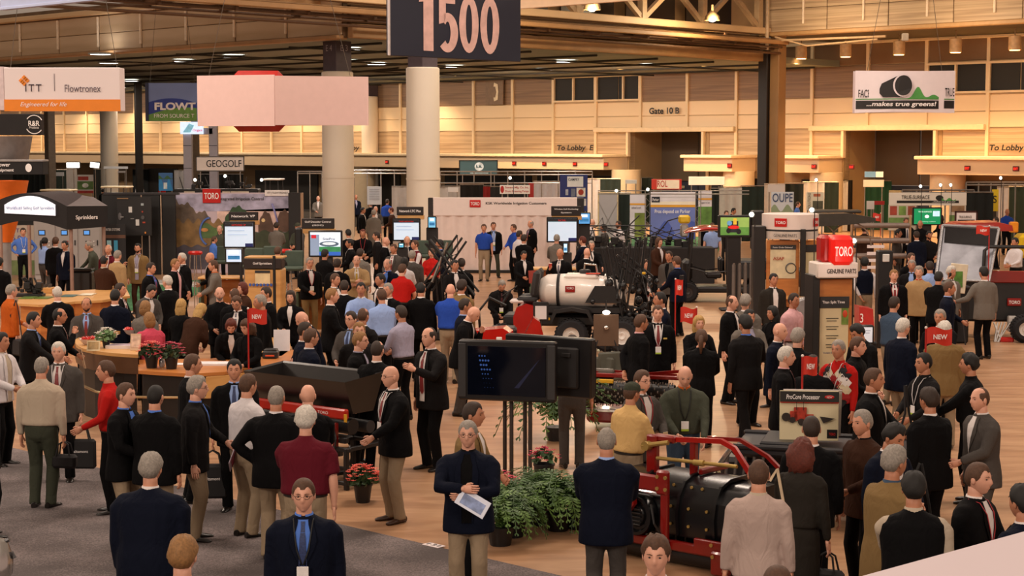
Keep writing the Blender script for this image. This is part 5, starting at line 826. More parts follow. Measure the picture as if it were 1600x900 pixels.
# --- black utility bed carrying the poster
c = Zp(1288, 808); t = thing('utility_vehicle', 'black low utility vehicle whose deck carries the product poster', 'vehicle', (c.x, c.y, 0), HR*.35)
m = MB(); m.box((.15, 0, .80), (2.3, 1.0, .10), .03); m.box((.15, -.5, .86), (2.3, .06, .06), .02); m.box((.15, .5, .86), (2.3, .06, .06), .02); m.box((-.45, 0, .88), (.5, .8, .06), .02); m.build('deck', M('#232226', .35, var=.1), t); bx(t, 'chassis', BLK, (.1, 0, .48), (2.1, .7, .34), .05)
for x, y in ((-.7, -.45), (.85, -.45), (-.7, .45), (.85, .45)): wheel(t, x, y, .28, .28, .2, M('#a01812', .4))
m = MB(); m.tube([(-1.0, -.5, .84), (-1.2, -.55, .55), (-1.15, -.5, .25)], .03, 8); m.build('guard_tube', CHR, t); bx(t, 'warning_label', M('#d8a820', .5), (.35, -.53, .63), (.14, .01, .26), .004); bx(t, 'engine_block', M('#4a4648', .35, .5), (-.95, -.1, .5), (.4, .5, .4), .05); m = MB(); [m.tube([(-1.1+.1*k, -.4, .3), (-1.05+.1*k, -.42, .75)], .018, 6) for k in range(5)]; tag(m.build('engine_hoses', M('#8a8482', .3, .6), t), kind='stuff')
Y = 19.4; s = pxm(Y); c2 = Yp(1264, 652, Y); t = thing('product_poster', 'cream folding product poster with a black heading standing on the deck', 'poster', (c2.x, Y, .90), -.10); zz = lambda y: Yp(1264, y, Y).z-.90; h = zz(611)-0
bx(t, 'front_board', M('#d8c9a4', .6, var=.04), (0, 0, h/2), (92*s, .02, h), .004, (-.08, 0, 0)); bx(t, 'rear_board', M('#b8aca6', .6), (.05, .22, h/2), (92*s, .02, h), .004, (.2, 0, 0)); bx(t, 'heading_band', M('#17130f', .5), (0, -.035, h-.06), (92*s, .01, .12), .001, (-.08, 0, 0)); bx(t, 'red_line', RED, (0, -.03, h-.127), (92*s, .008, .008), 0); text('ProCore Processor', 52*s, .055, TXW, t, (-10*s, -.047, h-.06), bold=.02, shear=.1)
m = MB(); m.ball((31*s, -.045, h-.06), (.055, .004, .022), 12, 6); m.build('new_badge', RED, t); text('NEW', .06, .02, TXW, t, (31*s, -.052, h-.06)); text('One great result.', 26*s, .022, TXK, t, (-24*s, -.02, .07), shear=.2)
m = MB(); m.box((-14*s, -.04, h*.55), (20*s, .01, h*.26), .02); m.box((-24*s, -.04, h*.5), (12*s, .01, h*.2), .03); m.box((0, -.04, h*.46), (14*s, .01, h*.16), .02); m.build('print_machine', M('#a8301c', .5, var=.3, scale=20), t); m = MB(); [m.lathe([(0, 0), (r, 0)], 14, (x*s, -.048, z*h), 'Y') for x, z, r in ((-36, .48, .05), (-12, .38, .04), (6, .36, .035), (-26, .42, .035))]; m.tube([(-20*s, -.048, h*.62), (-20*s, -.048, h*.82)], .004, 4); m.tube([(-9*s, -.048, h*.62), (-9*s, -.048, h*.82)], .004, 4); m.prism([(16*s, h*.50), (40*s, h*.46), (22*s, h*.36)], -.05, -.045); tag(m.build('print_wheels', M('#2a201c', .5), t), kind='stuff'); bx(t, 'logo_corner', BLK, (36*s, -.03, .08), (16*s, .01, .1), .001); text('TORO', 10*s, .03, M('#d02018', .5), t, (36*s, -.04, .08))
# --- reel machine behind the yellow shirt
c = Zp(1000, 668); t = thing('reel_mower', 'red-barred reel machine with toothed rollers behind the yellow shirt', 'machine', (c.x, c.y, 0), -.30); m = MB(); m.box((-.05, -.35, .82), (1.5, .07, .06), .01); m.tube([(-.75, -.3, .86), (-.1, -.1, .80), (.7, -.3, .92)], .03, 4); m.tube([(-.7, .3, .8), (.7, -.1, .82)], .03, 4); m.build('top_frame', DRED, t)
for z, y in ((.62, -.35), (.46, -.15)):
    m = MB(); m.cyl((-.05, y, z), .10, 1.3, 16, 'X'); m.build('reel', BLK, t); m = MB()
    for k in range(26):
        for a in range(6): q = a*1.047+k*.4; m.box((-.68+.05*k, y+.115*math.cos(q), z+.115*math.sin(q)), (.014, .03, .03), 0)
    tag(m.build('reel_teeth', M('#a09a94', .35, .6), t), kind='stuff')
m = MB(); m.cyl((-.5, -.2, .82), .08, .3, 16, 'X', b=.02); m.build('oil_cylinder', M('#3a2c1c', .4), t); bx(t, 'yellow_bar', M('#d8a41c', .4), (-.48, -.42, .74), (.34, .04, .06), .01); bx(t, 'base', DRED, (0, 0, .2), (1.5, .7, .2), .04); m = MB(); m.box((.0, -.42, .30), (1.5, .04, .04), .005); m.build('steel_bar', CHR, t); [bx(t, 'side_plate', BLK, (x, -.1, .5), (.04, .7, .6), .02) for x in (-.78, .72)]
# --- topdresser hopper on stand at the left
c = Zp(487, 745); t = thing('topdresser', 'black hopper machine with red rail shown on a black frame', 'machine', (c.x, c.y, 0), HR+.1)
m = MB(); L = 1.80; hz = .91
m.add([(-L/2, -.32, hz+.42), (L/2, -.32, hz+.42), (L/2, .40, hz+.48), (-L/2, .40, hz+.48), (-L/2+.05, -.12, hz), (L/2-.05, -.12, hz), (L/2-.05, .25, hz), (-L/2+.05, .25, hz), (-L/2+.03, -.27, hz+.40), (L/2-.03, -.27, hz+.40), (L/2-.03, .36, hz+.46), (-L/2+.03, .36, hz+.46), (-L/2+.08, -.08, hz+.06), (L/2-.08, -.08, hz+.06), (L/2-.08, .22, hz+.06), (-L/2+.08, .22, hz+.06)],
      [(0, 1, 5, 4), (2, 3, 7, 6), (1, 2, 6, 5), (3, 0, 4, 7), (4, 5, 6, 7), (8, 12, 13, 9), (10, 14, 15, 11), (9, 13, 14, 10), (11, 15, 12, 8), (12, 15, 14, 13), (0, 8, 9, 1), (1, 9, 10, 2), (2, 10, 11, 3), (3, 11, 8, 0)]); m.build('hopper', M('#1d1918', .28, var=.15), t, False)
bx(t, 'front_rail', M('#a8200f', .3, var=.1), (0, -.30, hz+.02), (L+.05, .08, .13), .02); text('TORO', .18, .035, TXW, t, (.55, -.345, hz+.02)); bx(t, 'maker_label', M('#c8c0bc', .4), (.3, -.345, hz+.02), (.22, .008, .035), .002)
m = MB(); m.cyl((0, -.12, hz-.16), .10, 1.7, 18, 'X'); m.build('brush_roller', BLK, t); m = MB(); m.cyl((0, .2, hz-.2), .08, 1.7, 18, 'X'); m.build('drive_roller', DGR, t); R = random.Random(5); m = MB(); [m.cyl((R.uniform(-.85, .85), -.3-R.random()*.06, hz-R.uniform(.12, .5)), R.uniform(.03, .09), .06, 12, 'Y') for _ in range(14)]; [m.box((R.uniform(-.85, .85), -.26, hz-R.uniform(.1, .5)), (R.uniform(.05, .2), .08, R.uniform(.05, .15)), .01) for _ in range(14)]; tag(m.build('gear_cluster', BLK, t), kind='stuff')
[tb(t, 'hose', DGR, [(x, -.34, hz-.1), (x+.12, -.4, hz-.28), (x+.05, -.36, hz-.5)], .014, 6) for x in (-.6, -.1, .4, .7)]; m = MB(); m.tube([(.25, -.42, hz-.42), (.62, -.42, hz-.55)], .035, 10); m.build('hydraulic_cylinder', CHR, t); m = MB(); m.box((.72, -.3, hz-.3), (.06, .06, .4), .01); m.box((-.72, -.3, hz-.3), (.06, .06, .4), .01); m.box((.4, -.3, hz-.52), (.7, .05, .06), .01); m.build('red_bracket', DRED, t); bx(t, 'yellow_tag', M('#c8961c', .5), (.93, -.34, hz-.02), (.05, .01, .1), .002)
for x in (-.88, .40, .95):
    for y in (-.35, .35): bx(t, 'stand_leg', BLK, (x, y, .26), (.06, .06, .52), .008)
m = MB(); [m.box((0.03, y, z), (1.98, .05, .05), .006) for y in (-.35, .35) for z in (.08, .5)]; [m.box((x, 0, z), (.05, .75, .05), .006) for x in (-.88, .40, .95) for z in (.08, .5)]; m.build('stand_frame', BLK, t)
# --- twin monitor stand with ferns
c = Zp(806, 766); t = thing('monitor_stand', 'tall four-pole stand with two large back-to-back monitors among ferns', 'monitor stand', (c.x, c.y, 0), -.28); Y = c.y; s = pxm(Y)
for x, y in ((-.17, .10), (-.05, -.02), (.10, .06), (.2, -.06)): tb(t, 'pole', M('#4a4240', .35, .5), [(x, y, 0), (x, y, 1.75)], .026, 10)
def bigmon(x, y, z, rz, face, nm):
    e = MB(); e.box((0, .06, 0), (1.22, .13, .74), .02); o = e.build(nm, M('#141214', .35), t); o.location = (x, y, z); o.rotation_euler = (0, 0, rz)
    k = MB(); k.box((0, -.01, 0), (.98, .01, .60), .002); k.build('screen', M(face, .08, var=.1), o); [bx(o, 'speaker', DGR, (sx*.56, -.012, 0), (.10, .012, .66), .01) for sx in (-1, 1)]
    k = MB(); k.box((0, .15, 0), (.9, .06, .5), .02); [k.box((-.3+.2*j, .19, .16), (.12, .02, .05), .004) for j in range(4)]; k.box((0, .2, -.12), (.3, .06, .14), .01); k.build('back_cover', BLKM, o); return o
o = bigmon(-.06, -.20, 1.50, .02, '#080c18', 'front_monitor'); bigmon(.36, .38, 1.52, PI-.25, '#0a0e18', 'rear_monitor'); k = MB()
for i in range(8):
    for j in range(3+i % 2): k.lathe([(0, 0), (.008+.006*math.sin(i*.7+.3), 0)], 8, (-.34+.035*j+.01*i, -.018, .18-.055*i), 'Y')
tag(k.build('screen_dots', M('#2a4a8a', .3, emit=.5), o), kind='stuff'); k = MB(); k.add([(.1, -.018, -.2), (.16, -.018, -.2), (.42, -.018, .16), (.38, -.018, .12)], [(0, 1, 2, 3)]); k.build('screen_glow', M('#1c2038', .3, emit=.25), o, False); m = MB(); m.cyl((0, 0, .02), .42, .04, 24); m.build('base', BLK, t)
FR = {}
def frond_mesh(seed):
    if seed in FR: return FR[seed]
    R = random.Random(seed); m = MB(); L = R.uniform(.42, .62); dr = R.uniform(.2, .42); n = 15; P = []
    for k in range(n+1): u = k/n; P.append(Vector((L*u*.95, 0, .36*math.sin(u*1.9)-dr*u*u*u+.02)))
    m.tube([P[j] for j in range(0, n+1, 3)], .004, 3)
    for k in range(1, n+1):
        w = .105*math.sin(PI*(k/n)**.7*.95)+.016
        for sg in (-1, 1):
            d = (P[k]-P[k-1]).normalized(); sd = Vector((.35, sg, -.18)).normalized(); tip = P[k]+sd*w; q = d*.022; m.add([P[k]-q, P[k]-q*.2+sd*w*.55+Vector((0, 0, .008)), tip, P[k]+q+sd*w*.45], [(0, 1, 2, 3)])
    FR[seed] = m.mesh('frond', [M('#3c5a2a', .55, var=.35, scale=7), M('#5c7c38', .55, var=.3, scale=7)][seed % 2], False); return FR[seed]
def fern(lab, x, y, Y, sc, n, seed, group='potted ferns'):
    c = Yp(x, y, Y); t = thing('potted_fern', lab, 'plant', (c.x, Y, 0), 0, group); m = MB(); m.lathe([(0, 0), (.11, 0), (.15, .2), (.14, .2), (0, .19)], 16); m.build('pot', BLK, t); R = random.Random(seed)
    for k in range(n): o = put('frond', frond_mesh(seed*0+R.randrange(6)), t, (0, 0, .18*sc), (R.uniform(-.15, .15), R.uniform(-.75, .25), 2.4*k+R.uniform(-.2, .2))); q = sc*R.uniform(.8, 1.15); o.scale = (q, q, q)
    return t
fern('large fern at the front left of the monitor stand', 802, 780, 18.5, .95, 60, 1); fern('large fern at the right of the monitor stand', 872, 770, 18.8, .98, 60, 2); fern('fern behind the monitor poles', 838, 755, 19.1, .9, 50, 3); fern('fern lowest in front of the monitor stand', 782, 800, 18.1, .9, 44, 4); fern('fern in the gap before the navy blazer', 903, 790, 18.9, .9, 40, 6)
fern('fern far behind the navy pullover', 868, 700, 24.6, 1.45, 40, 5, 'single fern'); pot('crimson cyclamen pot left of the monitor poles', 787, 750, 18.9, 0, .42, .12, '#33502a', '#c02848', 34, 7, .16); pot('crimson cyclamen pot behind the monitor poles', 850, 745, 20.0, 0, .5, .12, '#33502a', '#b8284c', 34, 8, .17); fern('small green plant behind the red hitch arms', 1107, 690, 20.8, .55, 20, 9, 'small plant'); fern('small green plant by the hopper corner', 392, 590, 23.6, .5, 16, 10, 'small plant')
# --- sprayer vehicle
c = Zp(905, 545); t = thing('sprayer_vehicle', 'red sprayer vehicle with a large white tank', 'vehicle', (c.x, c.y, 0), -.12); tw = M('#e6dcd4', .3, var=.03, coat=.3)
m = MB(); m.tube([(-.86, 0, 1.22), (-.80, 0, 1.22), (-.66, 0, 1.22), (.0, 0, 1.22), (.72, 0, 1.16), (.92, 0, 1.14), (.99, 0, 1.13)], [(.15, .12), (.26, .24), (.36, .33), (.40, .36), (.38, .34), (.26, .24), (.10, .10)], 26, ref=(0, 1, 0)); m.build('tank', tw, t, True, 1.2)
for x in (-.42, .56): m = MB(); m.tube([(x-.03, 0, 1.21), (x+.03, 0, 1.21)], [(.402, .362), (.402, .362)], 26, ref=(0, 1, 0)); m.build('tank_strap', BLKM if x < 0 else ALU, t)
bx(t, 'tank_saddle', tw, (.05, -.05, 1.52), (.7, .45, .12), .05); m = MB(); m.cyl((.12, -.05, 1.62), .12, .08, 20, b=.02); m.build('fill_lid', DGR, t); bx(t, 'hazard_label', M('#c8341c', .4), (.3, -.2, 1.59), (.3, .12, .02), .005); bx(t, 'logo_label', REDD, (-.16, -.405, 1.28), (.2, .012, .13), .004); text('TORO', .15, .05, TXW, t, (-.16, -.415, 1.30)); m = MB(); m.tube([(.1, -.1, 1.6), (.12, -.1, 1.78), (.35, -.1, 1.76), (.4, -.1, 1.5)], .025, 8); m.build('fill_pipe', CHR, t)
bx(t, 'chassis', BLK, (-.2, 0, .62), (2.7, .8, .22), .04); bx(t, 'tank_cradle', BLK, (.1, 0, .84), (1.7, .74, .16), .03); m = MB(); m.prism([(.15, 1.0), (.9, 1.0), (.75, 1.35), (.35, 1.35)], -.43, -.40); m.build('black_side_guard', BLK, t); m = MB(); m.prism([(-1.3, .35), (-.85, .35), (-.85, .92), (-1.05, .98), (-1.25, .9), (-1.32, .7)], -.55, .55); m.build('red_body', M('#a0140e', .3, var=.06, coat=.4), t)
for x in (-.12, .92): wheel(t, x, -.5, .34, .34, .24)
wheel(t, -1.55, -.5, .28, .28, .2); wheel(t, -.12, .5, .34, .34, .24); m = MB(); m.prism([(-.55, .62), (-.48, .86), (-.1, .92), (.25, .86), (.35, .62), (.3, .62), (.2, .80), (-.1, .85), (-.42, .8), (-.5, .62)], -.66, -.36); m.build('fender', BLK, t)
for y in (-.28, .3): s_ = bx(t, 'seat', M('#1b191b', .6), (-1.05, y, 1.05), (.42, .42, .12), .04); bx(t, 'seat_back', M('#2a2829', .6), (-.88, y, 1.38), (.14, .42, .56), .06, (0, .15, 0))
m = MB(); m.lathe([(.17, -.012), (.19, 0), (.17, .012), (.15, 0), (.17, -.012)], 20); o = m.build('steering_wheel', BLK, t); o.location = (-1.42, -.25, 1.22); o.rotation_euler = (0, -.6, 0); tb(t, 'steering_column', BLK, [(-1.42, -.25, 1.22), (-1.6, -.25, .9)], .03); bx(t, 'white_cushion', M('#d8ccc8', .6), (-1.25, -.35, 1.02), (.3, .3, .08), .03); bx(t, 'yellow_mark', M('#d8a01c', .4), (-.62, -.42, .66), (.1, .02, .05), .004)
def truss_boom(name, lab, x, y, Y, pts_list, mat=BLK, rz=0, cat='boom'):
    c = Yp(x, y, Y); t = thing(name, lab, cat, (c.x, Y, 0), rz); s = pxm(Y)
    q = lambda p: Vector(((p[0]-x)*s, p[2] if len(p) > 2 else 0, Yp(x, p[1], Y).z))
    for a, b in pts_list:
        A_, B_ = q(a), q(b); d = (B_-A_); L = d.length; d.normalize(); n_ = Vector((0, 1, 0)).cross(d).normalized()*.12; n2 = Vector((0, .12, 0)); m = MB(); cs = [n_, n2, -n_, -n2]
        for k in cs: m.tube([A_+k, B_+k], .024, 6)
        N = max(3, int(L/.3))
        for j in range(N):
            for e in (0, 1): m.tube([A_+d*L*j/N+cs[e+2*(j % 2)], A_+d*L*(j+1)/N+cs[e+2*((j+1) % 2)]], .011, 4)
        m.build('truss_arm', mat, t); m = MB(); m.tube([A_+n2*2.2, B_+n2*2.2-d*.2], .018, 6); m.build('chrome_rod', CHR, t)
    return t, q
t, q = truss_boom('folded_spray_boom', 'black folded spray boom crossing like an X before the crowd', 690, 440, 37.5, [((722, 372), (668, 450)), ((672, 374, -.2), (742, 460, -.2)), ((690, 430, -.1), (700, 545, -.1))]); m = MB(); m.tube([q((700, 378, -.2)), q((676, 440, -.2))], .03, 8); m.build('chrome_cylinder', CHR, t); m = MB(); m.box((0, 0, .1), (.7, .5, .2), .03); m.tube([(0, 0, .1), q((700, 470))], .06, 6); m.build('base_frame', BLK, t)
t, q = truss_boom('raised_spray_boom', 'black raised spray boom with nozzles right of the white tank', 985, 470, 35.5, [((948, 385, -.1), (975, 510, -.1)), ((984, 380), (968, 500)), ((1010, 372, .2), (1000, 460, .2)), ((965, 400, .1), (1015, 440, .1)), ((955, 480), (1030, 500))]); R = random.Random(8); m = MB()
for _ in range(46): x, z = R.gauss(.1, .38), R.uniform(.5, 1.5); (m.box if R.random() < .5 else m.ball)((x, R.uniform(-.25, .25), z), (.09, .08, .10) if R.random() < .5 else (.05, .05, .06))
tag(m.build('valve_cluster', M('#17171a', .3, var=.3), t), kind='stuff'); m = MB(); [m.tube([(R.uniform(-.4, .6), R.uniform(-.2, .2), .5), (R.uniform(-.4, .6), -.3, 1.1), (R.uniform(-.4, .6), R.uniform(-.2, .2), 1.7)], .014, 6) for _ in range(7)]; tag(m.build('hoses', BLK, t), kind='stuff'); m = MB(); [m.box((x, -.3, z), (.07, .05, .05), .01) for x, z in ((-.25, .62), (.25, 1.62), (-.6, .75))]; m.build('yellow_cap', M('#d8a81c', .4), t); m = MB(); m.box((.1, 0, .45), (1.3, .6, .2), .04); m.build('base_frame', BLK, t); wheel(t, .5, -.2, .3, .3, .2); wheel(t, -.5, -.2, .3, .3, .2); m = MB(); m.tube([(-.8, -.3, 1.9), (-.9, -.3, 2.3), (-.6, -.3, 2.75), (-.5, -.3, 2.2)], .014, 6); m.tube([(-.2, -.3, 1.9), (-.05, -.3, 2.6), (.15, -.3, 2.8)], .014, 6); m.build('hoop_hose', BLK, t)
# red hood in front of the seated man
c = Yp(770, 515, 30.2); t = thing('red_vehicle_hood', 'glossy red vehicle nose below the seated man', 'vehicle', (c.x, c.y, 0), -.1); m = MB(); m.prism([(-.42, .45), (-.45, .85), (-.38, 1.0), (.22, 1.06), (.34, .98), (.36, .45)], -.35, .2); m.build('hood', M('#b0170f', .22, var=.06, coat=.6), t, True, .5); wheel(t, -.3, -.36, .26, .26, .18); wheel(t, .25, -.36, .26, .26, .18); [bx(t, 'headlight', M('#e8e4e0', .1), (x, -.36, .88), (.10, .02, .06), .02) for x in (-.25, .15)]
c = Yp(795, 505, 31.6); t = thing('open_vehicle', 'red open vehicle carrying the seated man in the maroon tie', 'vehicle', (c.x-.05, c.y, 0), 0); bx(t, 'floor_pan', BLK, (0, 0, .38), (1.5, .9, .12), .04); bx(t, 'seat', M('#1b191b', .6), (-.05, .35, .72), (.5, .5, .3), .05); m = MB(); m.prism([(.34, .4), (.36, .8), (.5, 1.08), (.62, 1.0), (.7, .7), (.7, .4)], -.1, .3); m.build('side_fairing', M('#b0170f', .25, coat=.5), t); wheel(t, .6, -.4, .28, .28, .2); wheel(t, -.55, -.4, .28, .28, .2)
m = MB(); m.tube([(-.45, -.1, .45), (-.5, -.1, 1.2), (-.3, -.1, 1.45), (.0, -.1, 1.3)], .025, 8); m.build('grab_bar', BLK, t)
c = Yp(1228, 560, 40); t = at('tablet_sign', 'black framed tablet sign beside the rear wheel', 'sign', 845, 486, 33.5, z=0); bx(t, 'frame', BLKM, (0, 0, 1.0), (.30, .04, .38), .02); bx(t, 'paper', M('#d8d0d0', .5, var=.05), (0, -.024, .98), (.22, .006, .26), 0); tb(t, 'stem', DGR, [(0, .03, 0), (0, .03, .85)], .02); bx(t, 'foot', DGR, (0, 0, .02), (.3, .3, .04), .01)
# --- utility cart with red canopy
c = Zp(1122, 470); t = thing('utility_cart', 'black utility cart with a glossy red canopy', 'vehicle', (c.x, c.y, 0), -.05); m = MB(); m.tube([(-.95, 0, 1.86), (-.8, 0, 1.92), (-.4, 0, 1.98), (.1, 0, 1.98), (.25, 0, 1.93)], [(.55, .02), (.66, .06), (.70, .09), (.66, .07), (.55, .02)], 20, ref=(0, 1, 0)); m.build('canopy', M('#a8201a', .15, var=.05, coat=.8), t)
[tb(t, 'canopy_post', BLK, [(x, y, .5), (x+dx, y, 1.88)], .032, 6) for y in (-.6, .6) for x, dx in ((-.85, .12), (.2, -.05))]; [tb(t, 'side_rail', BLK, [(-.85, y, .95), (-.3, y, .8), (.2, y, .85)], .02, 6) for y in (-.6, .6)]; bx(t, 'floor_pan', BLK, (0, 0, .34), (2.1, 1.1, .16), .04); bx(t, 'cargo_bed', M('#1b1a1c', .5), (.85, 0, .88), (1.25, 1.25, .5), .05); text('TORO', .18, .06, RED, t, (1.2, -.64, .85)); bx(t, 'dash', BLK, (-.85, 0, .85), (.25, 1.0, .55), .08)
for y in (-.27, .27): bx(t, 'seat', BLK, (-.15, y, .72), (.42, .44, .14), .04); bx(t, 'seat_back', BLK, (.06, y, .98), (.12, .42, .42), .05)
for x in (-.85, .95): wheel(t, x, -.55, .28, .28, .2, M('#3a3638', .4)); wheel(t, x, .55, .28, .28, .2, M('#3a3638', .4))
# --- red truck with the tilted silver panel
c = Zp(1530, 530); Y = 37.5; s = pxm(Y); c = Yp(1510, 450, Y); t = thing('spreader_truck', 'large red and black spreader truck with a tilted silver bed panel', 'vehicle', (c.x, Y, 0), -.10); Z = lambda y: Yp(1510, y, Y).z; X = lambda x: (x-1510)*s
m = MB(); m.add([(X(1462), 0, Z(437)), (X(1540), -.3, Z(437)), (X(1557), 0, Z(356)), (X(1474), .3, Z(353))], [(0, 1, 2, 3)]); m.add([(X(1462), .06, Z(437)), (X(1540), -.24, Z(437)), (X(1557), .06, Z(356)), (X(1474), .36, Z(353))], [(3, 2, 1, 0)]); m.build('silver_panel', M('#8f9098', .38, .7, var=.25, scale=2.5, bump=.5), t, False); m = MB(); P4 = [(X(1462), -.05, Z(437)), (X(1540), -.35, Z(437)), (X(1557), -.05, Z(356)), (X(1474), .25, Z(353))]
for i in range(4): m.tube([P4[i], P4[(i+1) % 4]], .035, 6)
m.build('panel_frame', M('#c8c8cc', .25, .8), t); m = MB(); m.add([(X(1476), -.03+.2, Z(380)), (X(1548), -.16, Z(383)), (X(1554), -.08, Z(359)), (X(1478), .24, Z(356))], [(0, 1, 2, 3)]); m.build('painted_shadow', BLKM, t, False)  # black sheet painting shade over the upper part of the silver panel
m = MB(); m.prism([(X(1480), Z(357)), (X(1500), Z(350)), (X(1560), Z(348)), (X(1582), Z(353)), (X(1584), Z(362)), (X(1480), Z(362))], .3, 1.4); m.build('red_roof', M('#a8281c', .3, coat=.4), t); bx(t, 'body', BLK, (X(1545), .6, Z(470)), (1.7, 1.2, Z(440)-Z(505)), .05); bx(t, 'red_skirt', DRED, (X(1570), -.02, Z(432)), (1.0, .1, .26), .02); m = MB(); m.tube([(X(1532), -.3, Z(420)), (X(1533), -.3, Z(390)), (X(1540), -.3, Z(384)), (X(1625), -.35, Z(384))], .04, 8); m.build('guard_rail', BLK, t)
bx(t, 'logo_plate', REDD, (X(1583), -.06, Z(471)), (.30, .03, .17), .03); text('TORO', .24, .07, TXW, t, (X(1583), -.09, Z(471)), bold=.02); bx(t, 'white_box', M('#c8c4c0', .4), (X(1577), -.3, Z(503)), (.18, .2, .34), .02); bx(t, 'red_axle', RED, (X(1568), -.4, Z(527)), (.3, .15, .12), .03); wheel(t, X(1594), -.5, .30, .30, .3); wheel(t, X(1490), .3, .30, .30, .3); m = MB(); R = random.Random(4); [m.tube([(X(1560)+R.uniform(-.2, .3), -.4, Z(500)), (X(1560)+R.uniform(-.2, .3), -.45, Z(530))], .02, 6) for _ in range(6)]; tag(m.build('linkage', M('#b8b4b0', .3, .7), t), kind='stuff'); bx(t, 'bed', DGR, (X(1500), .5, Z(450)), (1.4, .9, .4), .04)
t = at('picture_board', 'white easel board with green picture before the truck', 'poster', 1497, 430, 36.4, z=0); z = Yp(1497, 435, 36.4).z; bx(t, 'board', M('#d8ccb4', .5), (0, 0, z), (.36, .04, .62), .01, (0, .1, 0)); bx(t, 'picture', M('#4a7a2c', .5, var=.5, scale=8), (0, -.03, z-.02), (.18, .01, .34), 0); [tb(t, 'leg', DGR, [(x, .05, 0), (0, .03, z)], .015, 5) for x in (-.2, .2)]
# --- easel with brown board, chairs beside it
t = at('tripod_easel', 'black tripod easel holding a plain brown board', 'easel', 947, 516, 31.5, z=0); z = Yp(947, 516, 31.5).z; bx(t, 'board', M('#5f4836', .6, var=.05), (0, 0, z), (.46, .03, .58), .005); m = MB(); [m.tube([(x, y, 0), (0, .06, 1.1)], .014, 6) for x, y in ((-.38, -.1), (.38, -.1), (0, .45))]; m.tube([(0, .03, z-.3), (0, .03, z+.55)], .014, 6); m.build('tripod', BLK, t); m = MB(); m.ball((0, -.03, z+.33), (.07, .05, .04)); m.build('clip_lamp', M('#fff0e0', .4, emit=8), t); m = MB(); m.ball((0, -.04, z+.05), (.05, .03, .04)); m.build('chrome_knob', CHR, t)
for lab, x, y, rz in (('grey green chair behind the tripod easel, left', 932, 560, -.5), ('grey green chair behind the tripod easel, right', 962, 552, .4)): dchair(lab, x, y, 30.5, rz, '#4a4a40', 'chairs by the easel')
# --- far carts, right hand yellow machine, roller display, bikes
def cart(lab, x, y, Y, w, col='#c8b898', name='golf_cart', body='#3a3432'):
    c = Yp(x, y, Y); t = thing(name, lab, 'cart', (c.x, Y, 0), -.1); z = c.z; m = MB(); m.box((0, 0, z), (w, 1.0, .08), .04); m.build('roof', M(col, .4, var=.05), t); m = MB(); [m.tube([(sx*w*.4, sy*.45, .6), (sx*w*.36, sy*.45, z)], .02, 5) for sx in (-1, 1) for sy in (-1, 1)]; m.build('roof_posts', DGR, t); bx(t, 'body', M(body, .4), (0, 0, .55), (w*1.05, 1.0, .5), .08); bx(t, 'seat', DGR, (0, 0, .95), (w*.4, .9, .4), .06); [wheel(t, sx*w*.36, -.5, .24, .24, .18) for sx in (-1, 1)]; return t
cart('far cart with tan roof at the left above the arched kiosk', 92, 297, 72, 1.3); cart('far cart with tan roof right of the grey cabinets', 183, 292, 76, 1.2); cart('far cart with white roof above the landscape wall', 428, 280, 78, .8, '#ddd6d0'); cart('black roofed vehicle behind the parts stand', 1305, 330, 52, 1.5, '#3a3834')
t = at('machine_display', 'black machine row with pale sign strips behind the landscape wall', 'machine', 340, 292, 66, z=0); bx(t, 'plinth', BLK, (0, 0, 1.3), (3.2, .8, 2.5), .03); [bx(t, 'sign_strip', M('#d8ccb8', .5), (x, -.42, 2.38), (w, .03, .16), .005) for x, w in ((-1.0, .4), (-.2, .5), (.75, 1.0))]; logo_plate(t, .9, 2.3, .24, .2, -.45); R = random.Random(6); m = MB(); [m.box((R.uniform(-1.5, 1.5), R.uniform(-.2, .2), 2.6+R.uniform(0, .2)), (R.uniform(.1, .3), .2, R.uniform(.05, .2)), .02) for _ in range(14)]; [m.tube([(x, 0, 2.5), (x+R.uniform(-.2, .2), 0, 3.0)], .02, 5) for x in (-1.3, -.9, -.3, .4, 1.0)]; tag(m.build('mower_parts', DGR, t), kind='stuff')
t = at('roller_display', 'grey roller display rack behind the brown coat', 'display', 1372, 360, 50, z=0); m = MB(); [m.cyl((.1, 0, 1.9-.22*k), .08, 1.6, 14, 'X') for k in (0, 2, 4)]; tag(m.build('roller_stack', M('#8a7a72', .4, .4), t), kind='stuff'); [bx(t, 'upright', M('#b08a68', .4), (x, .1, 1.1), (.06, .06, 2.2), .01) for x in (-.75, .95)]; [bx(t, 'shelf_label', WHT, (-.1, -.2, 1.3-.2*k), (.5, .02, .09), .003) for k in range(4)]
t = at('black_kiosk_column', 'narrow black pillar with white card holder', 'pillar', 1381, 440, 36, z=0); z = Yp(1381, 391, 36).z; bx(t, 'column', BLK, (0, 0, z/2), (.3, .3, z), .02); bx(t, 'card_holder', M('#d8d4d0', .5), (0, -.17, z-.15), (.14, .05, .16), .01); 
t = at('black_cargo_bin', 'black cargo bin below the silver panel', 'bin', 1481, 420, 37, z=0); bx(t, 'bin', BLKM, (0, 0, .6), (.8, .6, 1.2), .04); bx(t, 'rim', DGR, (0, 0, 1.2), (.84, .64, .06), .02)
t = at('yellow_machine', 'bright yellow machine at the right edge', 'machine', 1603, 368, 52, z=0); t.scale = (.8, .8, .8); bx(t, 'body', M('#d8b41c', .35), (0, 0, 1.5), (.7, .9, .9), .12); bx(t, 'base', BLK, (0, 0, .6), (.8, .9, .8), .06); bx(t, 'orange_box', M('#e08a1c', .4), (-.5, -.1, 2.2), (.3, .3, .4), .04); [wheel(t, x, -.45, .3, .3, .2) for x in (-.3, .3)]
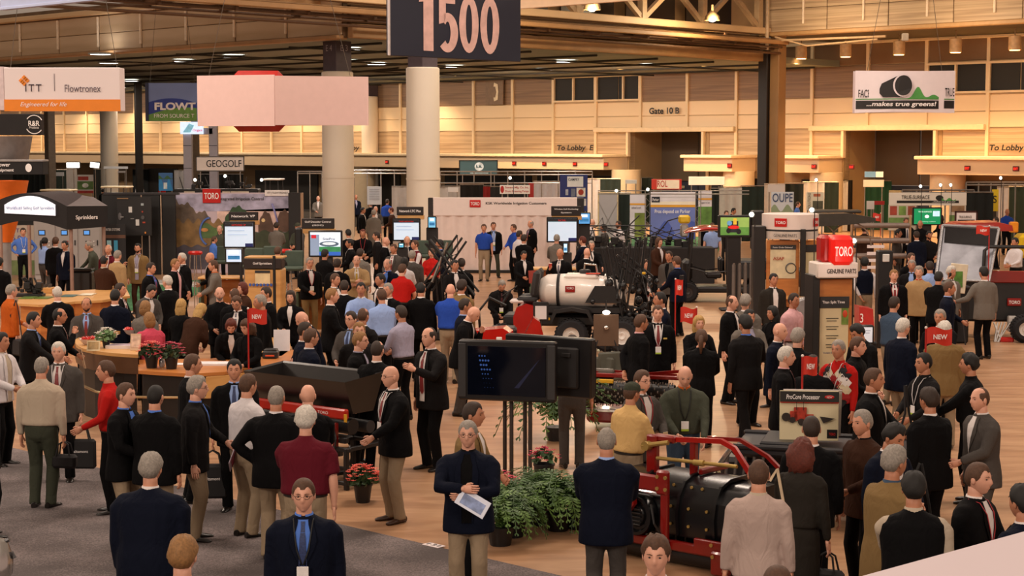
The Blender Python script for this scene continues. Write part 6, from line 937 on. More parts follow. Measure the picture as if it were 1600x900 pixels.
t = at('yellow_pump', 'yellow pump head on the black tool table', 'pump', 1069, 350, 53, z=0); bx(t, 'table', BLKM, (-1.2, 0, .55), (4.2, .9, 1.1), .02); bx(t, 'pump_head', M('#d8b428', .4), (0, 0, 1.95), (.36, .3, .26), .06); bx(t, 'motor', M('#b8b4b0', .3, .6), (0, 0, 1.6), (.24, .24, .4), .05); R = random.Random(9); m = MB(); [m.box((R.uniform(-3, .6), R.uniform(-.3, .3), 1.15+R.uniform(0, .3)), (R.uniform(.06, .25),)*3, .02) for _ in range(30)]; [m.tube([(R.uniform(-3, .4), 0, 1.2), (R.uniform(-3, .4), 0, 1.7)], .015, 5) for _ in range(16)]; m.tube([(-3, 0, 1.75), (-1, 0, 1.75)], .02, 6); m.tube([(-3, 0, 1.6), (-1, 0, 1.6)], .02, 6); m.tube([(-.9, 0, 1.4), (-.5, 0, 1.9), (.0, 0, 2.05)], .02, 6); tag(m.build('tool_parts', M('#2a2a2c', .3, .5), t), kind='stuff')
t = at('roof_hoops', 'curved hooped canopy frame behind the parts stand', 'frame', 1300, 350, 46, z=0); m = MB(); [m.tube([(dx+.55*math.cos(a), 0, 1.55+.62*math.sin(a)) for a in [PI*k/10 for k in range(11)]], .02, 6) for dx in (-.4, .5)]; m.tube([(-1.2, 0, 1.9), (1.3, 0, 1.75)], .03, 6); m.build('hoop', M('#9a8878', .3, .5), t); bx(t, 'base', DGR, (0, 0, .7), (1.9, .7, .5), .08); m = MB(); m.prism([(-1.1, 2.15), (-.6, 2.4), (.4, 2.42), (1.1, 2.3), (1.1, 2.2), (.2, 2.1), (-1.0, 2.05)], -.3, .5); m.build('dark_roof', M('#3a3630', .3), t)
t = at('red_tank_box', 'red box machine right of the parts tower', 'machine', 1347, 500, 33, z=0); t.scale = (.6, .8, .86); m = MB(); m.prism([(-.15, .3), (-.18, 1.35), (.26, 1.30), (.30, .95), (.32, .3)], -.3, .3); m.build('red_box', M('#b0170f', .35, coat=.3), t); text('3', .1, .2, TXW, t, (-.1, -.31, 1.1)); bx(t, 'base', BLK, (0, 0, .2), (.7, .7, .3), .04)
t, w, h, zc = monitor('laptop_screen', 'framed slanted screen with a white page by the young man', 1344, 508, 1366, 538, 25.5, '#d8d8dc', [('q', '#8a8a90', .2, .2, .8, .24), ('q', '#8a8a90', .2, .35, .7, .39)], (), .5, bez=.03)
t = at('silver_drum', 'silver grey round drum left of the parts tower', 'drum', 1259, 480, 31, z=0); m = MB(); m.cyl((0, 0, 1.2), .3, .3, 28, 'Y', b=.03); m.build('drum', M('#9a9698', .3, .6), t); m = MB(); m.cyl((0, .0, .86), .05, .6, 12, 'X'); m.build('axle', CHR, t); bx(t, 'stand', BLK, (0, 0, .4), (.5, .4, .8), .03); wheel(t, -.28, -.2, 1.0, .13, .08)
# --- near white ledge at the lower right, chrome lamp at the lower left, floor number
r0, r1 = Zp(1322, 905, 2.75), Zp(1610, 826, 2.75); d = (r1-r0).normalized(); nrm = Vector((d.y, -d.x, 0)); t = thing('white_booth_top', 'large blank white booth top cutting the lower right corner', 'booth', ((r0.x+r1.x)/2, (r0.y+r1.y)/2, 0), math.atan2(d.y, d.x)); m = MB(); m.box((0, -1.0, 2.70), (8, 2.0, .1), .01); m.build('top_panel', M('#cdbcc0', .5, var=.01, scale=.5), t); m = MB(); m.box((0, -1.0, 1.33), (7.9, 1.9, 2.66), .02); m.build('wall_panel', M('#e0d4d6', .6, var=.01, scale=.5), t)
c = Yp(-6, 872, 7.6); t = thing('chrome_lamp', 'chrome clamp lamp cut by the lower left corner', 'lamp', (c.x, c.y, 0)); z = c.z; m = MB(); m.lathe([(.02, .09), (.05, .08), (.075, 0), (.07, -.07), (.055, -.09)], 20, (0, 0, z)); m.build('shade', CHR, t); m = MB(); m.tube([(.03, 0, z), (.075, 0, z+.02), (.08, 0, z+.0)], .012, 8); m.tube([(.03, 0, z+.07), (.06, 0, z+.085)], .01, 6); m.build('knob', M('#3a3638', .4), t); tb(t, 'stem', DGR, [(0, 0, 0), (0, 0, z-.05)], .02, 8)
p = Zp(678, 854); t = thing('floor_number_card', 'white floor card with number 131 on the grey carpet', 'floor sign', (p.x, p.y, .014), HR); m = MB(); m.box((0, 0, 0), (.24, .12, .006), .001); m.build('card', WHT, t, False); o = text('131', .17, .07, TXK, t, (0, 0, .005)); o.rotation_euler = (-PI/2, 0, 0)
# ================================================================ PEOPLE
V = Vector
SKIN = {'a': '#cc8f72', 'b': '#b97c5e', 'c': '#d89f86', 'd': '#8a5a3e'}
HAIRC = {'k': '#14100e', 'd': '#2e1f16', 'b': '#4f3423', 'l': '#8a6238', 'y': '#b08a50', 'g': '#6f6862', 'w': '#c4bcb2', 'r': '#5a2214', 's': '#8c837a'}
CLOTH = {'k': '#0a090b', 'n': '#0b1020', 'c': '#171516', 'g': '#4a4542', 'G': '#6d665f', 't': '#a98a62', 'T': '#7d6440', 'o': '#b5561c', 'w': '#d8cfcc', 'b': '#4f74c4', 'B': '#2748a4', 'l': '#8fa6d6',
         'r': '#b01c18', 'm': '#5b1522', 'p': '#d9a8ac', 'P': '#c0475c', 'e': '#b3a390', 'y': '#d0aa70', 'v': '#46493e', 'O': '#3c3f34', 'h': '#94816a', 'H': '#b8a080', 'q': '#2a2622', 'u': '#9a94a8', 'd': '#3c4c60', 'W': '#cfc8ca', 'x': '#3a2318', 'z': '#b29c93'}
def headp(lat, lon, th=0.0):
    dx, dy, dz = math.cos(lat)*math.sin(lon), -math.cos(lat)*math.cos(lon), math.sin(lat)
    cl = math.cos(lat); q_ = (max(cl, 1e-6)**(-.22 if dz > 0 else -.10)); x, y, z = (.077+th)*dx*q_, (.096+th)*dy*q_, (.116+th)*dz
    if dz < 0:
        t = -dz; x *= 1-.34*t**1.6; y *= 1-(.22*t if dy > 0 else 0)
        if dy < 0: y -= .014*t
    if dy < -.15 and th == 0:
        e = math.exp; y -= .021*e(-(x/.013)**2-((z+.020)/.019)**2)+.012*e(-(x/.011)**2-((z-.006)/.022)**2)
        y += .010*e(-((abs(x)-.031)/.015)**2-((z-.010)/.012)**2); y -= .006*e(-(x/.045)**2-((z-.034)/.010)**2)
        y -= .009*e(-(x/.024)**2-((z+.100)/.018)**2); y -= .006*e(-(x/.022)**2-((z+.062)/.010)**2); y += .004*e(-(x/.03)**2-((z+.080)/.008)**2)
    return V((x, y, z))
def head_into(m, nlat, nlon, beard):
    base = len(m.v); L = [-PI/2+PI*i/nlat for i in range(nlat+1)]; m.cur = 0
    # denser towards the face
    lons = [2*PI*k/nlon for k in range(nlon)]; lons = [a-.35*math.sin(a) for a in lons]
    vs = []; fs = []; mi = []
    for la in L[1:-1]:
        for lo in lons: vs.append(headp(la, lo))
    n = nlon; top = len(vs); vs.append(headp(PI/2, 0)); bot = len(vs); vs.append(headp(-PI/2, 0))
    for i in range(nlat-2):
        for k in range(n):
            f = (i*n+k, i*n+(k+1) % n, (i+1)*n+(k+1) % n, (i+1)*n+k); c = (vs[f[0]]+vs[f[2]])/2; fs.append(f)
            q = 0
            if c.y < -.05 and abs(c.x) < .021 and -.069 < c.z < -.058: q = 2
            elif beard and c.y < .0 and c.z < -.045: q = 3
            elif beard and c.y < -.07 and abs(c.x) < .03 and -.055 < c.z < -.042: q = 3
            mi.append(q)
    for k in range(n): fs.append(((nlat-2)*n+k, (nlat-2)*n+(k+1) % n, top)); mi.append(0); fs.append(((k+1) % n, k, bot)); mi.append(0)
    k0 = len(m.v); m.v += [tuple(m.T @ v) for v in vs]; m.f += [tuple(i+k0 for i in f) for f in fs]; m.mi += mi
    for s in (-1, 1):
        m.cur = 0; m.ball((s*.079, .006, -.004), (.009, .020, .032), 8, 6)
        m.cur = 1; m.ball((s*.031, -.081, .010), (.0095, .006, .0055), 8, 5)
        m.cur = 3; m.tube([(s*.014, -.0975, .029), (s*.031, -.096, .034), (s*.050, -.082, .030)], [.002, .0032, .0015], 4)
    m.cur = 0
def hair_mesh(style):
    m = MB(); nlat, nlon = 16, 28; R = random.Random(style+'x')
    def hz(lo):
        a = abs((lo+PI) % (2*PI)-PI)
        if style in ('long', 'bob', 'curly', 'pony', 'bun'): return .058 if a < .75 else (.058-(a-.75)/.5*.11 if a < 1.25 else -.052)
        if a < .35: return .072
        if a < .8: return .072+.012*math.sin((a-.35)/.45*PI)
        if a < 1.25: return .072-(a-.8)/.45*.064
        if a < 1.75: return .006-.01*(a-1.3)/.45
        return max(-.058, -.004-(a-1.75)/.5*.054)
    P = []; keep = []
    for i in range(nlat+1):
        la = -PI/2+PI*i/nlat
        for k in range(nlon):
            lo = 2*PI*k/nlon; p0 = headp(la, lo, .0001); h = hz(lo); d = p0.z-h; a = abs((lo+PI) % (2*PI)-PI)
            th = {'short': .011, 'buzz': .004, 'thick': .02, 'ring': .007, 'thin': .006, 'curlys': .024}.get(style, .016)
            ok = d > -.012
            if style == 'ring': ok = ok and a > 1.15 and p0.z < .055
            if style == 'thin': ok = ok and (a > 1.0 or p0.z > .098) and not (p0.z > .075 and a < 2.0)
            t = (th*sm(-.012, .035, d)+.002) if ok else -.006
            if style == 'ring': t = min(t, .008*sm(.06, .03, p0.z)+.001) if ok else -.006
            if style in ('thick', 'curly', 'curlys', 'bob', 'long'): t *= 1+.2*math.sin(7*lo+3*la)*math.sin(9*la+1)+(R.random()-.5)*(.5 if 'curly' in style else .2)
            P.append(headp(la, lo, t)); keep.append(ok)
    fs = []
    for i in range(nlat):
        for k in range(nlon):
            f = (i*nlon+k, i*nlon+(k+1) % nlon, (i+1)*nlon+(k+1) % nlon, (i+1)*nlon+k)
            if sum(keep[j] for j in f) >= 2: fs.append(f)
    m.add(P, fs)
    def blob(c, r, amp, n=18, mm=12):
        k = len(m.v); m.ball(c, r, n, mm)
        for j in range(k, len(m.v)):
            v = V(m.v[j]); d = (v-V(c)); q = 1+amp*(math.sin(61*v.x+40*v.z)*math.sin(53*v.y+29*v.z)+(R.random()-.5)*.8); m.v[j] = tuple(V(c)+d*q)
    if style == 'long': blob((0, .040, -.075), (.098, .070, .165), .06)
    if style == 'bob': blob((0, .034, -.035), (.100, .078, .110), .06)
    if style == 'curly': blob((0, .042, -.050), (.128, .095, .165), .14, 24, 16)
    if style == 'pony': m.tube([(0, .09, .03), (0, .15, .02), (0, .165, -.08), (0, .14, -.22)], [.03, .035, .034, .012], 8)
    if style == 'bun': blob((0, .12, .03), (.05, .045, .05), .05, 12, 8)
    if style == 'cap':
        pass
    me = m.mesh('hair', None, True, 3.0); return me
def cap_mesh():
    m = MB(); m.lathe([(.0995, .022), (.101, .05), (.094, .085), (.07, .112), (.035, .127), (.0, .13)], 20)
    for i in range(len(m.v)): x, y, z = m.v[i]; m.v[i] = (x*.86, y*1.04, z)
    m.prism([(-.07, -.07), (-.06, -.13), (-.03, -.165), (.03, -.165), (.06, -.13), (.07, -.07)], .03, .038, 'XY'); return m.mesh('cap', None, True, .8)
def ik(a, c, l1, l2, pole):
    a, c, pole = V(a), V(c), V(pole); d = c-a; L = d.length
    if L > (l1+l2)*.995: d *= (l1+l2)*.995/L; c = a+d; L = d.length
    if L < abs(l1-l2)+.02: L = abs(l1-l2)+.02
    u = d.normalized(); x = (l1*l1-l2*l2+L*L)/(2*L); h = math.sqrt(max(0, l1*l1-x*x)); p = pole-u*pole.dot(u); p = p.normalized() if p.length > 1e-5 else u.orthogonal()
    return a+u*x+p*h, c
ARM = {'down': ((.265, -.03, .84), (.3, .6, 0)), 'relax': ((.25, -.12, .86), (.3, .7, 0)), 'belly': ((.10, -.29, 1.08), (.7, .3, -.5)), 'fwd': ((.19, -.31, 1.06), (.5, .4, -.7)), 'pocket': ((.235, -.03, .93), (.8, .55, 0)),
       'hip': ((.215, -.01, 1.02), (1, .35, 0)), 'crossa': ((.01, -.26, 1.25), (.9, -.1, -.5)), 'crossb': ((.02, -.22, 1.18), (.9, -.1, -.5)), 'chin': ((.05, -.22, 1.42), (.5, -.2, -.9)), 'ear': ((.13, -.09, 1.54), (1, -.5, -.5)),
       'reach': ((.24, -.50, 1.10), (.4, .3, -.8)), 'clasp': ((.05, -.22, .93), (.8, .5, 0)), 'back': ((.09, .17, .95), (.9, .5, 0)), 'out': ((.45, -.26, 1.12), (.2, .5, -.7)), 'up': ((.14, -.34, 1.34), (.5, .1, -.9)), 'low': ((.20, -.34, .96), (.5, .6, -.4))}
_P = {}; RAW = []
def torso_prof(kind, fat):
    f = lambda k: 1+(fat-1)*k
    if kind in ('suit', 'coat', 'long', 'jacket', 'cardigan'):
        hem = {'suit': .77, 'coat': .55, 'long': .35, 'jacket': .86, 'cardigan': .80}[kind]
        pr = [(hem, .212*f(.7), .150*f(.8), .0), (.88, .205*f(.8), .148*f(.9), .0), (.98, .192*f(1), .138*f(1.1), -.004), (1.08, .182*f(1), .130*f(1.2), -.008), (1.20, .194*f(.9), .134*f(1), -.004), (1.32, .208*f(.85), .136*f(.6), .004), (1.41, .205*f(.8), .124*f(.4), .010), (1.465, .165*f(.6), .098, .014), (1.50, .100, .078, .014), (1.53, .066, .066, .008)]
        if kind in ('coat', 'long'): pr.insert(1, (.75, .215*f(.7), .152*f(.8), 0))
    else:
        pr = [(.99, .176*f(1), .126*f(1.1), 0), (1.02, .184*f(1), .132*f(1.2), -.004), (1.08, .180*f(1), .130*f(1.2), -.008), (1.20, .184*f(.9), .128*f(1), -.004), (1.32, .198*f(.85), .130*f(.6), .004), (1.41, .194*f(.8), .118*f(.4), .010), (1.465, .155*f(.6), .093, .014), (1.50, .092, .074, .014), (1.53, .064, .064, .008)]
    return pr
def front(pr, x, z, off):
    zs = [p[0] for p in pr]; i = max(0, min(len(pr)-2, sum(1 for q in zs if q <= z)-1)); t = max(0, min(1, (z-zs[i])/(zs[i+1]-zs[i])))
    rx, ry, yo = [pr[i][k]*(1-t)+pr[i+1][k]*t for k in (1, 2, 3)]; q = min(.97, abs(x)/rx); return V((x, yo-ry*(1-q**2.3)**(1/2.3)-off, z))
def person_parts(kind, arms, lean, hyaw, hpit, legs, fat, fem, lod, opts):
    """returns {part: (mesh, slotkinds)} plus the head matrix and wrist points, all in the person's own space"""
    key = (kind, arms, lean, hyaw, hpit, legs, fat, fem, lod, opts)
    if key in _P: return _P[key]
    sit = legs == 'sit'; dz = -.42 if sit else 0; la = math.radians(lean)
    def bend(p):
        w = sm(.78, 1.06, p.z); a = la*w; q = V((p.x, p.y, p.z-.95)); c, s = math.cos(a), math.sin(a)
        return V((q.x, q.y*c-q.z*s if q.z > 0 else q.y, (q.y*s+q.z*c) if q.z > 0 else q.z))+V((0, 0, .95+dz))
    sw = .94 if fem else 1.0; out = {}
    pr = [(z, a*(1.07 if 1.1 < z < 1.47 else 1.04), b*1.03, c) for z, a, b, c in torso_prof(kind, fat)]
    if sit: pr = [(max(z, .93) if z < .93 else z, a, b, c) for z, a, b, c in pr if z > .7 or True]; pr = [p for i, p in enumerate(pr) if i == 0 or p[0] > pr[i-1][0]+.001]
    # garment torso and sleeves (joined by the remesher into one surface)
    g = MB(); pts = []; vs = []; fs = []; n = 20; rings = []
    dense = []
    for i in range(len(pr)-1):
        for t in (0, .5): dense.append(tuple(pr[i][k]*(1-t)+pr[i+1][k]*t for k in range(4)))
    dense.append(pr[-1])
    for z, rx, ry, yo in dense:
        for k in range(n):
            t = 2*PI*k/n; ct, st = math.cos(t), math.sin(t); ct2 = math.copysign(abs(ct)**.88, ct); st2 = math.copysign(abs(st)**.88, st)
            vs.append(bend(V((rx*ct2*sw, ry*st2+yo, z))))
    m_ = len(dense)
    for i in range(m_-1):
        for k in range(n): fs.append((i*n+k, i*n+(k+1) % n, (i+1)*n+(k+1) % n, (i+1)*n+k))
    fs += [tuple(range(n-1, -1, -1)), tuple((m_-1)*n+k for k in range(n))]; g.add(vs, fs)
    if fem and kind != 'coat':
        for s in (-1, 1): g.ball(bend(V((s*.075, -.105, 1.27))), (.07, .06, .065), 12, 8)
    thick = 1.20 if kind in ('suit', 'coat', 'long', 'jacket', 'cardigan') else 1.0
    short = kind in ('polo', 'tee'); wr = []; sleeve = g; sep = None
    if kind == 'vest': sep = MB(); sleeve = sep
    body = MB()
    for s, an in ((-1, arms[0]), (1, arms[1])):
        tgt, pole = ARM[an]; sh = V((s*(.192+(fat-1)*.15)*sw, .012, 1.418-(fat-1)*.10)); tg = V((tgt[0]*s, tgt[1]*(1+.5*(fat-1)) - (fat-1)*.3 if tgt[1] < -.15 else tgt[1], tgt[2])); pl = V((pole[0]*s, pole[1], pole[2]))
        if sit and an in ('down', 'relax', 'pocket'): tg = V((s*.20, -.30, 1.0))
        el, w = ik(sh, tg, .285, .255, pl); sh, el, w = bend(sh), bend(el), bend(w)
        f = 1+(fat-1)*.5; inn = bend(V((s*.10, .012, 1.43)))
        if short:
            mid = sh.lerp(el, .75); g.tube([inn, sh.lerp(inn, .3), sh.lerp(el, .15), mid], [.06, .072*f, .066*f, .070*f], 12)
        else: sleeve.tube([inn, sh.lerp(inn, .25), sh.lerp(el, .12), sh.lerp(el, .6), el, el.lerp(w, .35), w.lerp(el, .03)], [r*thick*f for r in (.046, .060, .064, .054, .050, .047, .036)], 12)
        d = (w-el).normalized()
        # bare forearm inside the sleeve, hand with five fingers
        k_ = 1 if short else .62; body.tube([sh.lerp(el, .4), el, el.lerp(w, .3), w.lerp(el, .12), w+d*.02], [.040*f*k_, .041*f*k_, .042*f*k_, .026 if short else .021, .027], 8)
        hand(body, w, d, s, an, bend)
        wr.append((w, d))
    # head, neck
    nb = bend(V((0, .012, 1.50))); hc0 = V((0, -.012, 1.664))
    Rt = Matrix.Rotation(la, 3, 'X') if True else None
    Rh = (Matrix.Rotation(math.radians(hyaw), 3, 'Z') @ Matrix.Rotation(math.radians(hpit+lean*.45), 3, 'X'))
    up = (bend(V((0, .012, 1.54)))-nb).normalized(); hb = nb+up*.055
    hm = Matrix.Translation(hb) @ Rh.to_4x4() @ Matrix.Translation(V((0, -.020, .116))) @ Matrix.Scale(1.03, 4)
    body.T = hm; nl = (22, 34) if lod == 0 else (14, 20) if lod == 1 else (11, 16); head_into(body, nl[0], nl[1], 'beard' in opts); body.T = None
    hq = hm @ V((0, .02, -.045)); nr = .058 if not fem else .047
    body.tube([bend(V((0, .012, 1.40))), nb, nb.lerp(hq, .5), hq], [nr+.012, nr+.006, nr, nr*.98], 14)
    # hidden core so that the figure is one body under the clothes
    body.tube([bend(V((0, .01, z))) for z in (.95, 1.1, 1.25, 1.4)], [.09, .085, .10, .07], 8)
    # legs
    t = MB(); foot = []
    st = {'stand': ((-.10, .0), (.10, .0)), 'wide': ((-.16, .03), (.16, -.03)), 'step': ((-.10, -.20), (.10, .18)), 'sit': ((-.13, -.42), (.13, -.42)), 'shift': ((-.12, -.06), (.12, .05))}[legs]
    fq = 1+(fat-1)*.6
    for s, (fx, fy) in ((-1, st[0]), (1, st[1])):
        hp = V((s*.088, 0, .93+dz)); an_ = V((fx, fy, .085)); kn, an_ = ik(hp, an_, .44, .42, V((s*.15, -1, 0))); foot.append((fx, fy, s))
        body.tube([hp, kn, an_], [.05, .045, .035], 8)
        if kind != 'dress' and 'skirt' not in opts:
            kk = .055; t.tube([hp+V((0, .005, .04)), hp.lerp(kn, .25), hp.lerp(kn, .7), kn, kn.lerp(an_, .35), kn.lerp(an_, .8), an_+V((0, .005, -.045))], [(.098*fq, .108*fq), (.094*fq, .100*fq), (.074*fq, .078*fq), .070*fq, .068*fq, .066, (.068, .074)], 12)
    prt = [(.80, .11, .09), (.86, .165*fq, .12*fq), (.93, .178*fq, .126*fq), (.985, .178*fq, .130*fq), (1.01, .170*fq, .124*fq)]
    if kind == 'dress' or 'skirt' in opts: prt = [(.42, .20, .16), (.6, .195, .15), (.8, .195, .14), (.93, .19, .13), (1.05, .15, .11)]
    vs = []; fs = []; n2 = 16
    for z, rx, ry in prt:
        for k in range(n2): a = 2*PI*k/n2; vs.append(V((rx*math.cos(a), ry*math.sin(a), z+dz)))
    for i in range(len(prt)-1):
        for k in range(n2): fs.append((i*n2+k, i*n2+(k+1) % n2, (i+1)*n2+(k+1) % n2, (i+1)*n2+k))
    fs += [tuple(range(n2-1, -1, -1)), tuple((len(prt)-1)*n2+k for k in range(n2))]; t.add(vs, fs)
    vx = (.0165, .025, .034)[lod]
    out['garment'] = raw(g, vx, kind); out['trousers'] = raw(t, vx, 'trousers')
    if sep: out['sleeves'] = raw(sep, vx, 'sleeves')
    out['body'] = body.mesh('body', [M(SKIN['a']), M('#1a110c', .2), M('#a86a55', .5), M(HAIRC['k'])], True, 3.0)
    s_ = MB(); 
    for fx, fy, s in foot:
        for z, a in ((.0, 1.0),): pass
        q = MB(); yaw = s*.22
        for (y, w, h) in (((.085), .030, .075), (.06, .038, .085), (0, .040, .085), (-.06, .046, .060), (-.12, .050, .045), (-.165, .044, .038), (-.195, .022, .028)):
            q.v += [(w*math.cos(a)*1.0, y, max(0.0, h*.5+h*.5*math.sin(a)*1.0)) for a in [2*PI*k/10 for k in range(10)]]
        for i in range(6):
            for k in range(10): q.f.append((i*10+k, i*10+(k+1) % 10, (i+1)*10+(k+1) % 10, (i+1)*10+k)); q.mi.append(0)
        q.f += [tuple(range(10)), tuple(range(69, 59, -1))]; q.mi += [0, 0]
        Rz = Matrix.Rotation(yaw, 3, 'Z'); 
        me = MB(); me.add([Rz @ V(v)+V((fx, fy, 0)) for v in q.v], q.f); out.setdefault('shoes', []).append(me.mesh('shoe', None, True, 1.2))
    # front pieces
    def strip(cols, off, thk=.004):
        """cols: list of (z, x0, x1)"""
        q = MB(); vs = []; nx = 5
        for z, x0, x1 in cols:
            for k in range(nx): vs.append(bend(front(pr, x0+(x1-x0)*k/(nx-1), z, off)))
        fs = [(i*nx+k, i*nx+k+1, (i+1)*nx+k+1, (i+1)*nx+k) for i in range(len(cols)-1) for k in range(nx-1)]; q.add(vs, fs); return q
    if kind in ('suit', 'coat', 'jacket', 'cardigan', 'long') and 'closed' not in opts:
        zt = .80 if 'open' in opts else 1.13; zt = max(zt, pr[0][0]+.02); zz = [1.505, 1.47, 1.42, 1.36, 1.30, 1.24, 1.18, zt] if zt > 1.0 else [1.505, 1.47, 1.42, 1.34, 1.24, 1.14, 1.04, .96, max(.88, zt)]
        wd_ = lambda z: (.078*(z-zt)/(1.5-zt)+.003) if zt > 1.0 else .05+.012*sm(1.1, 1.5, z)
        w0 = wd_; wd_ = lambda z: w0(z)*(1-.5*sm(1.40, 1.5, z))
        out['shirt'] = strip([(z, -wd_(z), wd_(z)) for z in zz], .0065 if lod == 0 else .009).mesh('shirt', None, True, 3)
        lp = MB()
        for s in (-1, 1):
            q = strip([(z, s*wd_(z)*.92, s*(wd_(z)+(.052*sm(zt-.02, 1.36, z) if z < 1.40 else .034))) for z in zz], .012 if lod == 0 else .015); lp.add(q.v, q.f)
        out['lapel'] = lp.mesh('lapel', None, True, 3)
    if kind in ('shirt', 'polo', 'vest', 'dress', 'tee'):
        q = strip([(z, -.012, .012) for z in (1.5, 1.42, 1.3, 1.2, 1.1, 1.0)], .004); out['placket'] = q.mesh('placket', None, True, 3)
    if 'tie' in opts:
        q = strip([(1.495, -.016, .016), (1.465, -.013, .013), (1.38, -.022, .022), (1.27, -.028, .028), (1.16, -.032, .032)]+([(1.02, -.034, .034), (.98, -.004, .004)] if 'open' in opts or kind not in ('suit', 'coat') else []), .013); out['tie'] = q.mesh('tie', None, True, 3)
    if 'badge' in opts:
        q = MB()
        for s in (-1, 1):
            c = [bend(front(pr, s*x, z, .017)) for x, z in ((.072, 1.50), (.062, 1.42), (.045, 1.30), (.025, 1.24), (.006, 1.185))]; q.tube([V((s*.07, .03, 1.51)) if False else bend(V((s*.080, .03, 1.515)))]+c, [(.007, .003)]*6, 4)
        out['lanyard'] = q.mesh('lanyard', None, True, 3)
        b = MB(); c = bend(front(pr, 0, 1.12, .03)); b.cur = 0; b.box(c, (.088, .006, .115), .003); b.cur = 1; b.box(c+V((0, -.001, -.045)), (.088, .007, .026), .002); me = b.mesh('badge', [M('#ece6e4', .5), M('#a9c23a', .5)], False); out['badge'] = me
    if 'tag' in opts:
        b = MB(); b.box(bend(front(pr, .10, 1.30, .012)), (.075, .008, .024), .002); out['name_tag'] = b.mesh('name_tag', None, False)
    # collar
    c = MB(); rr = .0645 if not fem else .055; zz = 1.525
    if kind != 'tee' and not (fem and kind in ('cardigan', 'suit')):
        vsn = []
        for a in [PI*(-.5)+.22+(2*PI-.44)*k/16 for k in range(17)]:
            for (r, z) in ((rr+.012, zz-.03), (rr+.004, zz+.012), (rr-.004, zz+.012)): vsn.append(bend(V((r*math.cos(a), .012+r*math.sin(a), z))))
        c.add(vsn, [(k*3+j, (k+1)*3+j, (k+1)*3+j+1, k*3+j+1) for k in range(16) for j in range(2)]); out['collar'] = c.mesh('collar', None, True, 3)
    if kind in ('shirt', 'polo', 'vest'):
        b = MB(); rb = fq
        vsn = []
        for k in range(24):
            a = 2*PI*k/24
            for z in (.975, 1.008): vsn.append(V(((.178*rb+.005)*math.cos(a), (.130*rb+.006)*math.sin(a)-.002, z+dz)))
        b.add(vsn, [(k*2, ((k+1) % 24)*2, ((k+1) % 24)*2+1, k*2+1) for k in range(24)]); out['belt'] = b.mesh('belt', None, True, 3)
    if 'glasses' in opts:
        q = MB(); q.T = hm
        for s in (-1, 1):
            q.tube([(s*.031+.021*math.cos(a), -.103+.010*abs(math.cos(a))*(1 if True else 0), .008+.015*math.sin(a)) for a in [2*PI*k/10 for k in range(11)]], .0018, 4); q.tube([(s*.051, -.095, .010), (s*.078, -.01, .010)], .002, 4)
        q.tube([(-.011, -.106, .01), (.011, -.106, .01)], .0018, 4); out['glasses'] = q.mesh('glasses', None, True, 3)
    zt = (hm @ V((0, 0, .125))); _P[key] = (out, hm, wr, zt, foot); return _P[key]
def hand(m, w, d, s, an, bend):
    up = V((0, 0, 1)); side = d.cross(up)
    if side.length < .3: side = V((0, 1, 0)) if abs(d.y) < .8 else V((1, 0, 0))
    # palm normal: towards the body
    nrm = V((-s, 0, 0))-d*V((-s, 0, 0)).dot(d)
    if nrm.length < .2: nrm = V((0, 0, -1))-d*V((0, 0, -1)).dot(d)
    nrm.normalize(); fw = nrm.cross(d).normalized()
    if fw.y > 0: fw = -fw                                    # thumb side faces forward/up
    if abs(d.z) < .6 and fw.z < 0: fw = -fw
    curl = {'belly': .9, 'fwd': .7, 'hip': .5, 'ear': 1.1, 'reach': .5, 'out': .25}.get(an, .55)
    m.tube([w-d*.01, w+d*.03, w+d*.075, w+d*.092], [(.022, .028), (.019, .039), (.015, .042), (.010, .036)], 8, ref=nrm)
    for i, L in enumerate((.072, .082, .076, .060)):
        o = w+d*.085+fw*(.030-.020*i); c = 0; p = o; pts = [o-d*.012]; dd = d
        for q in (.45, .32, .25):
            dd = (d*math.cos(c)+nrm*math.sin(c)); p = p+dd*L*q; pts.append(p); c += curl*.9
        m.tube(pts, [.0095, .009, .0082, .006], 6)
    t0 = w+d*.025+fw*.028; m.tube([t0-fw*.01, t0+fw*.018+d*.022+nrm*.006, t0+fw*.024+d*.048+nrm*.016, t0+fw*.020+d*.066+nrm*.022], [.013, .011, .0095, .007], 6)
def raw(mb, vox, nm):
    me = mb.mesh('g', None, False); o = bpy.data.objects.new('raw', me); COL.objects.link(o)
    r = o.modifiers.new('r', 'REMESH'); r.mode = 'VOXEL'; r.voxel_size = vox; r.use_smooth_shade = True
    k = o.modifiers.new('s', 'SMOOTH'); k.factor = .5; k.iterations = 3 if vox < .02 else 2
    RAW.append(o); return o
HAIRM = {}
def cloth(c, bump=.25):
    k = ('cl', c)
    if k in _M: return _M[k]
    m = bpy.data.materials.new('cloth'); m.use_nodes = True; nt = m.node_tree; b = nt.nodes['Principled BSDF']; b.inputs['Roughness'].default_value = .85; b.inputs['Specular IOR Level'].default_value = .25
    b.inputs['Specular IOR Level'].default_value = .12
    tc = nt.nodes.new('ShaderNodeTexCoord'); n = nt.nodes.new('ShaderNodeTexNoise'); n.inputs['Scale'].default_value = 5; n.inputs['Detail'].default_value = 3; n.inputs['Distortion'].default_value = 1.0
    mp = nt.nodes.new('ShaderNodeMapping'); mp.inputs['Scale'].default_value = (1.4, 1.4, .8); nt.links.new(tc.outputs['Object'], mp.inputs['Vector']); nt.links.new(mp.outputs['Vector'], n.inputs['Vector'])
    b.inputs['Base Color'].default_value = lin(c)
    bp = nt.nodes.new('ShaderNodeBump'); bp.inputs['Strength'].default_value = .7; bp.inputs['Distance'].default_value = .035; nt.links.new(n.outputs['Fac'], bp.inputs['Height']); nt.links.new(bp.outputs['Normal'], b.inputs['Normal'])
    _M[k] = m; return m
PEOPLE = []
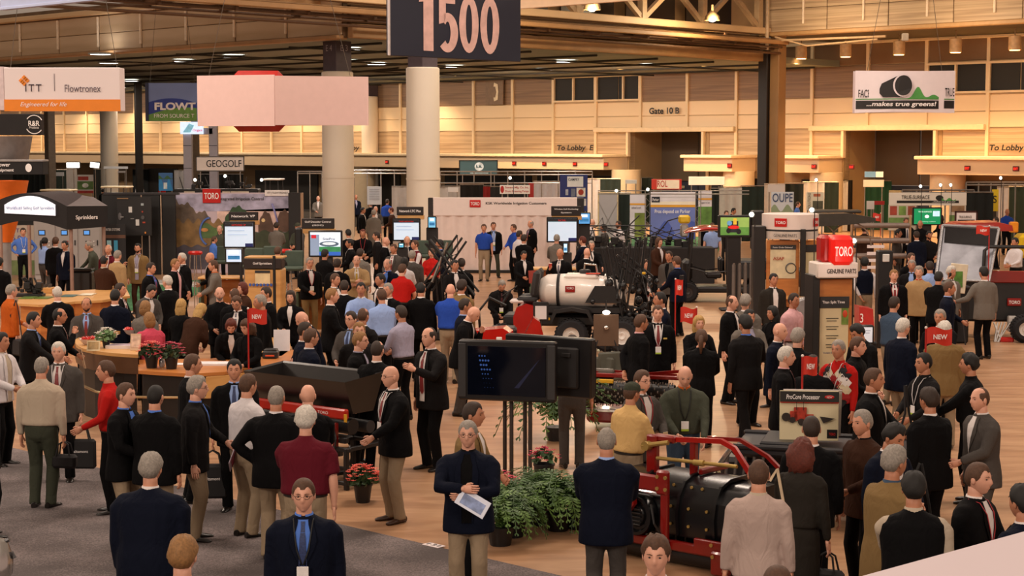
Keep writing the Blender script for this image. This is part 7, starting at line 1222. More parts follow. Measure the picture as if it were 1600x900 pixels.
def people(table):
    """x|y|face|kind|upper|lower|hair style+colour|skin|arms|options|label"""
    for ln in table.strip().splitlines():
        ln = ln.strip()
        if not ln or ln[0] == '#': continue
        f = [q.strip() for q in ln.split('|')]; PEOPLE.append(f)
def make_people():
    jobs = []
    for f in PEOPLE:
        x, y, fa = float(f[0]), float(f[1]), float(f[2]); kind, uc, lc, hr, sk = f[3], f[4], f[5], f[6], f[7]; ar = f[8].split(',') if f[8] else ['down', 'relax']
        if len(ar) == 1: ar = ar*2
        o = f[9].split(); fem = 'fem' in o; val = lambda k, d: next((float(q[len(k):]) for q in o if q.startswith(k) and q[len(k):].lstrip('-').replace('.', '', 1).isdigit()), d)
        lean, hy, hp, fat, ht = val('lean', 4), val('hy', 0), val('hp', 0), val('fat', 1.03), val('h', 1.66 if fem else 1.78)
        legs = next((q for q in o if q in ('stand', 'wide', 'step', 'sit', 'shift')), 'stand'); yf = y
        d = dist(225+(y-225)*1.72) if False else FP*(CAMZ-1.75)/(y-225); lod = 0 if d < 27 else 1 if d < 46 else 2
        po = tuple(sorted(q for q in o if q in ('open', 'closed', 'tie', 'badge', 'tag', 'glasses', 'beard', 'skirt')))
        res = person_parts(kind, tuple(ar), lean, hy, hp, legs, fat, fem, lod, po); jobs.append((f, x, y, fa, kind, uc, lc, hr, sk, o, ht, res, po, lod, val))
    for j in jobs: jobpos(j)
    for it in range(90):                    # step people apart along their lines of sight (a little taller or shorter keeps each head where it was)
        for i, a in enumerate(POS):
            for b in POS[i+1:]:
                d = (a[2]-b[2]).xy; L = d.length
                if L < .47 and not (jobs[i][9].count('sit')):
                    n_, f_ = (a, b) if a[2].y < b[2].y else (b, a); q = (.47-L)*.3; n_[4] -= q; f_[4] += q
            for ox, oy, r in OBS:
                d = a[2].xy-V((ox, oy)); L = d.length
                if L < r+.20: a[4] += (.2+r-L)*.3*(1 if (d.y > -.05 or 'far' in jobs[i][9]) else -1)
        for a, j in zip(POS, jobs): a[4] = max(-.75, min(.75, a[4])); setpos(a, j)
    for a in POS: del a[3:]; a[:] = [a[0], a[1], a[2], a[2].z]
    bpy.context.view_layer.update(); dg = bpy.context.evaluated_depsgraph_get(); conv = {}
    for o in RAW: conv[o.name] = bpy.data.meshes.new_from_object(o.evaluated_get(dg))
    for o in RAW:
        me = conv[o.name]; me.materials.clear(); me.materials.append(None)
    grm = {id(o): conv[o.name] for o in RAW}
    for st in ('short', 'buzz', 'thick', 'ring', 'thin', 'curlys', 'long', 'bob', 'curly', 'pony', 'bun'): HAIRM[st] = hair_mesh(st); HAIRM[st].materials.append(None)
    capm = cap_mesh(); capm.materials.append(None)
    def part(nm, me, par, mat):
        c = bpy.data.objects.new(nm, me); COL.objects.link(c); c.parent = par
        if mat is not None:
            if len(me.materials) == 0: me.materials.append(None)
            c.material_slots[0].link = 'OBJECT'; c.material_slots[0].material = mat
        return c
    names = {'suit': 'jacket', 'coat': 'coat', 'long': 'coat', 'jacket': 'jacket', 'cardigan': 'cardigan', 'shirt': 'shirt', 'polo': 'polo_shirt', 'vest': 'vest', 'sweater': 'sweater', 'dress': 'dress', 'tee': 'shirt'}
    for f, x, y, fa, kind, uc, lc, hr, sk, o, ht, (out, hm, wr, zt, foot), po, lod, val in jobs:
        sc, R, loc, base = POS.pop(0)
        e = thing('person', f[10], 'person', loc, math.radians(fa)); e.scale = (sc, sc, sc)
        skm = M(SKIN[sk], .5, var=.05, scale=12); st, hcn = hr[:-1], hr[-1]; hairm = M(HAIRC[hcn], .7, var=.25, scale=60)
        b = part('body', out['body'], e, skm); b.material_slots[3].link = 'OBJECT'; b.material_slots[3].material = hairm
        if st and st not in ('bald', 'cap'): h = part('hair', HAIRM[st], e, hairm); h.matrix_local = hm
        if st == 'cap': h = part('hair', HAIRM['short'], e, hairm); h.matrix_local = hm; h = part('cap', capm, e, cloth(CLOTH[next((q[3] for q in o if q.startswith('cap') and len(q) == 4), 'h')])); h.matrix_local = hm
        g = part(names[kind], grm[id(out['garment'])], e, cloth(CLOTH[uc[0]])); cs = uc[1] if len(uc) > 1 else 'w'
        part('skirt' if 'skirt' in po else 'trousers', grm[id(out['trousers'])], e, cloth(CLOTH[lc[0]]))
        if 'sleeves' in out: part('sleeve_pair', grm[id(out['sleeves'])], e, cloth(CLOTH[cs]))
        shc = CLOTH[lc[1]] if len(lc) > 1 else '#16100d'
        for s in out['shoes']: part('shoe', s, e, M(shc, .35))
        if 'shirt' in out: part('shirt', out['shirt'], e, cloth(CLOTH[cs])); part('lapel', out['lapel'], e, cloth(CLOTH[uc[0]]))
        if 'collar' in out: part('collar', out['collar'], e, cloth(CLOTH[cs if kind in ('suit', 'coat', 'jacket', 'vest', 'long', 'cardigan') else (uc[1] if len(uc) > 1 and kind in ('sweater', 'shirt', 'polo') else uc[0])]))
        if 'placket' in out and lod < 2: part('placket', out['placket'], e, cloth(CLOTH[uc[0]]))
        if 'tie' in out: part('tie', out['tie'], e, M({'r': '#7a1a1c', 'b': '#26345e', 'y': '#b09030', 'g': '#555560', 'm': '#4a1820'}[next((q[4] for q in o if q.startswith('tie:')), 'r')], .5, var=.4, scale=70))
        if 'lanyard' in out: part('lanyard', out['lanyard'], e, M(next(({'k': '#121212', 'r': '#a02028', 'w': '#d0c8c8', 'b': '#3050a0'}[q[4]] for q in o if q.startswith('lan:')), '#121212'), .6)); part('badge', out['badge'], e, None)
        if 'name_tag' in out: part('name_tag', out['name_tag'], e, M('#d8b45a', .3, .4))
        if 'belt' in out: part('belt', out['belt'], e, M('#1d120c', .5))
        if 'glasses' in out: part('glasses', out['glasses'], e, M('#2a2422', .3, .5))
        e['_w'] = 0
        del e['_w']
        WR[f[10]] = ([(e_loc(loc, R, sc, w), R @ d) for w, d in wr], loc, R, sc)
    for o in RAW: me = o.data; bpy.data.objects.remove(o); bpy.data.meshes.remove(me)
WR = {}; POS = []; OBS = []
def ob(pts, r, z=0): OBS.extend([(*Zp(x, y, z).xy, r) for x, y in pts])
ob([(125, 530), (145, 541), (175, 546), (205, 548)], .22, 1.08); ob([(240, 571), (290, 573), (340, 571), (390, 563), (440, 556), (490, 549)], .22, .92); ob([(45, 466), (80, 466), (115, 463), (150, 460), (190, 455)], .4, 1.02); ob([(425, 540)], .3, .92); ob([(185, 510)], .25, 1.08)
for c_, d_, ls, r_ in ((Zp(1082, 872), E1, (-.6, -.2, .2, .6), .42), (Zp(1288, 808), Vector((.966, -.26, 0)), (-.8, -.3, .3, .8), .42), (Zp(487, 745), E1, (-.7, -.25, .25, .7), .32), (Zp(905, 545), E1, (-1.6, -.9, 0, .9), .42), (Zp(806, 766), E1, (0,), .4), (Yp(1302, 500, 27), E1, (-.2, .2), .3), (Yp(1234, 500, 38), E1, (0,), .6)):
    for l_ in ls: q_ = c_+d_*l_; OBS.append((q_.x, q_.y, r_))
def setpos(a, j):
    x, y, zt, base = j[1], j[2], j[11][3], a[3]; D = 1.0
    dd = FP*(CAMZ-1.74)/(y-225); a[0] = a[5]*(1-a[4]*2.47/dd/1.78); top = a[1] @ (V(zt)*a[0]); p = Zp(x, y, top.z+base); a[2] = V((p.x-top.x, p.y-top.y, base))
def jobpos(j):
    sc = j[10]/1.80; a = [sc, Matrix.Rotation(math.radians(j[3]), 3, 'Z'), None, j[14]('z', 0.0), 0.0, sc]; setpos(a, j); POS.append(a)
def e_loc(loc, R, sc, w): return loc+R @ (V(w)*sc)
# ================================================================ THE CROWD (x, y of the top of the head in the photograph; facing: 0 to the camera, 90 to the right)
people('''
# --- left background, control cabinets and sprinkler kiosk
36|356|20|shirt|b|k|shortd|a|hip,hip|badge lan:w|man in bright blue shirt with hands on hips behind the kiosk post
70|371|150|shirt|l|g|ponyk|a|down,belly|fem|woman with long black ponytail and pale blue shirt by the grey cabinets
87|370|172|suit|kw|k|shortb|a|down,down||man in black suit seen from behind under the sprinkler kiosk
101|376|-20|suit|n|k|shortk|a|down,relax||dark-haired man in black jacket half behind the kiosk post
138|377|-75|shirt|v|k|shorts|a|reach,low|lean18|grey-haired man in grey-green shirt leaning left at the cabinets
169|382|-10|suit|mw|k|thinw|a|down,belly||pink-faced white-haired man behind the tan-jacketed man
184|391|150|suit|t|t|shorts|c|down,chin||grey-haired man in light tan jacket with hand at his chin
163|399|160|sweater|xe|k|think|b|belly,belly||man in dark brown sweater seen from behind beside the display counter
215|380|-5|suit|Tu|x|shortk|a|down,down|open badge beard lan:w|goateed man in olive tan blazer and lavender shirt with badge
236|410|75|suit|kb|k|shortd|a|down,belly|tie|dark-haired man in black suit and blue collar right of the olive blazer
240|446|50|suit|g|k|shortk|c|belly,belly|lean16 hp25|man in grey suit looking down at the reception corner
261|430|-120|suit|kw|k|shortw|c|belly,down||white-bearded man in black suit turned left beside the grey suit
274|404|70|suit|kp|k|shortl|a|relax,belly|open|sandy-haired man in dark suit and pink shirt in profile
284|395|-50|suit|kw|k|shortw|a|belly,down|badge lan:w|white-haired man in dark suit with a badge facing left
328|394|-70|suit|kw|k|balds|a|down,belly||bald man in black suit behind the orange-shirted man
333|406|-80|suit|Go|h|shortb|a|belly,belly|open|man in grey-tan blazer over an orange shirt facing left
18|444|130|jacket|oo|k|shorts|c|down,belly|closed|man in rust orange jacket with shoulder bag at the left edge
89|447|-150|suit|kw|k|thinw|c|down,belly||white-haired man in black jacket standing at the display counter
53|487|90|suit|cl|k|shortk|a|reach,reach|tie tie:b lean8|dark-haired man in charcoal suit with pale blue collar reaching right
93|481|100|suit|kw|k|think|b|chin,belly|glasses tie|balding man in glasses and black suit holding up a hand at the desk
135|465|5|suit|gl|k|thind|b|belly,belly|tie beard far|bald goateed man in grey suit and red tie behind the curved desk
180|452|175|suit|nw|k|shortk|a|down,belly||man in navy suit seen from behind at the counter end
188|442|80|suit|cw|k|shortd|a|down,belly|tie|dark-haired man in profile behind the navy suited back
227|470|165|suit|Gw|k|bobl|c|down,belly|fem|woman with short blond hair in grey top behind the pink jacket
233|488|-150|cardigan|Pw|k|bobl|c|belly,belly|fem closed|short-haired woman in pink jacket at the curved reception desk
283|467|170|sweater|k|k|longy|c|reach,belly|fem|long-haired blond woman in black top seen from behind
317|475|150|cardigan|xk|k|longy|c|belly,belly|fem lean30 hp15|blond woman in brown coat bending over the desk
-1|402|170|suit|kw|k|shortk|b|down,down||man in black suit cut by the left edge near the counter
3|519|70|jacket|We|k|shortk|b|belly,belly|open|man in white jacket cut off by the left edge
65|557|172|sweater|ee|O|buzzs|a|down,down|fat1.22|burly man in beige sweater and olive trousers seen from behind
91|534|0|suit|gw|k|shortw|c|down,down|tie badge lan:w fat1.12|white-haired man in grey suit with red tie facing the camera
165|563|-80|shirt|r|k|shortb|a|down,fwd||man in red shirt facing left with outstretched hand
197|598|70|suit|kb|h|shortb|c|belly,down||man in black blazer with blue collar talking to his neighbour
243|601|165|suit|kb|h|buzzk|a|down,belly|fat1.15|man with cropped hair in black blazer seen from behind
301|553|110|suit|kw|k|shortb|a|down,belly||tall man in black suit in profile behind the desk front
309|588|95|suit|cb|h|thicks|c|down,belly|glasses fat1.12|man in charcoal suit and khakis holding a brochure at his side
366|561|5|suit|kl|k|shortk|a|down,belly|tie tie:b|young dark-haired man in black suit facing camera beside the hopper
388|584|140|shirt|W|h|shortb|a|down,belly|fat1.15|man in white shirt and khakis seen from behind
432|602|170|suit|kW|h|buzzs|b|pocket,hip|fat1.2|man with cropped grey hair in black blazer and tan trousers from behind
481|600|178|vest|kk|k|balds|c|belly,belly|fat1.2|bald man in black vest behind the maroon shirt
478|636|176|polo|m|h|curlysw|c|down,fwd|h1.80 fat1.25|curly grey-haired man in maroon short-sleeved shirt seen from behind
474|748|2|suit|nb|k|shortb|c|down,down|tie tie:b badge glasses lan:k fat1.12|man in navy suit with bright blue shirt and tie facing the camera
236|708|172|suit|nw|n|thicks|a|down,down|fat1.38|large man in navy suit seen from behind on the grey carpet
286|838|175|shirt|n|k|thickl|c|down,down||man with sandy grey hair at the bottom edge in navy top
-18|585|120|suit|kw|k|shortk|a|down,down||man in black suit cut off by the left edge with a black bag
# --- centre left crowd round the desk
343|448|10|suit|kk|k|balds|c|belly,down|beard closed far|stocky bald goateed man in black behind the reception desk
366|450|-150|suit|kw|k|thinb|a|belly,down||balding man in black seen from behind near the podium
379|441|-60|cardigan|xe|k|bobr|c|belly,up|fem|auburn-haired woman laughing beside the podium
368|463|-10|suit|kw|k|shortb|a|down,belly|tie tie:g tag glasses hp20|man in glasses and black suit with gold name tag looking down
406|460|-70|suit|kw|k|shorts|b|belly,down||grey-haired man in black looking left above the new flag
415|448|-60|suit|kw|k|shortd|a|down,down||tall man in black suit behind the red new flag
361|500|10|cardigan|kw|k|bobr|c|belly,low|fem tag lean22 hp25 far|woman with auburn bob in black suit reading at the counter
382|500|-30|cardigan|kk|k|curlyb|c|belly,belly|fem hp20 far|curly-haired woman behind the red flag pole looking down
454|454|-5|cardigan|kw|k|longd|c|belly,down|fem|smiling woman with long dark hair in black jacket
484|402|25|jacket|kw|T|shorts|a|belly,down|badge glasses fat1.08 lan:r|man in glasses and black jacket with badge striding in khakis
508|389|150|shirt|k|k|shortk|b|belly,belly||dark-haired man in black shirt before the bright screen
527|404|170|suit|kw|k|shortd|a|belly,down||man in black suit from behind right of the bright screen
557|399|5|suit|tw|h|thinb|c|crossa,crossb|tie tie:y fat1.1|bald man in tan blazer with yellow tie and folded arms
563|388|160|suit|Gw|k|shortd|a|down,belly||man in grey jacket from behind above the tan blazer
524|427|60|suit|cw|k|shortb|a|belly,down||brown-haired man in profile left of two black suited backs
538|437|178|suit|kw|k|buzzd|b|down,down||dark-haired man in black suit seen from behind in the crowd middle
519|450|100|suit|kw|k|shortl|c|belly,down|h1.86|tall sandy-haired man in black suit facing right
564|441|0|sweater|lW|k|shortk|b|crossa,crossb||man in pale blue sweater with dark hair and crossed arms
596|451|-160|shirt|l|k|shortb|a|belly,down|fat1.1|man in light blue shirt seen from behind
606|442|-30|suit|kw|k|shorts|a|belly,down|tag|grey-haired man in black suit beside the pale blue shirt
594|427|-60|suit|kw|k|shortk|b|down,belly||dark-haired man in profile between pale blue sweater and red polo
605|404|-20|suit|nb|k|thins|c|chin,belly||bald man in navy with blue shirt and hand at his chin
568|481|150|suit|cw|k|thinb|b|down,belly||balding man in charcoal suit seen from behind
548|486|-30|suit|gl|k|shortd|c|belly,belly|glasses tie tie:b|man in glasses and grey suit looking left in the crowd
466|488|-60|suit|nw|k|balds|c|belly,belly|hp25 lean14|bald man in navy jacket looking down by the desk
477|503|90|suit|nw|k|shortd|b|down,belly||dark-haired man half hidden beside the navy suited glasses wearer
486|513|120|suit|nW|k|shortb|a|down,belly|glasses|man in navy suit and glasses seen from behind near the hopper
561|503|10|suit|cw|k|shortl|c|down,belly||man with short fair hair and lowered face behind the lavender shirt
563|518|80|suit|ku|k|shortl|c|down,belly|glasses|man in glasses and dark suit over lavender shirt facing right
590|532|160|suit|kw|k|thind|c|down,belly|glasses fat1.1 far|balding man in black suit from behind above the hopper
610|571|-58|suit|kw|hx|balds|c|pocket,fwd|tie badge glasses lan:w fat1.15|bald man in black blazer and khakis standing beside the hopper
544|358|-150|suit|kw|k|shortk|b|down,belly||dark-haired man in black right of the decoder screen
546|373|-80|suit|kw|k|shortk|b|down,belly|fat1.1|heavy dark-haired man in black in profile by the screen
567|358|0|suit|kk|k|shortr|b|down,belly|badge closed lan:r|man in black with a red lanyard near the white column
588|362|-90|suit|cw|k|shortd|a|belly,down||man in charcoal suit facing left behind the bald man
603|370|80|suit|kw|k|balds|c|belly,down|tie tie:g|bald man in black suit and white shirt facing right
615|381|-30|suit|gw|k|shortb|b|belly,down|tie|man in grey suit and white shirt beside the network screen
434|385|170|suit|qw|k|shortb|a|down,belly||man in dark suit from behind between two green chairs
432|347|175|shirt|G|k|shortd|a|belly,belly||man in grey shirt from behind before the landscape wall
465|348|-30|shirt|v|k|caps|a|belly,belly|capv|man in green cap beside the tall black monitor
335|369|120|shirt|b|k|shortb|a|belly,belly|h1.5|man in blue shirt seated from behind by the landscape wall
343|352|-10|shirt|v|k|thins|c|belly,down||grey-green shirted man beside the first kiosk screen
497|306|5|suit|Gw|k|thins|c|belly,down||far man in grey jacket and white shirt before dark doors
556|304|20|suit|nu|k|balds|b|down,down||far bald man in navy left of the poster easel
567|324|80|suit|kw|k|shortk|b|down,belly||far man in black suit between the columns
584|328|175|long|Gw|k|thicks|a|down,down||far man in long pale grey coat seen from behind
587|322|20|suit|gw|k|balds|c|down,belly||far bald man in grey suit behind the pale coat
590|306|150|suit|kw|k|shortk|b|down,down||far dark-haired man under the white poster
579|314|-150|suit|kw|k|shortk|b|down,down||far man in black left of the white poster bottom
605|311|175|shirt|B|k|shortd|a|down,down|fat1.1|far man in royal blue shirt seen from behind
611|324|-90|suit|xw|k|shortr|c|down,fwd||far red-faced man in brown facing left by the column
# --- centre
636|369|0|suit|nw|k|thiny|c|belly,down|tie|balding blond man in navy suit and red tie below the screen
648|375|-60|vest|mW|k|shortb|a|down,belly||man in maroon vest with white sleeves
644|391|170|suit|gw|k|shorts|b|down,belly|fat1.08|grey-haired man in grey jacket behind the maroon vest
674|388|-15|shirt|r|k|shortb|c|belly,belly|fem glasses|woman in red shirt and glasses behind the folded boom
687|374|-90|suit|nb|k|shortk|b|belly,down||dark-haired man in navy facing left behind the folded boom
632|402|170|shirt|W|k|bobk|b|belly,down|fem|black-haired woman in white blouse behind the red polo
711|406|20|suit|cw|k|shortk|b|belly,down||dark-haired man glimpsed behind the upper boom
721|403|178|sweater|kw|k|shortd|a|down,belly||man in black sweater from behind beside the boom
629|412|150|polo|r|k|shortb|c|belly,down|fat1.1|man in red polo shirt seen from behind
658|441|170|suit|kw|k|think|b|down,belly|fat1.06|tall man in black suit from behind before the boom base
626|477|-130|shirt|u|k|shortd|b|belly,fwd||man in lavender grey shirt and black trousers facing left
704|443|170|polo|B|h|balds|c|belly,belly|fat1.2|bald man in royal blue polo seen from behind
722|437|150|suit|Tw|T|thickd|b|down,ear|fat1.05|dark-haired man in olive jacket holding a phone to his ear
727|466|100|suit|nl|k|shortd|b|belly,down||man in navy suit facing right near the red hood
746|480|80|suit|kw|g|balds|c|belly,chin|lean16 hp25|bald man in dark suit looking down at the red hood
670|511|-45|suit|cw|k|thind|c|down,up|tie tie:r open h1.88 fat1.12|tall balding man in dark suit and patterned tie standing alone
785|439|10|suit|cc|k|shorts|a|belly,low|tie tie:m badge sit lean22 hp25 z0.42 lan:k|grey-haired man in dark suit and maroon tie seated on the vehicle
756|350|-5|polo|B|h|shortb|a|down,down||man in blue polo shirt and khakis against the pleated white wall
771|347|5|suit|kl|O|shortb|a|down,down|open badge closed_ wide lan:w|man in black blazer and olive trousers against the pleated white wall
802|350|-60|shirt|B|k|shortb|a|belly,down||man in blue shirt half behind the white-shirted man
812|360|120|shirt|W|k|shortd|b|belly,down|fat1.1|man in white shirt seen from behind at the small counter
819|366|150|suit|kw|k|shortd|b|down,belly||man in dark suit beside the white shirt
829|344|-60|suit|ku|k|thins|a|down,down|tag tie|grey-haired man in black suit with name tag by the counter
819|392|20|suit|kw|k|shortk|b|belly,fwd|h1.6 hp10|seated man in black holding a red folder
870|366|170|vest|GG|k|shorts|a|belly,belly||grey-haired man in grey vest working at the small screen
875|388|-20|jacket|kw|k|balds|b|up,down|tie tie:g fat1.1|bald man in black jacket drinking beside the sprayer
910|369|-120|suit|nw|k|shortr|c|down,belly||red-haired man in navy suit behind the bald heads
925|342|100|shirt|W|k|balds|c|hip,belly||bald man in white shirt with a hand on his hip
943|350|-90|suit|gw|h|shortk|b|belly,down||man in grey jacket facing left beside the white drape
966|345|-60|shirt|W|k|shortd|b|belly,down|beard|bearded man in white shirt with a shoulder strap
924|376|5|suit|kw|k|shorts|c|belly,reach|glasses fat1.08|man in glasses and dark suit stretching out his arm
918|387|140|suit|kw|k|balds|c|down,reach|fat1.1 lean10|bald man in black suit from behind reaching to the display
1008|405|40|suit|kw|k|shortb|a|belly,relax|tie badge open lan:w|grey-brown haired man in black suit with badge beside the boom
1030|371|40|suit|xW|k|longb|c|belly,down|glasses|long-haired man in glasses and white shirt behind the boom
1045|392|-30|suit|gk|k|shortd|b|down,belly||man in grey shirt listening beside the navy blazer
1057|400|-130|suit|nb|k|shortb|b|down,fwd|fat1.08|man in navy blazer facing away beside the first flag pole
1031|456|-80|suit|nw|k|shortk|b|down,belly|h1.82|dark-haired man in navy suit above the name-tagged man
1028|477|0|suit|kw|k|shortb|c|down,down|tie badge tag lan:w|moustached man in black suit with gold name tag and badge
1002|491|110|suit|kp|k|shortb|b|down,back|glasses|man in black suit and glasses in profile by the easel
1092|493|15|cardigan|kw|k|longy|c|up,belly|fem badge lan:k|blond woman in black with a white badge below the new flag
1096|515|172|cardigan|kk|k|ponyb|b|belly,belly|fem closed fat1.15|woman in black seen from behind with a brown ponytail
1144|461|60|suit|kw|k|thinb|c|down,belly||smiling balding man in black suit left of the grey jacket
1165|460|160|suit|Gw|g|thicks|a|down,down|fat1.1|grey-haired man in grey jacket seen from behind
1171|483|20|suit|Gu|k|shortk|b|down,belly||dark-haired man mostly hidden behind the gesturing man
1164|492|-150|suit|cb|c|thickk|b|out,down|step h1.84 fat1.15|dark-haired man in charcoal suit gesturing to the left
1209|427|15|suit|qw|k|shortk|b|down,down|open|dark-haired man in open brown-black suit by the rear parts stand
1207|478|-60|cardigan|kk|k|longk|b|belly,belly|fem|woman with long black hair and dark glasses
1241|458|40|shirt|p|W|shortd|b|down,down||man in pale pink shirt left of the parts tower
1219|504|60|suit|nw|k|balds|c|down,belly|tie tie:y|smiling bald man in navy suit before the pink shirt
1247|513|150|suit|kk|k|thicks|c|down,belly|closed|grey-haired man in black jacket from behind left of the tower
1229|541|80|suit|kp|k|shortw|c|down,down|tie|white-haired man in black suit in profile near the poster
1270|554|170|suit|kw|k|shortd|b|belly,up|fat1.15 lean22 h1.62 far|man in black bending behind the product poster
1071|573|0|sweater|vo|d|balds|c|belly,low|lean12 hp18 badge lan:k far fat1.22|bald man in olive sweater with orange collar leaning on the machine
1004|578|40|suit|gw|k|shortb|c|belly,belly|badge glasses lan:r far|man in grey suit and white shirt holding his hands together
988|597|130|shirt|y|h|capb|b|belly,down|capO fat1.1 far|man in camouflage cap and yellow shirt with a shoulder strap
948|667|175|suit|nl|g|thins|b|belly,belly|fat1.18|man in navy blazer and grey trousers seen from behind
894|524|178|polo|n|g|shortd|b|down,belly|fat1.08 lean16 hp20|man in navy pullover and grey trousers behind the twin monitors
740|628|75|coat|Tw|k|shortd|b|down,belly||man in tan raincoat looking right behind the navy jacket
731|657|-5|suit|nk|h|shorts|c|crossa,crossb|glasses open fat1.15|man in navy jacket and khakis with arms crossed facing the camera
1025|838|-10|shirt|W|h|thickb|c|down,down||young man with brown hair at the bottom edge facing the camera
1186|717|170|jacket|ze|h|thinb|a|down,down|closed fat.95|man in pale beige jacket seen from behind at the machine
1254|684|150|dress|q|q|curlyr|c|down,belly|fem h1.72 lean3|woman with curly red hair and canvas shoulder bag
1268|649|175|suit|kw|k|buzzd|a|down,belly||crop-haired man in black in front of the product poster
# --- right
1310|531|-40|sweater|rr|k|shorts|b|fwd,relax|badge lan:w far|grey-haired man in red white and black argyle sweater vest
1341|526|60|jacket|kk|k|shortb|c|belly,belly|closed|young fair man in black jacket in profile by the laptop
1335|508|-60|jacket|kg|k|thickk|b|belly,belly|closed lean16 hp20|dark-haired man looking down behind the young man
1366|575|70|suit|kw|k|shortb|b|down,belly|fat1.25|heavy man in black jacket from behind in the right crowd
1398|463|130|shirt|d|h|shortd|a|down,belly|fat1.1|man in denim shirt and khakis seen from behind
1412|498|120|suit|nw|h|thickw|c|down,down|glasses fat1.18|white-haired man in navy blazer and khakis seen from behind
1469|483|-30|suit|kw|k|shorts|b|belly,reach||grey-haired swarthy man in black facing left above the flag
1476|503|175|suit|Tw|h|curlysw|c|down,belly|fat1.12|white-haired man in tan brown jacket behind the right flag
1443|551|-70|shirt|c|k|shortk|b|belly,fwd|badge fat1.1 lan:w|dark-haired man in striped black shirt with hanging badge
1514|553|-110|sweater|kk|k|curlysk|b|belly,belly|fat1.3|heavy man in black sweater with curly dark hair
1451|606|-150|suit|kw|k|thickd|b|belly,down|fat1.2|dark-haired man in black suit with shoulder bag from behind
1531|605|-70|suit|gw|g|thinb|c|down,belly|fat1.1|balding man in grey suit facing left by the open floor
1347|640|-60|suit|xk|k|shorts|a|down,belly|closed|silver-haired man in dark brown jacket looking left
1404|664|40|suit|nw|k|thickk|b|down,belly|hp20 fat1.05|dark-haired man looking down behind the tan overcoat
1399|697|120|coat|Td|k|thicks|b|down,belly|closed h1.84 fat1.18|grey-haired man in tan overcoat with a shoulder bag
1428|738|172|vest|ke|k|thickk|b|down,belly|fat1.25|dark-haired man in black vest with cream sleeves from behind
1530|723|50|suit|kw|k|shortb|c|down,fwd|badge lan:r fat1.08|brown-haired man in black suit reading a clipboard
1597|758|-150|suit|nw|k|thickk|b|down,down||man in dark suit cut off by the right edge
1416|340|10|suit|kw|k|shortb|b|down,belly|tie tie:g open fat1.1|smiling man in dark suit and striped tie before the green screen
1438|344|-20|suit|kk|k|balds|b|down,belly|closed|bald man in black beside the green screen
1404|358|60|suit|gw|g|shortk|b|down,down||man in grey suit in profile before the booth
1432|361|-170|suit|nw|k|shortd|b|down,down|fat1.1|man in navy suit seen from behind before the booth
1452|361|10|sweater|cc|k|shortk|b|down,belly|beard|man in striped grey sweater with glasses pushed up on his head
1469|335|-90|cardigan|kk|k|curlyd|c|belly,down|fem|curly-haired woman in black right of the green screen
1351|352|160|long|xk|k|shortd|a|down,down||man in long dark brown coat seen from behind at the roller display
1332|383|30|suit|ew|h|shortk|b|down,down||man in beige jacket behind the parts tower
1351|402|170|vest|nW|h|thickk|b|down,back||man in navy vest with white sleeves and khakis from behind
1397|421|0|suit|kw|k|shortl|c|down,down|badge tie lan:r fat1.08|smiling fair-haired man in black suit with red lanyard
1425|406|-20|suit|cl|k|shorts|b|down,belly||grey-haired man in charcoal jacket behind the tan blazer
1424|395|30|suit|kw|k|shortb|c|down,belly||man with brown hair partly hidden before the navy suited back
1436|416|-20|suit|tr|k|thicks|c|down,down|closed|grey-haired man in light tan blazer over red shirt
1453|408|175|polo|l|h|shortd|a|down,belly||man in light blue shirt from behind beside the tan blazer
1469|391|-10|suit|nl|k|shortb|c|down,belly||man in black with light hair facing the camera before the silver panel
1467|424|150|suit|kk|k|shortk|b|down,belly|closed fat1.1|dark-haired man in black from behind left of the phone caller
1484|440|80|suit|nl|k|shortb|b|down,belly||brown-haired man in navy suit with light blue collar in profile
1487|416|30|suit|Gw|k|thickw|b|ear,down||grey-haired man with a phone at his ear
1537|416|-160|suit|Gw|k|shortk|b|down,out|fat1.05 h1.84|man in grey-brown blazer and black trousers standing on open floor
1574|326|10|shirt|B|k|balds|b|belly,belly||bald man in blue shirt beyond the red truck
1556|339|-90|shirt|k|k|shortd|b|belly,belly||dark-haired man looking down beyond the red truck
1586|371|-60|shirt|W|k|shortk|b|belly,belly||man in white shirt leaning over the cart at the right edge
1224|319|40|shirt|v|k|shortk|b|belly,belly||far dark-haired man in green left of the parts cylinder top
1230|316|-120|shirt|l|k|shortk|b|belly,belly||far man in light blue above the parts cylinder
1247|315|80|shirt|b|k|shortb|c|belly,belly||far brown-haired man in blue above the parts cylinder
1101|326|10|shirt|h|k|shortk|b|belly,belly||man in beige shirt before the small side poster
1113|348|-10|polo|l|h|shortb|c|down,down||man in striped blue polo and khakis under the red canopy
1135|329|20|shirt|e|k|shortb|c|belly,belly||far fair-haired man above the mower television
1147|325|60|shirt|k|e|shortk|b|belly,belly|lean20|far dark-haired man leaning above the mower television
218|285|10|shirt|W|k|shortb|b|belly,belly||far man in white shirt seated before the black drapes
253|287|-20|sweater|r|k|shortk|b|belly,belly||far man in dark red by the blue pool poster
161|295|150|sweater|k|k|shortk|b|down,down||far dark figure standing behind the grey cabinet
1215|884|160|jacket|ke|k|shortb|b|down,down|closed|brown-haired man whose head shows at the bottom edge
''')
make_people()
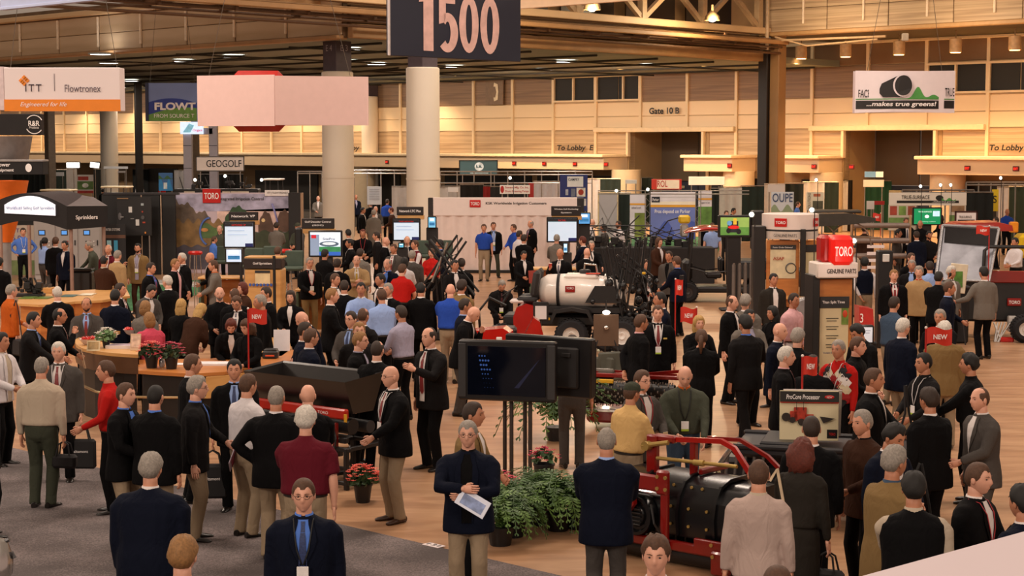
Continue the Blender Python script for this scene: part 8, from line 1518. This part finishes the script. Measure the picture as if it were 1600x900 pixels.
# ================================================================ THINGS HELD OR CARRIED
def hold(lab, i, dz=0.0, dd=0.0):
    w, loc, R, sc = WR[lab]; p, d = w[i]; return p+d*dd+Vector((0, 0, dz)), R
def bag(name, lab, who, i, w, d, h, col, txt=None, strap=None, dz=-.08, off=(0, 0, 0), cat='bag', straps=True, sidev=1, up=.52):
    p, R = hold(who, i, dz, .08); p = p+R @ Vector(off); rz = R.to_euler().z; t = thing(name, lab, cat, p, rz); m = MB(); m.box((0, 0, -h/2-.16), (w, d, h), .03); m.build('body', M(col, .75, var=.1), t)
    if straps == 'shoulder': m = MB(); m.tube([(-w*.45, 0, -.2), (-.04*sidev, 0, .25), (.02, .02, up)], [(.018, .006)]*3, 4); m.tube([(w*.45, 0, -.2), (.10*sidev, .10, .25), (.04, .02, up)], [(.018, .006)]*3, 4); m.build('strap', M(col, .7), t)
    else: m = MB(); [m.tube([(-w*.28, s*d*.5, -.17), (-w*.2, s*d*.3, -.04), (0, s*.01, 0), (w*.2, s*d*.3, -.04), (w*.28, s*d*.5, -.17)], .010, 6) for s in (-1, 1)]; m.build('handle', M(col, .7), t)
    if txt: text(txt, w*.5, .035, TXW, t, (0, -d/2-.008, -h*.4-.16))
    return t
bag('tote_bag', 'black tote bag hanging from the grey-suited white-haired man', 'white-haired man in grey suit with red tie facing the camera', 1, .36, .08, .38, '#141214', 'altamont')
bag('laptop_bag', 'black soft bag held at the far left edge', 'man in black suit cut off by the left edge with a black bag', 1, .40, .14, .36, '#121013', 'Co')
bag('laptop_bag', 'black bag hanging beside the khaki trousers of the charcoal suit', 'young dark-haired man in black suit facing camera beside the hopper', 0, .34, .12, .40, '#131114', 'altamont')
bag('canvas_bag', 'cream canvas shoulder bag on the red-haired woman', 'woman with curly red hair and canvas shoulder bag', 1, .30, .14, .36, '#cbb394', None, None, .22, (.16, .46, 0), straps='shoulder', up=.14)
bag('handbag', 'black handbag held in front by the red-haired woman', 'woman with curly red hair and canvas shoulder bag', 0, .3, .12, .22, '#151214', None, None, -.02, (.02, -.02, 0))
bag('shoulder_bag', 'black messenger bag behind the tan overcoat', 'grey-haired man in tan overcoat with a shoulder bag', 1, .34, .14, .30, '#141316', None, None, .10, (-.06, .06, 0), straps='shoulder')
bag('shoulder_bag', 'black lettered messenger bag on the dark suit back', 'dark-haired man in black suit with shoulder bag from behind', 0, .38, .14, .30, '#131215', 'Convio', None, .25, (.10, .10, 0), straps='shoulder')
bag('shoulder_bag', 'black shoulder bag on the rust orange jacket', 'man in rust orange jacket with shoulder bag at the left edge', 0, .34, .12, .3, '#141013', None, None, .2, (-.03, 0, 0), straps='shoulder')
bag('shoulder_bag', 'black shoulder bag at the beige sweater man far left hand', 'burly man in beige sweater and olive trousers seen from behind', 0, .3, .12, .16, '#161316', None, None, .02)
def sheet(name, lab, who, i, w, h, col, pr, tilt=(.5, 0, .2), dz=.02, cat='papers'):
    p, R = hold(who, i, dz, .10); t = thing(name, lab, cat, p, R.to_euler().z); bx(t, 'page', M(col, .5, var=.04), (0, 0, 0), (w, .008, h), .001, tilt)
    if pr: bx(t, 'print', M(pr, .5, var=.5, scale=12), (0, -.006, -h*.05), (w*.75, .006, h*.6), 0, tilt)
    return t
sheet('brochure', 'pale brochure with red print held low by the charcoal suit', 'man in charcoal suit and khakis holding a brochure at his side', 1, .22, .28, '#c8b4c4', '#8a3a48', (.3, .6, 0), -.1); sheet('brochure', 'colour brochure tucked under the crossed arms', 'man in navy jacket and khakis with arms crossed facing the camera', 0, .30, .16, '#d8dcec', '#7f8fb8', (-.3, .45, -.3), -.12)
sheet('clipboard', 'brown clipboard with white form held at the right edge', 'brown-haired man in black suit reading a clipboard', 1, .25, .34, '#5f3a22', '#e8e0e0', (-.9, 0, 0), .06, 'clipboard'); sheet('folder', 'red folder held by the seated man in black', 'seated man in black holding a red folder', 1, .26, .32, '#8a2a1c', None, (-.2, 0, 0), .08, 'folder')
sheet('paper_sheet', 'folded white paper in the navy pullover man right hand', 'man in navy pullover and grey trousers behind the twin monitors', 1, .1, .28, '#d8d0d0', None, (0, .1, .4), .0); sheet('paper_sheet', 'cream paper held up by the glasses wearer at the desk', 'balding man in glasses and black suit holding up a hand at the desk', 1, .2, .3, '#c8a888', None, (-.2, .1, .2), -.02); sheet('paper_cup', 'clear cup held by the grey suit man', 'man in grey suit and white shirt holding his hands together', 1, .07, .12, '#c8b088', None, (0, 0, 0), .05, 'cup')
for who, i, lab in (('dark-haired man in olive jacket holding a phone to his ear', 1, 'phone held at the ear of the olive jacket'), ('grey-haired man with a phone at his ear', 0, 'phone held by the grey-haired caller')):
    p, R = hold(who, i, .06, .08); t = thing('mobile_phone', lab, 'phone', p, R.to_euler().z); bx(t, 'case', BLK, (0, 0, 0), (.02, .05, .11), .006, (.3, 0, 0)); bx(t, 'earpiece', GRY, (0, -.026, .04), (.012, .004, .02), .001, (.3, 0, 0))
p, R = hold('bald man in black jacket drinking beside the sprayer', 0, .05, .08); t = thing('drink_cup', 'red striped cup at the bald drinker hand', 'cup', p); m = MB(); m.lathe([(.03, -.05), (.042, .06), (.038, .06), (.0, .05)], 14); m.build('cup', M('#b03a30', .5, var=.5, scale=20), t); m = MB(); m.lathe([(.043, .06), (.043, .07), (.0, .072)], 14); m.build('lid', WHT, t)
# shoulder strap on the yellow shirt and argyle diamonds on the sweater vest (parts of their people)
def find(lab): return next(o for o in bpy.data.objects if o.get('label') == lab)
prs = torso_prof('sweater', 1.0)
e = find('grey-haired man in red white and black argyle sweater vest'); 
def onfront(x, z, off): la = math.radians(4); q = front(prs, x, z, off); w = sm(.78, 1.06, z)*la; zz = q.z-.95; return Vector((q.x, q.y*math.cos(w)-zz*math.sin(w), .95+q.y*math.sin(w)+zz*math.cos(w)))
cols = [M('#d8c8a8', .8), M('#ece4e0', .8), M('#161214', .8), M('#9a1a1c', .8)]; mm = [MB() for _ in cols]
for i in range(-3, 4):
    for j in range(9):
        x, z = i*.055, 1.02+j*.05; 
        if z > 1.40 and abs(i) < 1: continue
        if (i+j) % 2: continue
        k = (abs(i)+j//2) % 4; mm[k].add([onfront(x+dx*.055, z+dz*.075, .024) for dx, dz in ((-1, 0), (0, -1), (1, 0), (0, 1))], [(0, 1, 2, 3)])
for k, q in enumerate(mm):
    if q.v: tag(q.build('argyle_pattern', cols[k], e, False), kind='stuff')
print('tris', sum(len(m.loop_triangles) if m.calc_loop_triangles() is None else 0 for m in bpy.data.meshes), 'objects', len(bpy.data.objects))
